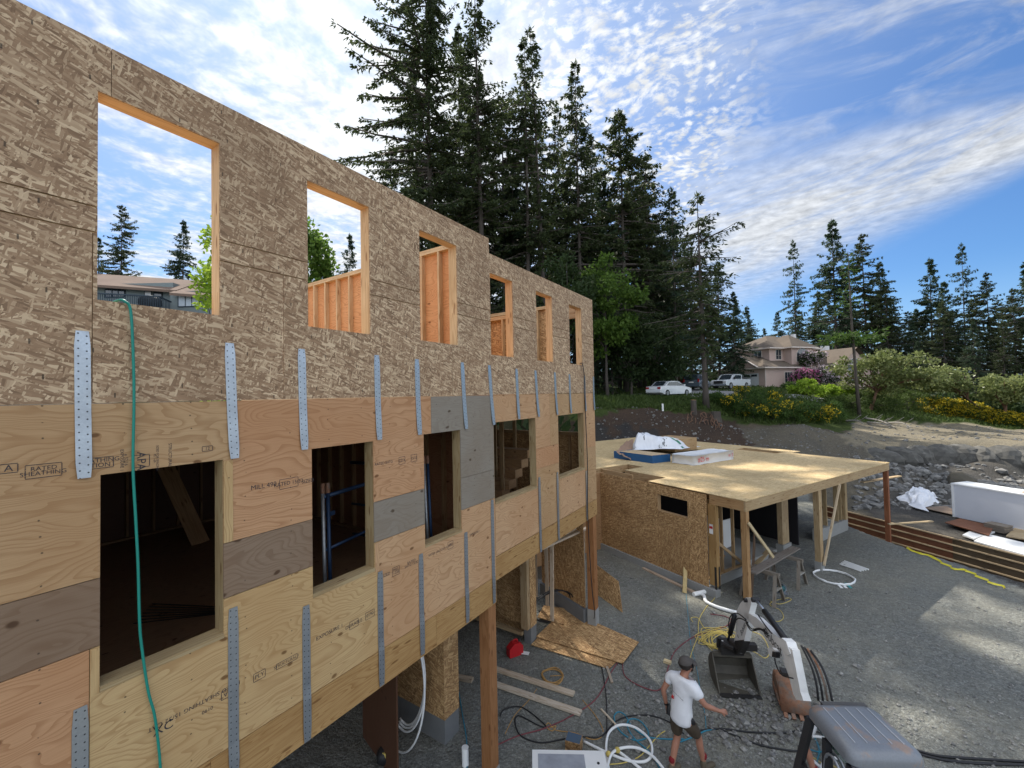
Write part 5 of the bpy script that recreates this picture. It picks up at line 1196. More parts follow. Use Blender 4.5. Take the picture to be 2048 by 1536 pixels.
for s, kn, an, he, toe in ((-1, (-.10, .03, .51), (-.105, -.13, .10), (-.105, -.16, .045), (-.11, .06, .03)), (1, (.115, .26, .53), (.15, .33, .11), (.15, .30, .05), (.19, .52, .03))):
    n = str(s); add('hip'+n, (s*.095, .0, .90), .092, 'pelvis'); add('kn'+n, kn, .056, 'hip'+n); add('ca'+n, tuple(np.array(kn)*.68+np.array(an)*.32+np.array((0, -.02, 0))), .058, 'kn'+n); add('an'+n, an, .036, 'ca'+n); add('he'+n, he, .034, 'an'+n); add('to'+n, toe, (.04, .025), 'he'+n)
skin('body', vs, es, SKIN)
def sk(name, chain, m, lv=2):
    V_, E_, ix = [], [], {}
    for n, p, r_, par in chain:
        ix[n] = len(V_); V_.append((p, r_))
        if par: E_.append((ix[par], ix[n]))
    return skin(name, V_, E_, m, lv)
SHIRT = flat('white_cotton', (.78, .79, .82), .85, bump=.03, var=.14, scale=9)
shirt = sk('t_shirt', [('z', (0, -.01, .78), (.16, .13), None), ('a', (0, -.008, .87), (.192, .15), 'z'), ('b', (0, .012, 1.06), (.178, .142), 'a'), ('c', (.01, .045, 1.30), (.19, .135), 'b'), ('d', (.012, .06, 1.42), (.13, .10), 'c'), ('n', (.015, .075, 1.485), (.078, .072), 'd'),
  ('l', (-.20, .045, 1.405), .085, 'd'), ('l2', (-.265, -.005, 1.26), .082, 'l'), ('r', (.21, .06, 1.405), .085, 'd'), ('r2', (.30, .11, 1.27), .085, 'r')], SHIRT)
fx = bpy.data.textures.new('folds', 'CLOUDS'); fx.noise_scale = .11
dm = shirt.modifiers.new('folds', 'DISPLACE'); dm.texture = fx; dm.strength = .035; dm.mid_level = .5
SHORT = flat('brown_canvas', (.075, .055, .036), .85, var=.4, scale=12)
sk('shorts', [('q', (0, 0, 1.0), (.14, .11), None), ('p', (0, 0, .93), (.165, .125), 'q'), ('h', (-.09, 0, .84), .115, 'p'), ('k', (-.105, .025, .53), .088, 'h'), ('h2', (.09, .03, .84), .115, 'p'), ('k2', (.12, .235, .56), .088, 'h2')], SHORT)
SOCK = flat('red_sock', (.22, .015, .02), .9); BOOT = flat('tan_boot_leather', (.13, .105, .07), .8, var=.5)
for an, he, toe in (((-.105, -.125, .16), (-.105, -.155, .05), (-.11, .08, .045)), ((.15, .325, .18), (.15, .29, .06), (.19, .54, .045))):
    sk('sock', [('a', (an[0], an[1]+.005, an[2]+.10), .05, None), ('b', an, .047, 'a')], SOCK, 1)
    sk('boot', [('a', (an[0], an[1], an[2]), .054, None), ('h', (he[0], he[1], he[2]+.02), (.05, .05), 'a'), ('m', tuple((np.array(he)+np.array(toe))/2), (.05, .042), 'h'), ('t', toe, (.05, .038), 'm')], BOOT)
b = MB(); b.blob((.02, .092, 1.668), (.088, .105, .085), 3, 2, .02); hb = b.build('hair', flat('dark_hair', (.025, .018, .014), .7), per, smooth=True, weld=True)
CAP = flat('grey_brown_cap', (.085, .075, .068), .85, var=.4, scale=20)
b = MB(); 
for i in range(6):
    for j in range(16):
        def q(i, j):
            a, e = j/16*2*math.pi, i/6*math.pi/2; return Vector((.028+.098*math.cos(a)*math.cos(e), .105+.118*math.sin(a)*math.cos(e), 1.70+.085*math.sin(e)))
        b.face([q(i, j), q(i, j+1), q(i+1, j+1), q(i+1, j)])
hx = Vector((.55, .83, 0)); 
b.prism([(.09*math.cos(a)*1.1, max(0, math.sin(a))*.085) for a in np.linspace(0, math.pi, 12)], Vector((.028, .105, 1.70))+hx*.095, Vector((hx.y, -hx.x, 0)), hx+Vector((0, 0, -.25)), Vector((0, 0, 1)), .012)
b.build('flat_cap', CAP, per, smooth=True, weld=True)
b = MB(); e = Vector((.03, .11, 1.665)); sx = Vector((hx.y, -hx.x, 0)); b.obox(e+hx*.088, sx, hx, ZU_, .14, .02, .035); b.obox(e+sx*.077+hx*.02, hx, sx, ZU_, .12, .008, .012); b.build('sunglasses', BLACK, per)
b = MB(); b.blob((.065, .175, 1.585), (.045, .04, .035), 5, 2, .05); b.build('beard', flat('brown_beard', (.03, .02, .015), .8), per, smooth=True, weld=True)
b = MB(); b.tube([(-.276, -.004, .935), (-.275, .0, .915)], .036, 10); b.build('watch', BLACK, per)
b = MB(); b.blob((-.17, -.06, .90), (.05, .06, .10), 2, 1, .2); b.blob((.165, .03, .90), (.03, .06, .06), 6, 1, .1); b.build('tool_pouch', BLACK, per)
# print on the back of the shirt
b = MB(); b.obox((.035, -.135, 1.27), (.97, 0, -.22), (0, 1, 0), (.22, 0, .97), .17, .03, .012); b.build('shirt_lettering_bar', BLACK, shirt) if False else None
WM[shirt.name] = Matrix()
text('CONSTRUCTION', 'shirt_lettering', .03, (.02, -.128, 1.285), (.95, .05, -.28), (.28, -.02, .95), INK, shirt)
b = MB(); b.prism([(.025*math.cos(a)*(1 if i % 2 else .5), .03*math.sin(a)*(1 if i % 2 else .5)) for i, a in enumerate(np.linspace(0, 6.28, 11)[:-1])], (-.045, -.136, 1.215), (1, 0, 0), (0, 0, 1), (0, 1, 0), .02); b.build('red_leaf_emblem', RED, shirt)

# ---------------------------------------------------------------- formwork wall and what lies beyond it
fa, fb, fd_, fn = FA.copy(), FB.copy(), FD.copy(), FN.copy()
fw = thing('formwork_wall', fa, 'long red-brown plywood formwork wall with pale horizontal walers edging the yard', 'formwork')
FORM = m_wood('form_ply', (.19, .085, .048), 3, .3)
n = 6; Lf = (fb-fa).length
for i in range(n):
    a, c_ = fa+fd_*(Lf*i/n+.004), fa+fd_*(Lf*(i+1)/n-.004); b = MB(); b.obox((a+c_)/2-ZU_*.5, fd_, ZU_, fn, (c_-a).length, 1.0, .02); b.build('form_panel', FORM, fw) if i not in (4, 5) else b.build('form_panel', m_wood('weathered_form_ply', (.11, .085, .055), 3, .3) if i == 4 else bpy.data.materials['weathered_form_ply'], fw)
for z in (-.0, -.24, -.5, -.78):
    b = MB(); b.obox((fa+fb)/2+fn*.03+ZU_*z, fd_, ZU_, fn, Lf-(.0 if z > -.1 else .4), .045, .04); b.build('waler', LUM, fw, (.50, .40, .26))
# caution tape lying along the edge
P = [og(x, y, .02+.05*abs(vnoise(x*.07, 3))) for x, y in ((1812, 1096), (1835, 1106), (1858, 1113), (1880, 1124), (1905, 1137), (1930, 1142), (1955, 1155), (1985, 1168), (2005, 1176))]
b = MB(); S = smooth(P, 5)
for w_ in (.0, .05):
    for i in range(len(S)-1):
        u = Vector((0, 0, .035+.03*vnoise(i*.6, w_*40))); s_ = Vector((vnoise(i*.5, 1+w_*9), vnoise(i*.5, 5+w_*9), 0))*.16; s2_ = Vector((vnoise((i+1)*.5, 1+w_*9), vnoise((i+1)*.5, 5+w_*9), 0))*.16
        b.face([S[i]+s_, S[i+1]+s2_, S[i+1]+s2_+u*.5+Vector((.03, .02, .02)), S[i]+s_+u*.5+Vector((.03, .02, .02))])
m, k = mat('yellow_tape'); finish(k, pbr(k, (.75, .66, .06, 1), .4)); o = b.build('caution_tape', m); top(o, 'crumpled yellow caution tape along the edge of the gravel', 'tape')
# white storage box
a, c_ = on_z(1906, 1033, .48), on_z(2060, 1066, .48); d1 = (c_-a).normalized(); d2 = Vector((-d1.y, d1.x, 0)); d2 = d2 if d2.dot(a-EYE) > 0 else -d2
tb = thing('storage_box', a, 'long white box with flat grey-white side panel at the right edge of the rubble', 'storage box')
hz_ = 1.36; LL = 4.6
b = MB(); b.obox(a+d1*LL/2+d2*.5+ZU_*hz_/2, d1, d2, ZU_, LL, 1.0, hz_); b.build('box_shell', flat('white_panel_paint', (.62, .63, .66), .6, var=.08, scale=3), tb)
b = MB(); b.obox(a+d1*LL/2+d2*.5+ZU_*(hz_+.03), d1, d2, ZU_, LL+.04, 1.06, .05); b.build('lid', WHITEP, tb)
b = MB(); b.obox(a+d1*.03-d2*.012+ZU_*hz_/2, d1, d2, ZU_, .07, .02, hz_); b.build('corner_trim', WHITEP, tb)
b = MB(); b.obox(a+d1*2.3+d2*.4+ZU_*(hz_+.075), d1, d2, ZU_, .7, .2, .03); o = b.build('board_offcut', LUM, None, PINE); top(o, 'small board resting on the white box lid', 'board')
W_ = flat('white_sheet_plastic', (.76, .77, .80), .4, var=.12)
tarp('plastic_sheet', [on_z(1796, 1000, .52), on_z(1850, 1022, .5), on_z(1880, 996, .6), on_z(1826, 980, .6)], lambda s, r_: .25*math.sin(math.pi*s)*math.sin(math.pi*r_), W_, 'crumpled white plastic sheet on the rubble by the far deck post', 'plastic sheet', seed=9, fold=.45)
def rawboard(name, px, z, th, m, label, cat, col=None, tilt=0):
    P = [on_z(x, y, z) for x, y in px]; return slab(name, P, th, m, label, cat, 0, col)
rawboard('plywood_sheet', [(1845, 1016), (1985, 1048), (1990, 1030), (1895, 1012)], .5, .02, PLY, 'weathered plywood sheet lying below the white box', 'board', (.22, .17, .13))
rawboard('plywood_sheet', [(1890, 1046), (1978, 1072), (1988, 1054), (1920, 1038)], .56, .03, FORM, 'reddish form board lying on the dirt behind the formwork', 'board')
for i in range(6): 
    b = MB(); q = on_z(1997, 1062, .48); b.obox(q+ZU_*(.02+.045*i), d1, d2, ZU_, .55+.04*(i % 2), .5, .035); o = b.build('stacked_board', LUM, None, (.26, .23, .19)); top(o, 'grey board in the small stack beside the white box', 'board', 'small stack of grey boards')
rawboard('foam_board', [(1925, 1072), (1948, 1080), (1990, 1066), (1948, 1060)], .47, .05, WHITEP, 'white foam board behind the formwork, nearest the plywood', 'foam board')
rawboard('foam_board', [(1948, 1084), (2070, 1118), (2080, 1096), (1975, 1070)], .48, .05, WHITEP, 'long white foam board lying along the formwork top', 'foam board')
rawboard('timber_sheet', [(2012, 1074), (2070, 1084), (2075, 1064), (2030, 1058)], .5, .05, LUM, 'pale boards on black plastic at the right edge', 'board', (.5, .4, .25))
stick('rim_offcut', L(8.9, .6, 2.45), L(11.4, .2, 2.45), .14, .04, (.52, .40, .24), 'long board poking out past the far deck post')
# rubble, stones
ROCK = None
def m_rock(name, a_, c_):
    m, k = mat(name); tc = k.node('ShaderNodeNewGeometry').outputs['Position']; oi = k.node('ShaderNodeNewGeometry').outputs['Random Per Island']
    n = k.noise(tc, 3, 5, .65); col = k.mix(oi, (*a_, 1), (*c_, 1)); col = k.mix(k.mr(n, .4, .7, 0, .5), col, (*[q*.5 for q in a_], 1))
    finish(k, pbr(k, col, .9, n, .4, .03)); return m
ROCK = m_rock('grey_rock', (.10, .10, .097), (.27, .26, .24))
rn = random.Random(11); b = MB()
def stones(n, pxr, Fr, size, b):
    for i in range(n):
        px = rn.uniform(*pxr); F = rn.uniform(*Fr(px)); s = size(rn); p = depth(px, F); b.blob((p.x, p.y, p.z+s*.15), (s*rn.uniform(.7, 1.2), s*rn.uniform(.7, 1.1), s*rn.uniform(.45, .8)), rn.random(), 1, .28)
stones(620, (1700, 2120), lambda px: (np.interp(px, [1700, 1900, 2048, 2120], [19.5, 19, 18.2, 18]), np.interp(px, [1700, 1770, 1900, 2048, 2120], [28, 27.6, 26.8, 24.8, 24])), lambda r: .10+.22*r.random()**2.5, b)
o = b.build('rubble', ROCK); top(o, 'heap of broken grey rubble below the rock cut', 'rubble', kind='stuff')
b = MB(); stones(420, (1480, 1720), lambda px: (23, 31), lambda r: .03+.08*r.random()**3, b); stones(300, (1700, 2050), lambda px: (28.6, 37.5), lambda r: .03+.12*r.random()**3, b); stones(260, (1190, 1480), lambda px: (26.5, 31), lambda r: .03+.12*r.random()**3, b)
o = b.build('mound_stones', ROCK); top(o, 'small stones on the mound, shelf and cut bank', 'stones', kind='stuff')
b = MB(); 
for i in range(1500):
    px, py = rn.uniform(1180, 2048), 1130+406*rn.random()**.8
    p = og(px, py); F = polar(p.x, p.y)[0]
    if F > 15.5 or F < 3: continue
    dens_ = math.exp(-((px-1480)/220)**2-((py-1420)/90)**2)
    s = .012+.03*rn.random()**3+(.05*rn.random()**3 if rn.random() < dens_ else 0)
    b.blob((p.x, p.y, p.z+s*.2), (s, s*rn.uniform(.7, 1), s*.65), i, 1, .25)
o = b.build('loose_gravel', m_rock('gravel_stone', (.13, .13, .128), (.34, .33, .30))); top(o, 'loose stones scattered over the gravel yard', 'gravel', kind='stuff')
b = MB()
for i in range(300):
    p = og(rn.uniform(1420, 1640), rn.uniform(1380, 1490)); s = .025+.05*rn.random()**2
    b.blob((p.x, p.y, p.z+s*.2), (s, s*rn.uniform(.7, 1), s*.65), i, 1, .28)
o = b.build('broken_stones', ROCK); top(o, 'broken stones in front of the excavator bucket', 'stones', kind='stuff')
for i, (px, py, s, l_) in enumerate(((1836, 902+8, .55, 'pale squarish boulder near the far deck corner'), (1915, 958, 1.0, 'large dark brown boulder behind the white box'), (1960, 965, .7, 'dark boulder just right of the largest one'), (2010, 972, .45, 'pale boulder over the middle of the white box'), (2035, 975, .4, 'pale boulder at the photo edge above the white box'), (1860, 935, .5, 'grey boulder among the rubble left of the white box'))):
    p = on_ground(px, py) if False else depth(px, 840*(6.05-1.0)/(py-772)*.0+np.interp(px, [1800, 2048], [25.5, 21.5])); b = MB(); b.blob((p.x, p.y, p.z+s*.2), (s, s*.7, s*.5), i+3, 2, .16); o = b.build('boulder', ROCK if i != 1 else flat('brown_rock', (.085, .075, .055), .9, bump=.05)); top(o, l_, 'boulder')
# rock face pieces standing along the cut
for i in range(9):
    px = 1745+i*42; F = np.interp(px, [1700, 1770, 1900, 2048, 2120], [28.2, 27.9, 27.7, 25.6, 25]); p = depth(px, F, 0); s = rn.uniform(1.1, 1.5); b = MB(); b.blob((p.x, p.y, 1.25), (s, .75, rn.uniform(.75, .98)), i+40, 3, .09); o = b.build('rock_outcrop', m_rock('cut_rock', (.085, .082, .075), (.14, .135, .12)) if i == 0 else bpy.data.materials['cut_rock']); top(o, 'craggy grey rock standing in the cut bank below the pale dirt shelf', 'rock', 'rocks of the cut bank')

# ---------------------------------------------------------------- trees and shrubs
def m_leaf(name, a_, c_, trans=.35, rough=.6):
    m, k = mat(name); g = k.node('ShaderNodeNewGeometry'); r_ = g.outputs['Random Per Island']; oi = objrand(k)
    n = k.noise(g.outputs['Position'], .8, 2, .5)
    col = k.mix(r_, (*a_, 1), (*c_, 1)); col = k.mix(k.m('MULTIPLY', oi, .35), col, (*[q*.6 for q in a_], 1)); col = k.mix(k.mr(n, .4, .7, 0, .3), col, (*[q*.65 for q in c_], 1))
    d = pbr(k, col, rough, spec=.25); t = k.node('ShaderNodeBsdfTranslucent', {'Color': col}).outputs[0]
    mx = k.node('ShaderNodeMixShader', {0: trans}); k.l.new(d, mx.inputs[1]); k.l.new(t, mx.inputs[2]); finish(k, mx.outputs[0]); return m
NEED = m_leaf('fir_needles', (.034, .052, .02), (.085, .11, .04), .4); NEEDB = m_leaf('blue_fir_needles', (.032, .06, .034), (.075, .115, .055), .4)
MAPLE = m_leaf('maple_leaves', (.065, .13, .018), (.17, .27, .05), .5); DKBROAD = m_leaf('dark_broad_leaves', (.028, .05, .016), (.06, .095, .03), .4)
MADR = m_leaf('madrone_leaves', (.11, .15, .04), (.34, .37, .15), .4, .4); GRASSM = m_leaf('grass_blades', (.05, .085, .018), (.12, .17, .045), .4)
LIME = m_leaf('lime_leaves', (.22, .36, .03), (.42, .56, .07), .45); BROOM = m_leaf('broom_green', (.036, .08, .016), (.11, .18, .04), .45)
YFL = m_leaf('yellow_broom_flowers', (.50, .36, .015), (.72, .56, .04), .3); PINKF = m_leaf('pink_flowers', (.42, .08, .24), (.62, .25, .42), .3); PALEF = m_leaf('pale_pink_flowers', (.55, .42, .47), (.75, .66, .70), .3)
def m_bark(name, a_, c_):
    m, k = mat(name); tc = k.node('ShaderNodeNewGeometry').outputs['Position']; n = k.noise(k.mapv(tc, (5, 5, .9)), 1.5, 4, .65)
    finish(k, pbr(k, k.mix(n, (*a_, 1), (*c_, 1)), .95, n, .6, .05, spec=.1)); return m
BARK = m_bark('fir_bark', (.045, .036, .03), (.13, .115, .10)); BARKR = m_bark('madrone_bark', (.10, .06, .04), (.22, .13, .09)); BARKD = m_bark('dead_wood', (.16, .15, .14), (.34, .32, .29))

class Leaves:
    """fast store of small flat blades"""
    def __init__(s, seed): s.r = np.random.RandomState(seed); s.q = []
    def blades(s, P, D, length, width, droop=.0, jit=.4):
        """diamond blades from points P along directions D (n,3)"""
        n = len(P); r = s.r
        D = D+r.normal(0, jit, (n, 3)); D[:, 2] -= droop; D /= np.linalg.norm(D, axis=1)[:, None]+1e-9
        S = np.cross(D, r.normal(0, 1, (n, 3))); S /= np.linalg.norm(S, axis=1)[:, None]+1e-9
        l = (length*r.uniform(.6, 1.25, n))[:, None]; w = (width*r.uniform(.6, 1.3, n))[:, None]
        s.q.append(np.stack([P, P+D*l*.45+S*w*.5, P+D*l, P+D*l*.45-S*w*.5], 1))
    def mesh(s, name, m):
        Q = np.concatenate(s.q).astype(np.float32); n = len(Q); me = bpy.data.meshes.new(name)
        me.vertices.add(n*4); me.vertices.foreach_set('co', Q.reshape(-1)); me.loops.add(n*4); me.loops.foreach_set('vertex_index', np.arange(n*4, dtype=np.int32))
        me.polygons.add(n); me.polygons.foreach_set('loop_start', np.arange(0, n*4, 4, dtype=np.int32)); me.polygons.foreach_set('loop_total', np.full(n, 4, np.int32)); me.materials.append(m); me.update(calc_edges=True); me.validate(); return me
def conifer_mesh(seed, H, Rm, base, dens=1., prof='cone', sparse=0., asym=(0, 0), bl=.5, bw=.16, m=None, dead=.13, trunk_r=None, whorl=.38, nb=(2, 4)):
    r = np.random.RandomState(seed); Lv = Leaves(seed+1); tb = MB(); tr = trunk_r or H*.0115
    ph = r.uniform(0, 6.28); bend = lambda h: np.array([math.sin(h/H*2.1+ph)*H*.006, math.cos(h/H*1.7+ph)*H*.006, h])-np.array([math.sin(ph), math.cos(ph), 0])*H*.006
    hs = np.linspace(0, H, 12); tb.tube([bend(h) for h in hs], [max(.02, tr*(1-(h/H)**1.15*.97))*(1.25 if h == 0 else 1) for h in hs], 8)
    h = base*H; ev = r.rand(14); sect = r.rand(9, 8)
    while h < H*.992:
        t = (h-base*H)/(H*(1-base)); irr = .62+.6*np.interp(t*13, range(14), ev)
        if prof == 'cone': pr = (1-t)**.8*min(1, .45+t*5)
        elif prof == 'column': pr = min(1, .35+t*3.)*(1-t**2.6)**.75
        else: pr = min(1, .3+t*3)*(1-t**2.4)*(.5+.75*np.interp(t*13, range(14), ev[::-1]))
        for _ in range(r.randint(nb[0], nb[1]+1)):
            az = r.uniform(0, 6.283); sec = sect[min(8, int(t*9)), int(az/6.2832*8) % 8]
            if r.rand() < sparse+(.5 if sec < .2 else 0): continue
            ln = Rm*pr*irr*r.uniform(.45, 1.1)*(.75+.5*sec)*(1+asym[0]*math.cos(az-asym[1])); ln = max(ln, .3)
            if r.rand() < .06: ln *= 1.4
            pitch = (.5*t-.20)+r.normal(0, .17); o = bend(h+r.uniform(-.25, .25)); d = np.array([math.cos(az), math.sin(az), 0])
            n = max(3, int(ln/.3)); ss = np.linspace(0, 1, n+1)
            pts = o+d*(ss*ln)[:, None]+np.array([0, 0, 1])*((math.tan(pitch)*ss+(-.42*ss**2+.30*ss**3))*ln)[:, None]
            pts[:, :2] += r.normal(0, .05*ln, 2)*ss[:, None]**2
            if ln > .9: tb.tube([tuple(p) for p in pts[::max(1, n//3)]], [max(.012, .026*ln*(1-.8*q)) for q in ss[::max(1, n//3)]], 3, cap=False)
            if t < .12 and r.rand() < .45+dead: continue
            sidev = np.array([-d[1], d[0], 0])
            for p, s_ in zip(pts, ss):
                if s_ < .14 or r.rand() < dead: continue
                c = int(round(10.5*dens*r.uniform(.45, 1.4))); a = r.choice([-1, 1], c)*r.uniform(.15, 1.35, c); D = d*np.cos(a)[:, None]+sidev*np.sin(a)[:, None]
                P = p+D*r.uniform(0, .34, c)[:, None]*(ln*.16+.3)*(1.1-s_*.6)+np.array([0, 0, -1])*np.abs(r.normal(0, .14, (c, 1)))
                Lv.blades(P, D, bl*(.7+.4*(1-s_)), bw, .55, .38)
        h += whorl*r.uniform(.6, 1.35)*(1.0-.3*t)
    c = int(30*dens); Lv.blades(np.array([bend(H*.985)]*c)+r.normal(0, .10, (c, 3)), np.tile([0, 0, 1.], (c, 1)), bl, bw*.7, 0, .6)
    return tb.mesh('fir_trunk', BARK, True), Lv.mesh('fir_crown', m or NEED)
PROTO = {
 'tall_a': conifer_mesh(1, 42, 7.4, .22, 1.1, 'column', .06, (.35, math.pi), trunk_r=.36),
 'tall_b': conifer_mesh(2, 44, 6.6, .26, 1., 'wave', .10, trunk_r=.36),
 'sparse': conifer_mesh(3, 37, 4.6, .30, .75, 'wave', .30, trunk_r=.27),
 'sparse_b': conifer_mesh(13, 36, 4.2, .34, .7, 'wave', .36, trunk_r=.24, asym=(.5, 0)),
 'spire': conifer_mesh(4, 35, 5.6, .2, 1.0, 'cone', .10, trunk_r=.26),
 'dense': conifer_mesh(5, 30, 6.2, .10, 1.25, 'column', .04, trunk_r=.28),
 'mid': conifer_mesh(6, 24, 6.0, .06, 1.2, 'cone', .03, m=NEEDB, trunk_r=.24),
 'edge': conifer_mesh(27, 17.5, 3.0, .18, 1.0, 'column', .12, (.0, 0), .40, .11, trunk_r=.20, whorl=.34),
 'open': conifer_mesh(8, 26, 5.8, .1, 1.0, 'cone', .14, m=NEEDB, whorl=.6, trunk_r=.2)}
def tree(kind, px, F, ytop, label, group=None, wide=1., rz=None, zb=None, cat='tree', name='fir_tree', lean=(0, 0)):
    p = depth(px, F); zb = p.z if zb is None else zb; yh = 788.7-.0203*(px-1024)
    tm, cm = PROTO[kind]; H0 = max(v.co.z for v in tm.vertices); Ht = EYE.z+(yh-ytop)/FPX*F-zb
    t = local(name, (p.x, p.y, zb-.15), label, cat, group, rnt.uniform(0, 6.28) if rz is None else rz); s = Ht/H0
    t.scale = (s*wide, s*wide, s); t.rotation_euler = (lean[0], lean[1], t.rotation_euler[2])
    for n, me in (('trunk', tm), ('crown', cm)):
        o = bpy.data.objects.new(n, me); C.objects.link(o); o.parent = t
    return t
rnt = random.Random(21)
TALL = 'tall firs behind the framed building'
tree('tall_a', 872, 38, -95, 'tallest broad fir rising over the building roofline, with the widest left boughs', TALL, 1.12, rz=.6)
tree('tall_b', 972, 40, -75, 'tall fir with bare lower trunk, second from the left over the roofline', TALL, 1.05)
tree('sparse', 1058, 42, 62, 'thin ragged fir with gaps in its crown beside a slimmer twin trunk', TALL, 1.05)
tree('sparse_b', 1096, 43, 42, 'slim sparse fir leaning right with a wispy top', TALL, 1.1, lean=(0, .02))
tree('spire', 1168, 44, 103, 'narrow pointed fir standing right of the two sparse ones', TALL, .95)
tree('dense', 1252, 46, 212, 'bushy dark fir stepping down from the narrow pointed one', TALL, 1.05)
tree('dense', 1306, 48, 300, 'dark bushy fir lower on the right flank of the tall group', TALL, .9)
tree('tall_b', 925, 46, 20, 'fir half hidden between the two tallest trunks', TALL, .8)
tree('dense', 1010, 47, 180, 'dark fir filling the gap below the sparse crowns', TALL, .9)
tree('spire', 1130, 50, 200, 'background fir seen between sparse trunks and the pointed fir', TALL, .9)
tree('mid', 1210, 47, 330, 'lower fir in front of the bushy dark one', TALL, .9)
tree('dense', 790, 47, 290, 'fir crown showing just above the stepped wall edge at the left of the group', TALL, .75)
for k_, px, F, yt, w in (('tall_b', 840, 50, 60, .8), ('dense', 950, 52, 150, .9), ('dense', 1085, 54, 230, .95), ('spire', 1195, 55, 260, 1.), ('dense', 1150, 48, 330, 1.), ('mid', 1030, 44, 330, 1.), ('dense', 1280, 56, 330, 1.), ('mid', 1345, 58, 430, 1.1), ('dense', 900, 44, 260, .8)): tree(k_, px, F, yt, 'dark fir packed into the depth of the tall group over the roofline', 'firs filling the depth of the tall group', w)
tree('open', 1352, 46, 372, 'fir with open boughs where the tall group ends', TALL, 1.0)
UND = 'firs of the wood behind the driveway'
for i, (k_, px, F, yt, w) in enumerate((('dense', 1165, 56, 420, .9), ('mid', 1240, 58, 400, 1.), ('dense', 1290, 60, 390, 1.), ('mid', 1330, 55, 470, 1.0), ('dense', 1385, 58, 460, .9), ('mid', 1440, 60, 520, 1.0), ('mid', 1500, 76, 610, 1.1), ('dense', 1050, 55, 430, .9), ('open', 1110, 56, 400, 1), ('mid', 1470, 58, 580, 1.), ('mid', 1350, 50, 560, .9), ('dense', 1415, 68, 540, 1.), ('mid', 1190, 62, 520, 1.2), ('mid', 1275, 52, 600, 1.), ('mid', 1225, 41, 560, .8), ('mid', 1180, 40, 600, .8))):
    tree(k_, px, F, yt, 'dark fir in the thick wood between the tall group and the house', UND, w)
tree('edge', 1411, 33, 377, 'lone fir with bare lower trunk on the bank edge in front of the driveway', None, 1.15)
R2 = 'firs behind and right of the house'
for k_, px, F, yt, w, l_ in (('open', 1594, 74, 478, .8, 'open-boughed pointed fir standing alone left of the pair behind the house'), ('mid', 1676, 72, 434, .95, 'pointed fir rising highest behind the house'), ('dense', 1738, 70, 462, .95, 'heavy dark fir right behind the house chimney'), ('mid', 1768, 74, 520, .9, 'shorter fir on the right shoulder of the heavy dark one'),
   ('mid', 1866, 64, 514, .9, 'pointed blue-green fir at the left of the right-hand trio'), ('open', 1932, 60, 484, .75, 'thin-topped fir in the middle of the right-hand trio'), ('dense', 1985, 58, 540, .8, 'rounded fir near the right photo edge'), ('dense', 2036, 54, 572, .8, 'fir cut by the right photo edge'), ('mid', 1900, 72, 560, 1., 'fir filling in behind the right-hand trio'), ('mid', 1830, 62, 640, .9, 'low fir between the house group and the right-hand trio'),
   ('mid', 1950, 50, 640, .8, 'low-branched fir above the leaning madrone'), ('dense', 2010, 50, 640, .7, 'low dark fir beside the photo edge one'), ('mid', 2060, 60, 520, 1, 'fir just outside the right photo edge'), ('dense', 1890, 58, 600, .9, 'dark fir low between the blue-green one and the thin-topped one'), ('dense', 1960, 56, 590, .9, 'bushy fir beneath the thin-topped one'), ('dense', 1780, 66, 560, .9, 'dark fir joining the two groups right of the house'), ('mid', 1840, 56, 680, 1., 'low fir behind the madrones'), ('dense', 1930, 52, 690, .8, 'lowest dark fir behind the leaning madrone'), ('dense', 1820, 72, 620, 1.1, 'far dark fir low in the gap right of the house'), ('mid', 1700, 80, 540, 1., 'dark fir between the highest fir and the heavy dark one'), ('mid', 1640, 78, 580, 1., 'low fir left of the highest one behind the house'), ('dense', 2000, 66, 600, 1., 'dark fir deep behind the rounded fir'), ('dense', 1905, 66, 620, 1.1, 'dark fir deep behind the right-hand trio'), ('dense', 1855, 60, 660, 1., 'low bushy fir under the blue-green one')):
    tree(k_, px, F, yt, l_, R2, w)
for px, F, yt, w in ((1560, 110, 622, 1.), (1530, 105, 655, 1.1), (1505, 108, 640, 1.), (1600, 100, 600, .9), (1640, 96, 610, 1.), (1700, 90, 590, 1.), (1790, 88, 600, 1.), (1840, 90, 615, 1.), (1480, 96, 600, 1.)):
    tree('mid', px, F, yt, 'small far fir in the distant wood behind the house', 'far firs behind the house', w)
LW = 'firs behind the grey house'
tree('dense', 240, 46, 402, 'dark fir seen left through the first upper window opening', LW, .8); tree('mid', 364, 47, 434, 'dark fir with a bent tip seen right through the first upper window opening', LW, .95)
tree('mid', 700, 44, 462, 'fir seen on the right through the second upper window opening', LW, .8); tree('mid', 655, 50, 500, 'fir half hidden by leaves in the second upper window opening', LW, .9); tree('mid', 196, 52, 470, 'dark fir cut by the left jamb of the first window opening', LW, 1.)
tree('dense', 905, 40, 470, 'dark fir seen through the third upper window opening', LW, .9); tree('dense', 1010, 36, 520, 'dark fir filling the fourth upper window opening', LW, .8)

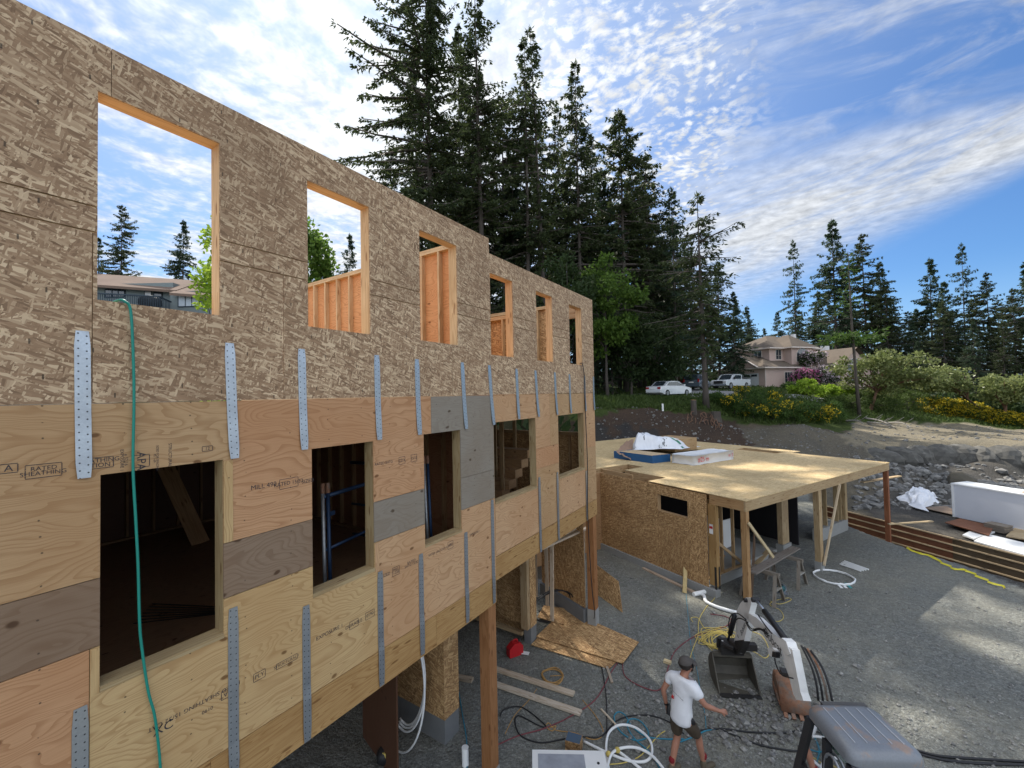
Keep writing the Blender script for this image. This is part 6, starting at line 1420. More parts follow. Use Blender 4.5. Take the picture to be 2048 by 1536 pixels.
def blobs(Lv, c, rad, n, bl, bw, seed, shell=.55, jit=.9, droop=.15):
    r = np.random.RandomState(seed); d = r.normal(0, 1, (n, 3)); d /= np.linalg.norm(d, axis=1)[:, None]; rr_ = (shell+(1-shell)*r.rand(n)**.6)[:, None]
    P = np.array(c)+d*rr_*np.array(rad); Lv.blades(P, d*.7+np.array([0, 0, .15]), bl, bw, droop, jit)
def broadleaf(name, base, H, crown, m, label, seed, nclump=40, per=90, bl=.28, bw=.16, cat='tree', group=None, bark=None, lean=(0, 0), trunk_r=.14, cl=.75, multi=1, flowers=None, fn=0.):
    """tree or shrub: tapered stem with limbs running to the leaf clumps"""
    base = Vector(base); t = thing(name, base, label, cat, group); r = np.random.RandomState(seed); Lv = Leaves(seed); Fv = Leaves(seed+9) if flowers else None; tb = MB()
    cc = base+Vector((lean[0], lean[1], H)); crown = np.array(crown)
    fork = base+(cc-base)*.45
    for q in range(multi):
        off = Vector((r.normal(0, .1), r.normal(0, .1), 0))*multi*.5
        tb.tube(smooth([base+Vector((0, 0, -.2)), base+(fork-base)*.5+Vector((r.normal(0, .08), r.normal(0, .08), 0))*H*.3+off, fork+off*2, cc+off*3], 3), list(np.linspace(trunk_r, trunk_r*.3, 10)), 7)
    for i in range(nclump):
        d = r.normal(0, 1, 3); d /= np.linalg.norm(d); c = np.array(cc)+d*crown*(.35+.65*r.rand()**.5); rad = cl*r.uniform(.55, 1.2)*np.array([1.1, 1.1, .75])
        if i % 3 == 0:
            tb.tube(smooth([fork+(cc-fork)*r.rand()*.8, Vector(c)*.5+fork*.5+Vector((0, 0, .15*H*r.rand())), Vector(c)], 3), list(np.linspace(trunk_r*.45, .015, 7)), 5)
        k_ = int(per*r.uniform(.6, 1.4)); blobs(Lv, c, rad, k_, bl, bw, seed*100+i, .2)
        if Fv is not None and r.rand() < fn: blobs(Fv, c+np.array([0, 0, .1]), rad*1.08, int(per*.7), bl*.75, bw*1.3, seed*77+i, .75)
    tb.build('trunk', bark or BARK, t, smooth=True); o = bpy.data.objects.new('crown', Lv.mesh('leafy_crown', m)); C.objects.link(o); o.parent = t
    o.matrix_parent_inverse = WM[t.name].inverted()
    if Fv is not None and Fv.q:
        o = bpy.data.objects.new('blossom', Fv.mesh('blossom', flowers)); C.objects.link(o); o.parent = t; o.matrix_parent_inverse = WM[t.name].inverted()
    return t
def at(px, F, y=None):
    p = depth(px, F)
    if y is not None: p.z = EYE.z+((788.7-.0203*(px-1024))-y)/FPX*F
    return p
# maples and other leafy trees in front of the wood
broadleaf('maple_tree', at(1215, 38), 8.2, (3.2, 3.2, 4.6), MAPLE, 'bright green maple in front of the dark wood near the building end', 31, 46, 130, .34, .24, trunk_r=.18, cl=1.0)
broadleaf('maple_tree', at(1262, 40), 4.5, (2.6, 2.6, 2.6), DKBROAD, 'darker leafy tree right of the bright maple', 32, 40, 120, .34, .22, cl=1.0)
broadleaf('maple_tree', at(1140, 36), 9., (2.4, 2.4, 3.6), DKBROAD, 'leafy tree half hidden behind the far end of the upper wall', 33, 36, 120, .34, .22, cl=1.0)
broadleaf('alder_tree', at(1310, 42), 3.8, (3., 2.5, 3.2), DKBROAD, 'low dark leafy thicket tree above the white car', 34, 40, 120, .32, .2, cl=1.)
broadleaf('leafy_tree', at(446, 20), 6.3, (.85, .85, 4.6), LIME, 'sunlit leafy tree at the right jamb of the first upper window opening', 35, 30, 90, .24, .17, cl=.6, trunk_r=.1)
broadleaf('leafy_tree', at(624, 24), 8.6, (.95, .95, 4.2), MAPLE, 'sunlit leafy tree in the second upper window opening', 36, 40, 120, .26, .19, cl=.7, trunk_r=.12)
# madrones on the shelf
mb = at(1738, 42); broadleaf('madrone_tree', mb, 3.6, (4.6, 2.4, 2.0), MADR, 'pale-leaved madrone spreading in front of the house', 41, 60, 105, .30, .19, bark=BARKR, lean=(1.2, .3), cl=.85, trunk_r=.2)
mb = at(2002, 40); t = broadleaf('madrone_tree', mb, 3.6, (1.9, 1.6, 1.4), MADR, 'madrone with leaning trunk at the right photo edge', 42, 34, 105, .30, .19, bark=BARKR, lean=(.3, 0), cl=.8, trunk_r=.2)
mb = at(1990, 42); t = broadleaf('madrone_tree', mb, 4.3, (2.4, 1.6, 1.1), MADR, 'madrone bough reaching left over the yellow broom', 43, 34, 105, .30, .19, bark=BARKR, lean=(-3.8, -.5), cl=.8, trunk_r=.17)
# thin trimmed fir with one tuft
p = at(1716, 39); t = thing('trimmed_fir', p, 'thin trimmed fir trunk with one flat tuft of boughs beside the house', 'tree'); tb = MB(); tb.tube([p, p+Vector((-.15, 0, 4)), p+Vector((-.3, 0, 9)), p+Vector((-.35, 0, 15.5))], [.16, .13, .09, .02], 7); tb.build('trunk', BARK, t, smooth=True)
Lv = Leaves(5); r = np.random.RandomState(5)
for i in range(26): a = r.uniform(0, 6.28); n = 40; s = r.rand(n)[:, None]; D = np.array([math.cos(a), math.sin(a), .05]); Lv.blades(np.array(p)+np.array([-.28, 0, 7.2+r.normal(0, .25)])+D*s*2.5, np.tile(D, (n, 1)), .45, .12, .1, .5)
for i in range(50): a = r.uniform(0, 6.28); n = 10; s = r.rand(n)[:, None]; h = r.uniform(9.5, 15.6); D = np.array([math.cos(a), math.sin(a), .1]); Lv.blades(np.array(p)+np.array([-.33, 0, h])+D*s*(16-h)*.22, np.tile(D, (n, 1)), .35, .09, .1, .5)
o = bpy.data.objects.new('crown', Lv.mesh('tuft', BROOM)); C.objects.link(o); o.parent = t; o.matrix_parent_inverse = WM[t.name].inverted()
# shrubs on the bank
def shrub(px, F, h, w, m, label, seed, flowers=None, fn=.5, group=None, name='shrub', n=30, cat='shrub', bl=.26, bw=.06):
    return broadleaf(name, at(px, F), h*.5, (w, w*.7, h*.5), m, label, seed, n, 80, bl, bw, cat, group, cl=.36, trunk_r=.05, multi=3, flowers=flowers, fn=fn)
BR = 'broom bushes along the bank'
for i, (px, F, h, w, fn) in enumerate(((1468, 33.5, 1.5, 1.0, .1), (1505, 33, 1.7, 1.2, .1), (1545, 33, 1.8, 1.1, .22), (1585, 33, 1.7, 1.2, .18), (1625, 34, 1.8, 1.3, .3), (1490, 36, 1.3, 1.2, .1), (1530, 37, 1.4, 1.3, .1), (1440, 34.5, 1.1, .9, .05), (1660, 36, 1.6, 1.3, .1))):
    shrub(px, F, h, w, BROOM, 'dark green broom bush with a few yellow flowers on the bank below the driveway', 60+i, YFL, fn, 'broom bushes on the bank', 'broom_bush')
for i, (px, F, h, w, fn) in enumerate(((1865, 44, 1.7, 1.5, .9), (1900, 43, 1.6, 1.3, .95), (1935, 42, 1.6, 1.4, .9), (1965, 41, 1.3, 1.2, .95), (1895, 46, 1.8, 1.4, .8), (1850, 47, 1.4, 1.3, .8), (2005, 40, 1.2, 1.1, .95), (2040, 39, 1.1, 1.2, .95), (2075, 38, 1.2, 1.2, .9), (1940, 45, 1.6, 1.2, .8))):
    shrub(px, F, h, w, BROOM, 'broom bush covered in bright yellow flowers beside the madrones', 80+i, YFL, fn, 'yellow broom by the madrones', 'broom_bush', 26)
for i, (px, F, h, w) in enumerate(((1700, 41, 1.5, 1.4), (1760, 42, 1.3, 1.6), (1810, 43, 1.8, 1.6), (1830, 46, 2.2, 1.8), (1670, 41, 1.2, 1.2), (1780, 46, 1.6, 1.5), (1730, 44, 1.4, 1.4))):
    shrub(px, F, h, w, GRASSM, 'leafy green bush in the thicket between house and shelf', 100+i, None, 0, 'green thicket bushes')
shrub(1612, 44, 1.7, 1.4, LIME, 'lime green euphorbia clump below the pink flowers', 120, name='lime_shrub', bw=.13); shrub(1658, 44, 1.5, .8, LIME, 'small lime green clump right of the largest lime one', 121, name='lime_shrub', bw=.13); shrub(1690, 45, 1.3, .7, LIME, 'lime green clump nearest the thin trimmed fir', 122, name='lime_shrub', bw=.13)
broadleaf('rhododendron', at(1612, 55), 1.5, (1.5, 1.2, 1.1), DKBROAD, 'rhododendron in full magenta pink bloom before the house', 130, 26, 60, .24, .14, 'shrub', cl=.55, trunk_r=.06, flowers=PINKF, fn=.95)
broadleaf('rhododendron', at(1652, 55), 1.7, (1.5, 1.2, 1.2), DKBROAD, 'rhododendron in pale pink bloom right of the magenta one', 131, 26, 60, .24, .14, 'shrub', cl=.55, trunk_r=.06, flowers=PALEF, fn=.9)
broadleaf('rhododendron', at(1628, 57), 3.9, (1.5, 1.1, 1.2), DKBROAD, 'tall white-flowered shrub above the pink rhododendrons', 132, 24, 60, .24, .14, 'shrub', cl=.55, trunk_r=.06, flowers=PALEF, fn=.75)
for i in range(6): shrub(1585+i*22, 52.5, .9, 1.1, BROOM, 'low green edging bush along the house bed', 140+i, None, 0, 'edging bushes by the house')
shrub(1360, 50, 1.6, 1.1, m_leaf('red_leaves', (.12, .012, .015), (.25, .03, .03), .4), 'dark red-leaved shrub behind the parked cars', 150); shrub(1330, 50, 1.5, 2., MAPLE, 'fresh green shrub behind the white car', 151)
# forest floor, grass on the banks
Lv = Leaves(77); r = np.random.RandomState(77); P = []
def scatter(n, pxr, Fr):
    for i in range(n):
        px = r.uniform(*pxr); a, c_ = Fr(px); p = depth(px, r.uniform(a, c_)); P.append((p.x, p.y, p.z))
scatter(7000, (1150, 1480), lambda px: (np.interp(px, [1150, 1260, 1400, 1480], [29.8, 30.3, 32.4, 33]), 38.5))
scatter(5000, (1480, 1700), lambda px: (np.interp(px, [1480, 1590, 1700], [32, 31.8, 36.5]), 43)); scatter(6000, (1690, 2100), lambda px: (np.interp(px, [1690, 1770, 1900, 2048, 2100], [36.5, 38.2, 39.8, 37.5, 37]), 47))
scatter(3000, (1400, 1640), lambda px: (46, 57)); scatter(2500, (1150, 1320), lambda px: (39, 55))
P = np.array(P); Lv.blades(P, np.tile([0, 0, 1.], (len(P), 1)), .34, .09, 0, .55); o = bpy.data.objects.new('grass', Lv.mesh('grass', GRASSM)); C.objects.link(o); top(o, 'rough grass on the banks', 'grass', kind='stuff')
Lv = Leaves(78); P = []
scatter(5000, (1190, 1900), lambda px: (60, 95)); scatter(2500, (1850, 2100), lambda px: (48, 75)); scatter(1500, (100, 520), lambda px: (41, 60)); scatter(2500, (520, 1150), lambda px: (26, 60))
P = np.array(P); Lv.blades(P+np.random.RandomState(1).rand(len(P), 1)*np.array([0, 0, 2.]), np.tile([0, 0, 1.], (len(P), 1)), 1.3, .6, .1, .8); o = bpy.data.objects.new('undergrowth', Lv.mesh('undergrowth', DKBROAD)); C.objects.link(o); top(o, 'dark undergrowth beneath the wood', 'undergrowth', kind='stuff')
# stumps, cut log, dead branches, roots
def stump(px, F, h, r_, label, cut=True):
    p = at(px, F); t = thing('tree_stump', p, label, 'stump'); b = MB(); b.tube([p+Vector((0, 0, -.3)), p+Vector((0, 0, .15)), p+Vector((0, 0, h))], [r_*1.35, r_*1.05, r_], 12); b.build('stump_body', BARK, t, smooth=False)
    if cut: b = MB(); b.tube([p+Vector((0, 0, h)), p+Vector((0, 0, h+.02))], r_*.97, 12); b.build('cut_face', flat('fresh_cut_wood', (.50, .30, .15), .8), t)
stump(1386, 31.8, 1.0, .2, 'tall fresh-cut stump with orange top on the bank edge'); stump(1430, 31.5, .55, .32, 'low grey stump beside the lone fir', False); stump(1522, 40, .5, .38, 'dark stump by the driveway', False)
for i, (pts, l_) in enumerate((([(1728, 830, 38), (1760, 846, 36.5), (1786, 872, 34)], 'longest bleached dead branch sliding onto the pale shelf'), ([(1732, 852, 36), (1752, 862, 35), (1778, 866, 34.5)], 'bleached branch lying flatter below the longest one'), ([(1770, 838, 37), (1800, 862, 35), (1818, 872, 34)], 'bleached branch fanning to the right'), ([(1690, 838, 36), (1712, 850, 35), (1724, 862, 34.5)], 'short grey branch left of the bleached ones'))):
    P_ = [depth(x, F)+Vector((0, 0, .15+.2*(j == 1))) for j, (x, y, F) in enumerate(pts)]; b = MB(); b.tube(smooth(P_, 5), list(np.linspace(.09, .03, 11)), 6)
    for q in (3, 6): b.tube([smooth(P_, 5)[q], smooth(P_, 5)[q]+Vector((.5, -.4, .5))], [.04, .015], 5)
    o = b.build('dead_branch', BARKD, smooth=True); top(o, l_, 'branch')
b = MB(); rn = random.Random(9)
for i in range(26):
    px = rn.uniform(1368, 1445); F = rn.uniform(30.2, 31.6); p = depth(px, F); q = p+Vector((rn.uniform(-.5, .5), rn.uniform(-1.0, -.2), rn.uniform(-.6, .15))); b.tube(smooth([p+Vector((0, 0, .25)), (p+q)/2+Vector((rn.uniform(-.2, .2), 0, .2)), q], 3), .03, 4)
o = b.build('exposed_roots', BARKR); top(o, 'tangle of exposed roots hanging out of the cut bank', 'roots', kind='stuff')
b = MB(); p = at(1324, 31.2); b.tube([p, p+Vector((0, 0, .55))], .07, 8); o = b.build('survey_stake', PVC); top(o, 'short white survey stake in the bank grass', 'stake')

# ---------------------------------------------------------------- driveway
def strip(name, poly, m, dz, n=1.2):
    """sheet over the land inside a list of (px, F) corner pairs given as rows"""
    b = MB()
    for (a0, a1, f0, f1), (b0, b1, g0, g1) in zip(poly, poly[1:]):
        pass
    return b
m, k = mat('pale_driveway'); tc = k.node('ShaderNodeNewGeometry').outputs['Position']; n_ = k.noise(tc, .7, 4, .6); n2_ = k.noise(tc, 14, 3, .6)
finish(k, pbr(k, k.mix(n2_, k.mix(n_, (.22, .22, .215, 1), (.34, .335, .325, 1)), (.17, .17, .165, 1)), .95)); DRIVE = m
b = MB(); NX, NF = 70, 26
def lim(px): return (np.interp(px, [1270, 1400, 1450, 1520, 1700], [36.8, 37.2, 39.8, 40.8, 41.5]), np.interp(px, [1270, 1360, 1385, 1470, 1500, 1700], [41.5, 43, 54, 55, 43.4, 44.0]))
G_ = []
for i in range(NX+1):
    px = 1262+(1690-1262)*i/NX; a, c_ = lim(px); G_.append([depth(px, a+(c_-a)*j/NF)+Vector((0, 0, .10)) for j in range(NF+1)])
for i in range(NX):
    for j in range(NF): b.face([G_[i][j], G_[i+1][j], G_[i+1][j+1], G_[i][j+1]])
o = b.build('driveway', DRIVE, smooth=True, weld=True); o['kind'] = 'structure'

# ---------------------------------------------------------------- vehicles
TYRE = flat('tyre', (.02, .02, .02), .8); RIM = flat('alloy_rim', (.35, .36, .37), .35, .7); CHROME = flat('chrome', (.5, .5, .52), .2, .9); TAIL = flat('tail_lamp', (.35, .02, .02), .25); LAMP = flat('clear_lamp', (.6, .6, .6), .15)
FWH = Vector((FW.x, FW.y, 0)).normalized()
def vehicle(name, pos, head, label, cat, paint, Lg, Wd, prof, cabin, wheels, wr, group=None, bed=None):
    """prof: side outline (x forward from the middle, z); cabin: glasshouse outline; both along the heading"""
    h = Vector(head).normalized(); rz = math.atan2(h.y, h.x); t = local(name, pos, label, cat, group, rz); X, Y = Vector((1, 0, 0)), Vector((0, 1, 0)); w2 = Wd/2
    def shell(outl, levels, nm, m, par):
        b = MB(); rows = []
        for yy, ins in levels:
            cx_ = sum(p[0] for p in outl)/len(outl); cz = sum(p[1] for p in outl)/len(outl)
            rows.append([Vector((cx_+(x-cx_)*(1-ins), yy, cz+(z-cz)*(1-ins))) for x, z in outl])
        n = len(outl)
        for a, c_ in zip(rows, rows[1:]):
            for i in range(n): j = (i+1) % n; b.face([a[i], a[j], c_[j], c_[i]])
        b.face(rows[0]); b.face(rows[-1][::-1]); return b.build(nm, m, par, smooth=False)
    body = shell(prof, [(-w2, .04), (-w2+.06, .0), (w2-.06, .0), (w2, .04)], 'body', paint, t)
    for nm, outl, y0, m_ in cabin:
        if nm == 'cab': shell(outl, [(-w2+.16, .06), (-w2+.10, .0), (w2-.10, .0), (w2-.16, .06)], 'roof_cab', paint, t)
        else:
            for s in (-1, 1): b = MB(); b.prism(outl, (0, s*(w2-.105), 0), X, Vector((0, 0, 1)), Y, .04); b.build('side_window', PANE, t)
    for x in wheels:
        for s in (-1, 1):
            b = MB(); b.tube([(x, s*(w2-.2), wr), (x, s*(w2-.16), wr), (x, s*(w2+.0), wr), (x, s*(w2+.01), wr)], [wr*.9, wr, wr, wr*.9], 18); o = b.build('wheel', TYRE, t)
            b = MB(); b.tube([(x, s*(w2+.005), wr), (x, s*(w2+.02), wr)], wr*.62, 14); b.build('rim', RIM, o)
    return t, w2
def quadpart(t, nm, pts, m_): b = MB(); b.face(pts); o = b.build(nm, m_, t); md = o.modifiers.new('thick', 'SOLIDIFY'); md.thickness = .02; return o
WHITECAR = m_carpaint('white_car_paint', (.74, .76, .78)); GREYCAR = m_carpaint('slate_car_paint', (.10, .13, .16)); SILV = m_carpaint('silver_white_paint', (.66, .69, .72))
p = at(1338, 38.6); p.z += .1
t, w2 = vehicle('sedan', p, _rt*.84+FWH*.54, 'white four-door sedan parked on the pale driveway nearest the bank', 'car', WHITECAR, 4.5, 1.7,
  [(-2.2, .35), (-2.25, .62), (-2.18, .92), (-1.5, .98), (1.0, .95), (1.9, .80), (2.2, .62), (2.22, .32), (1.75, .2), (-1.8, .2)],
  [('cab', [(-1.62, .92), (-1.0, 1.34), (-.6, 1.40), (.25, 1.39), (.55, 1.32), (1.25, .92)], 0, None), ('glass', [(-1.22, .98), (-.85, 1.28), (.22, 1.32), (.98, .98)], 0, None)], (-1.35, 1.4), .31)
quadpart(t, 'rear_window', [(-1.61, -.6, .99), (-1.61, .6, .99), (-1.06, .52, 1.34), (-1.06, -.52, 1.34)], PANE); quadpart(t, 'windscreen', [(1.2, .62, .98), (1.2, -.62, .98), (.6, -.54, 1.33), (.6, .54, 1.33)], PANE)
for s in (-1, 1): b = MB(); b.box(-2.25, -2.12, s*.62-.16, s*.62+.16, .68, .86); b.build('tail_light', TAIL, t); b = MB(); b.box(2.1, 2.22, s*.6-.16, s*.6+.16, .6, .74); b.build('headlight', LAMP, t); b = MB(); b.box(.85, 1.0, s*.93-.07, s*.93+.07, .95, 1.07); b.build('wing_mirror', WHITECAR, t)
b = MB(); b.box(-2.285, -2.20, -.75, .75, .38, .55); b.build('rear_bumper', WHITECAR, t); b = MB(); b.box(-2.27, -2.2, -.24, .24, .68, .8); b.build('licence_plate', WHITEP, t)
p = at(1394, 49); p.z += .1
t, w2 = vehicle('minivan', p, _rt*.62+FWH*.78, 'dark slate minivan parked left of the white pickup', 'minivan', GREYCAR, 4.8, 1.85,
  [(-2.35, .35), (-2.38, .7), (-2.3, 1.0), (1.3, 1.0), (2.2, .82), (2.38, .6), (2.36, .32), (1.8, .22), (-1.9, .22)],
  [('cab', [(-2.3, .95), (-1.95, 1.62), (-1.6, 1.70), (.3, 1.68), (.6, 1.62), (1.55, .95)], 0, None), ('glass', [(-1.95, 1.05), (-1.72, 1.52), (.35, 1.56), (1.05, 1.05)], 0, None)], (-1.45, 1.5), .33)
quadpart(t, 'rear_window', [(-2.27, -.68, 1.08), (-2.27, .68, 1.08), (-2.0, .6, 1.58), (-2.0, -.6, 1.58)], PANE)
for s in (-1, 1): b = MB(); b.box(-2.4, -2.3, s*.78-.08, s*.78+.08, .8, 1.15); b.build('tail_light', TAIL, t)
b = MB(); b.box(-2.42, -2.36, -.25, .25, .72, .85); b.build('licence_plate', WHITEP, t)
p = at(1462, 51); p.z += .1
t, w2 = vehicle('pickup_truck', p, -_rt*.82-FWH*.57, 'white crew-cab pickup truck parked before the garage door', 'pickup truck', SILV, 5.8, 1.95,
  [(-2.85, .55), (-2.88, .8), (-2.85, 1.22), (-.95, 1.22), (-.9, 1.2), (1.2, 1.2), (2.6, 1.12), (2.85, .98), (2.88, .5), (2.2, .42), (-2.2, .42)],
  [('cab', [(-.95, 1.15), (-.9, 1.75), (-.6, 1.84), (.55, 1.82), (.85, 1.72), (1.5, 1.15)], 0, None), ('glass', [(-.72, 1.26), (-.68, 1.68), (.55, 1.70), (1.12, 1.26)], 0, None)], (-1.75, 1.85), .42)
quadpart(t, 'windscreen', [(1.46, .7, 1.22), (1.46, -.7, 1.22), (.88, -.62, 1.74), (.88, .62, 1.74)], PANE)
b = MB(); b.box(2.86, 2.92, -.55, .55, .68, 1.02); b.build('grille', DARKST, t); b = MB(); b.box(2.84, 2.98, -.95, .95, .46, .64); b.build('front_bumper', CHROME, t)
for s in (-1, 1): b = MB(); b.box(2.8, 2.9, s*.78-.16, s*.78+.16, .74, .98); b.build('headlight', LAMP, t); b = MB(); b.box(1.1, 1.25, s*1.05-.1, s*1.05+.1, 1.2, 1.42); b.build('wing_mirror', BLACK, t)
b = MB(); b.box(-2.75, -1.05, -.8, .8, 1.215, 1.225); b.build('truck_bed', DARKST, t)

# ---------------------------------------------------------------- the pink house
def m_plain(name, col, sc=3.): return flat(name, col, .9, bump=.01, var=.15, scale=sc)
STUC = m_plain('pink_stucco', (.53, .40, .345)); TRIM = m_plain('cream_trim', (.66, .58, .52)); GDOOR = m_plain('garage_door_white', (.62, .64, .66))
def m_shingle(name, a_, c_):
    m, k = mat(name); tc = k.node('ShaderNodeNewGeometry').outputs['Position']; n = k.noise(k.mapv(tc, (3, 3, 14)), 1.2, 4, .7); n2 = k.noise(tc, .5, 3, .5)
    finish(k, pbr(k, k.mix(n2, k.mix(n, (*a_, 1), (*c_, 1)), (*[q*.8 for q in a_], 1)), .95, n, .4, .02)); return m
SHIN = m_shingle('brown_shingles', (.10, .078, .06), (.21, .17, .13))
HC = at(1530, 56); E1 = (_rt*.95+FWH*.31).normalized(); E2 = (-_rt*.31+FWH*.95).normalized(); HZ = HC.z-.3
hs = thing('pink_house', (HC.x, HC.y, HZ), 'pale pink two-storey house with brown hip roofs and an attached garage', 'house')
def HP_(a, c_, z): return Vector((HC.x, HC.y, HZ))+E1*a+E2*c_+Vector((0, 0, z))
def hblock(nm, a0, a1, c0, c1, z0, z1, m_, par=None):
    b = MB(); q = [HP_(a0, c0, 0), HP_(a1, c0, 0), HP_(a1, c1, 0), HP_(a0, c1, 0)]
    for i in range(4):
        j = (i+1) % 4; b.face([q[i]+ZU_*z0, q[j]+ZU_*z0, q[j]+ZU_*z1, q[i]+ZU_*z1])
    b.face([p+ZU_*z1 for p in q]); b.face([p+ZU_*z0 for p in q][::-1]); return b.build(nm, m_, par or hs)
def hip(nm, a0, a1, c0, c1, z, zr, ov=.5, gable=False, along='a', m_=None):
    a0 -= ov; a1 += ov; c0 -= ov; c1 += ov; zz = z-ov*.18
    if along == 'a': ins = 0 if gable else min((c1-c0)/2, (a1-a0)/2-.05); r0, r1 = HP_(a0+ins, (c0+c1)/2, zr), HP_(a1-ins, (c0+c1)/2, zr)
    else: ins = 0 if gable else min((a1-a0)/2, (c1-c0)/2-.05); r0, r1 = HP_((a0+a1)/2, c0+ins, zr), HP_((a0+a1)/2, c1-ins, zr)
    q = [HP_(a0, c0, zz), HP_(a1, c0, zz), HP_(a1, c1, zz), HP_(a0, c1, zz)]; b = MB(); dn = Vector((0, 0, -.16))
    if along == 'a': fs = [[q[0], q[1], r1, r0], [q[2], q[3], r0, r1], [q[1], q[2], r1], [q[3], q[0], r0]]
    else: fs = [[q[1], q[2], r1, r0], [q[3], q[0], r0, r1], [q[0], q[1], r0], [q[2], q[3], r1]]
    for i, f in enumerate(fs):
        if gable and i > 1: continue
        b.face(f)
    o = b.build(nm, m_ or SHIN, hs); b = MB()
    for i in range(4): j = (i+1) % 4; b.face([q[i]+dn, q[j]+dn, q[j], q[i]])
    b.face([p+dn for p in q][::-1]); b.build('eave_fascia', TRIM, o); return o
hblock('garage_wall', 0, 5.6, 0, 7.2, 0, 3.2, STUC); hip('garage_roof', 0, 7.6, 0, 7.2, 3.2, 5.2, .55)
b = MB(); b.face([HP_(-.56, 1.0, 3.15), HP_(-.56, 6.2, 3.15), HP_(-.56, 3.6, 4.7)]); b.build('garage_gable', STUC, hs)
b = MB(); 
for s in (0, 1):
    a_, c_ = HP_(-.62, 3.6, 4.95), HP_(-.62, 3.6+(-3.1 if s else 3.1), 3.1); b.beam(a_, c_, .25, .1)
b.build('gable_trim', TRIM, hs)
b = MB(); b.face([HP_(-.6, .5, 3.12), HP_(-.6, 3.6, 4.98), HP_(2.6, 3.6, 4.98), HP_(2.6, .5, 3.12)]); b.face([HP_(-.6, 6.7, 3.12), HP_(-.6, 3.6, 4.98), HP_(2.6, 3.6, 4.98), HP_(2.6, 6.7, 3.12)]); b.build('gable_roof', SHIN, hs)
b = MB(); b.face([HP_(-.03, .9, .02), HP_(-.03, 5.9, .02), HP_(-.03, 5.9, 2.35), HP_(-.03, .9, 2.35)]); gd = b.build('garage_door', GDOOR, hs)
for i in range(4):
    c0 = 1.15+i*1.2; b = MB(); b.face([HP_(-.045, c0, 1.9), HP_(-.045, c0+.95, 1.9), HP_(-.045, c0+.95, 2.2), HP_(-.045, c0, 2.2)]); b.build('door_light', PANE, gd)
def win(a, c_, z0, z1, w, face, arch=False, grid=2, m_=None):
    """window on a wall facing -E2 ('s') or -E1 ('w')"""
    ax, n_ = (E1, -E2) if face == 's' else (E2, -E1); o_ = HP_(a, c_, z0)+n_*.03; h_ = z1-z0
    def outl(w, h, g):
        if not arch: return [(-w/2-g, -g), (w/2+g, -g), (w/2+g, h+g), (-w/2-g, h+g)]
        r_ = w/2; return [(-w/2-g, -g), (w/2+g, -g)]+[((r_+g)*math.cos(t), h-r_+(r_+g)*math.sin(t)) for t in np.linspace(0, math.pi, 12)]
    b = MB(); b.prism(outl(w, h_, .10), o_, ax, ZU_, n_, .05); f = b.build('window', TRIM, hs)
    b = MB(); b.prism(outl(w, h_, 0), o_+n_*.03, ax, ZU_, n_, .03); b.build('pane', PANE, f)
    b = MB()
    for i in range(1, grid): b.beam(o_+n_*.05+ax*(-w/2+w*i/grid), o_+n_*.05+ax*(-w/2+w*i/grid)+ZU_*h_*(1 if not arch else .95), .05, .02)
    b.beam(o_+n_*.052-ax*w/2+ZU_*h_*.4, o_+n_*.052+ax*w/2+ZU_*h_*.4, .05, .02); b.build('glazing_bars', TRIM, f)
win(4.2, 0, 1.0, 2.4, 1.3, 's', grid=3)
hblock('upper_storey_wall', 2.6, 11.5, 1.4, 8.5, 3.1, 6.0, STUC); hip('main_roof', 2.6, 11.5, 1.4, 8.5, 6.0, 8.1, .6)
hblock('bay_wall', 5.2, 9.2, .2, 1.4, 3.1, 6.0, STUC); hip('bay_roof', 5.2, 9.2, .2, 5.0, 6.0, 7.9, .5, along='c')
win(4.2, 1.4, 4.3, 5.6, .9, 's'); win(2.6, 3.2, 4.3, 5.6, 1.1, 'w'); win(7.2, .2, 3.9, 5.75, 2.2, 's', True, 4)
hblock('entry_wall', 5.7, 10.5, -.4, 1.4, 0, 3.1, STUC); hblock('front_wing_wall', 10.0, 15.0, -3.0, 6.5, 0, 3.4, STUC); hip('front_wing_roof', 10.0, 15.0, -3.0, 6.5, 3.4, 5.6, .5, True, 'c')
b = MB(); b.face([HP_(10.0, -3.02, 3.38), HP_(15.0, -3.02, 3.38), HP_(12.5, -3.02, 5.5)]); b.build('wing_gable', STUC, hs)
win(12.5, -3.0, .9, 4.1, 2.6, 's', True, 4); b = MB(); b.face([HP_(8.4, -.43, 0), HP_(9.5, -.43, 0), HP_(9.5, -.43, 2.2), HP_(8.4, -.43, 2.2)]); b.build('front_door', flat('dark_door', (.06, .03, .02), .5), hs)
hblock('right_wing_wall', 15.0, 21.0, -1.0, 6.5, 0, 3.2, STUC); hip('right_wing_roof', 15.0, 21.0, -1.0, 6.5, 3.2, 5.0, .5)
b = MB(); b.obox(HP_(11.8, 5.0, 7.7), E1, E2, ZU_, .5, .5, 1.6); b.build('chimney', m_plain('white_flue', (.7, .7, .7)), hs)
b = MB(); b.obox(HP_(15.6, 3, 5.2), E1, E2, ZU_, .8, .8, 2.6); b.build('chimney', bpy.data.materials['white_flue'], hs)
b = MB(); b.tube([HP_(.06, -.06, 3.1), HP_(.06, -.06, 0)], .05, 6); b.build('downpipe', TRIM, hs)

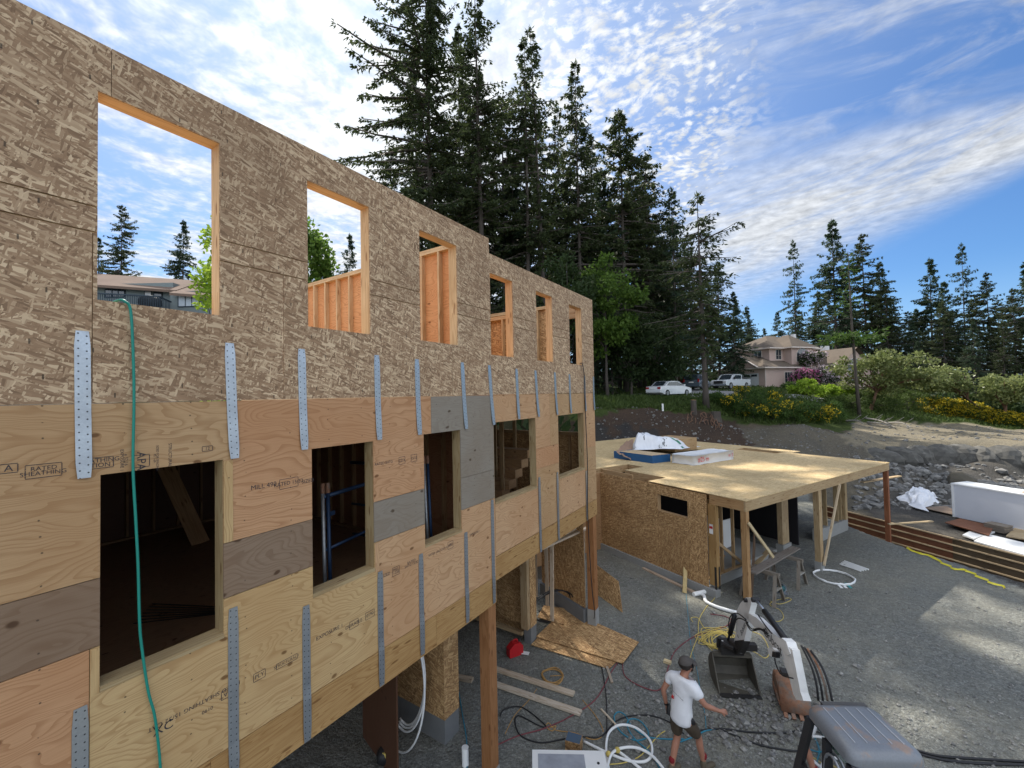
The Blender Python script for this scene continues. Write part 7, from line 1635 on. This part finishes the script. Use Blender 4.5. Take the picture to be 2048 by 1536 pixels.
# ---------------------------------------------------------------- the grey house seen through the window opening
GREYH = m_plain('grey_green_siding', (.20, .235, .235)); GTR = m_plain('blue_grey_trim', (.045, .065, .085)); RSH = m_shingle('mossy_shingles', (.15, .10, .075), (.30, .22, .17))
F0 = 37.; g0 = depth(260, F0); GZ = 6.05+(804-628)/FPX*F0
gh = thing('grey_house', (g0.x, g0.y, GZ), 'low grey house with a railed balcony seen through the first upper window opening', 'house')
def gp(px, F, y): 
    p = depth(px, F, 0); p.z = 6.05+((788.7-.0203*(px-1024))-y)/FPX*F; return p
def gquad(nm, c4, m_, par=gh, th=.05):
    b = MB(); b.face(c4); o = b.build(nm, m_, par); md = o.modifiers.new('thick', 'SOLIDIFY'); md.thickness = th; md.offset = -1; return o
def gbox(nm, pxa, pxb, F, ya, yb, d, m_, par=gh):
    a, c_ = gp(pxa, F, yb), gp(pxb, F, yb); h_ = gp(pxa, F, ya).z-a.z; dd = (c_-a); dd.z = 0; b = MB(); n_ = FWH
    b.obox((a+c_)/2+ZU_*h_/2+n_*d/2, dd, n_, ZU_, dd.length, d, h_); return b.build(nm, m_, par)
gbox('wall', 120, 346, 37, 566, 700, 6, GREYH); gbox('wing_wall', 340, 470, 36.4, 580, 700, 6, GREYH)
def groof(nm, pxa, pxb, F, ye, yr, d):
    a, c_ = gp(pxa, F-.7, ye), gp(pxb, F-.7, ye+ (pxb-pxa)*.07); a2, c2 = a+FWH*d+ZU_*(d*.52), c_+FWH*d+ZU_*(d*.52); b = MB(); b.face([a, c_, c2, a2]); dn = Vector((0, 0, -.22))
    b.face([a+dn, c_+dn, c_, a]); b.face([c_+dn, c2+dn, c2, c_]); b.face([a, a2, a2+dn, a+dn]); b.face([a2, c2, c2+FWH*d-ZU_*d*.5, a2+FWH*d-ZU_*d*.5]); return b.build(nm, RSH, gh)
groof('roof', 110, 352, 37, 562, 557, 3.2); groof('wing_roof', 338, 480, 36.4, 584, 575, 2.4)
def gwin(x0, x1, y0, y1, F, bars=1, m_=None):
    f = gbox('window', x0-2, x1+2, F-.06, y0-2, y1+2, .05, GTR); gbox('pane', x0, x1, F-.10, y0, y1, .03, m_ or PANE, f)
    for i in range(1, bars+1): x = x0+(x1-x0)*i/(bars+1); gbox('mullion', x-.6, x+.6, F-.13, y0, y1, .03, GTR, f)
gwin(210, 247, 577, 592, 37, 2); gwin(289, 301, 582, 594, 37, 0, LAMP); gwin(308, 322, 583, 595, 37, 0); gwin(357, 396, 588, 611, 36.4, 2, flat('pale_blue_pane', (.55, .62, .68), .4))  # wing window has a pale blue-grey pane
b = MB(); a, c_ = gp(150, 34.6, 583), gp(318, 34.6, 592); d_g = (c_-a).normalized()
b.beam(a, c_, .12, .10); b.beam(a-ZU_*1.0, c_-ZU_*1.0, .12, .10)
for i in range(48): q = a+(c_-a)*i/47; b.beam(q-ZU_*.98, q-ZU_*.04, .06, .04)
e = gp(342, 36, 603); b.beam(c_, e, .12, .10); b.beam(c_-ZU_*1.0, e-ZU_*1.0, .12, .1)
for i in range(1, 8): q = c_+(e-c_)*i/8; b.beam(q-ZU_*.98, q-ZU_*.04, .06, .04)
b.build('balcony_railing', GTR, gh); b = MB(); b.obox((a+c_)/2-ZU_*1.12+FWH*1.2, d_g, FWH, ZU_, (c_-a).length+.2, 2.6, .15); b.build('balcony_floor', GTR, gh)
b = MB(); b.blob(gp(300, 35.4, 604), (.85, .5, .62), 4, 3, .04); o = b.build('covered_barbecue', flat('black_cover', (.02, .022, .025), .6), smooth=True, weld=True); top(o, 'dark covered barbecue behind the balcony railing of the grey house', 'barbecue')
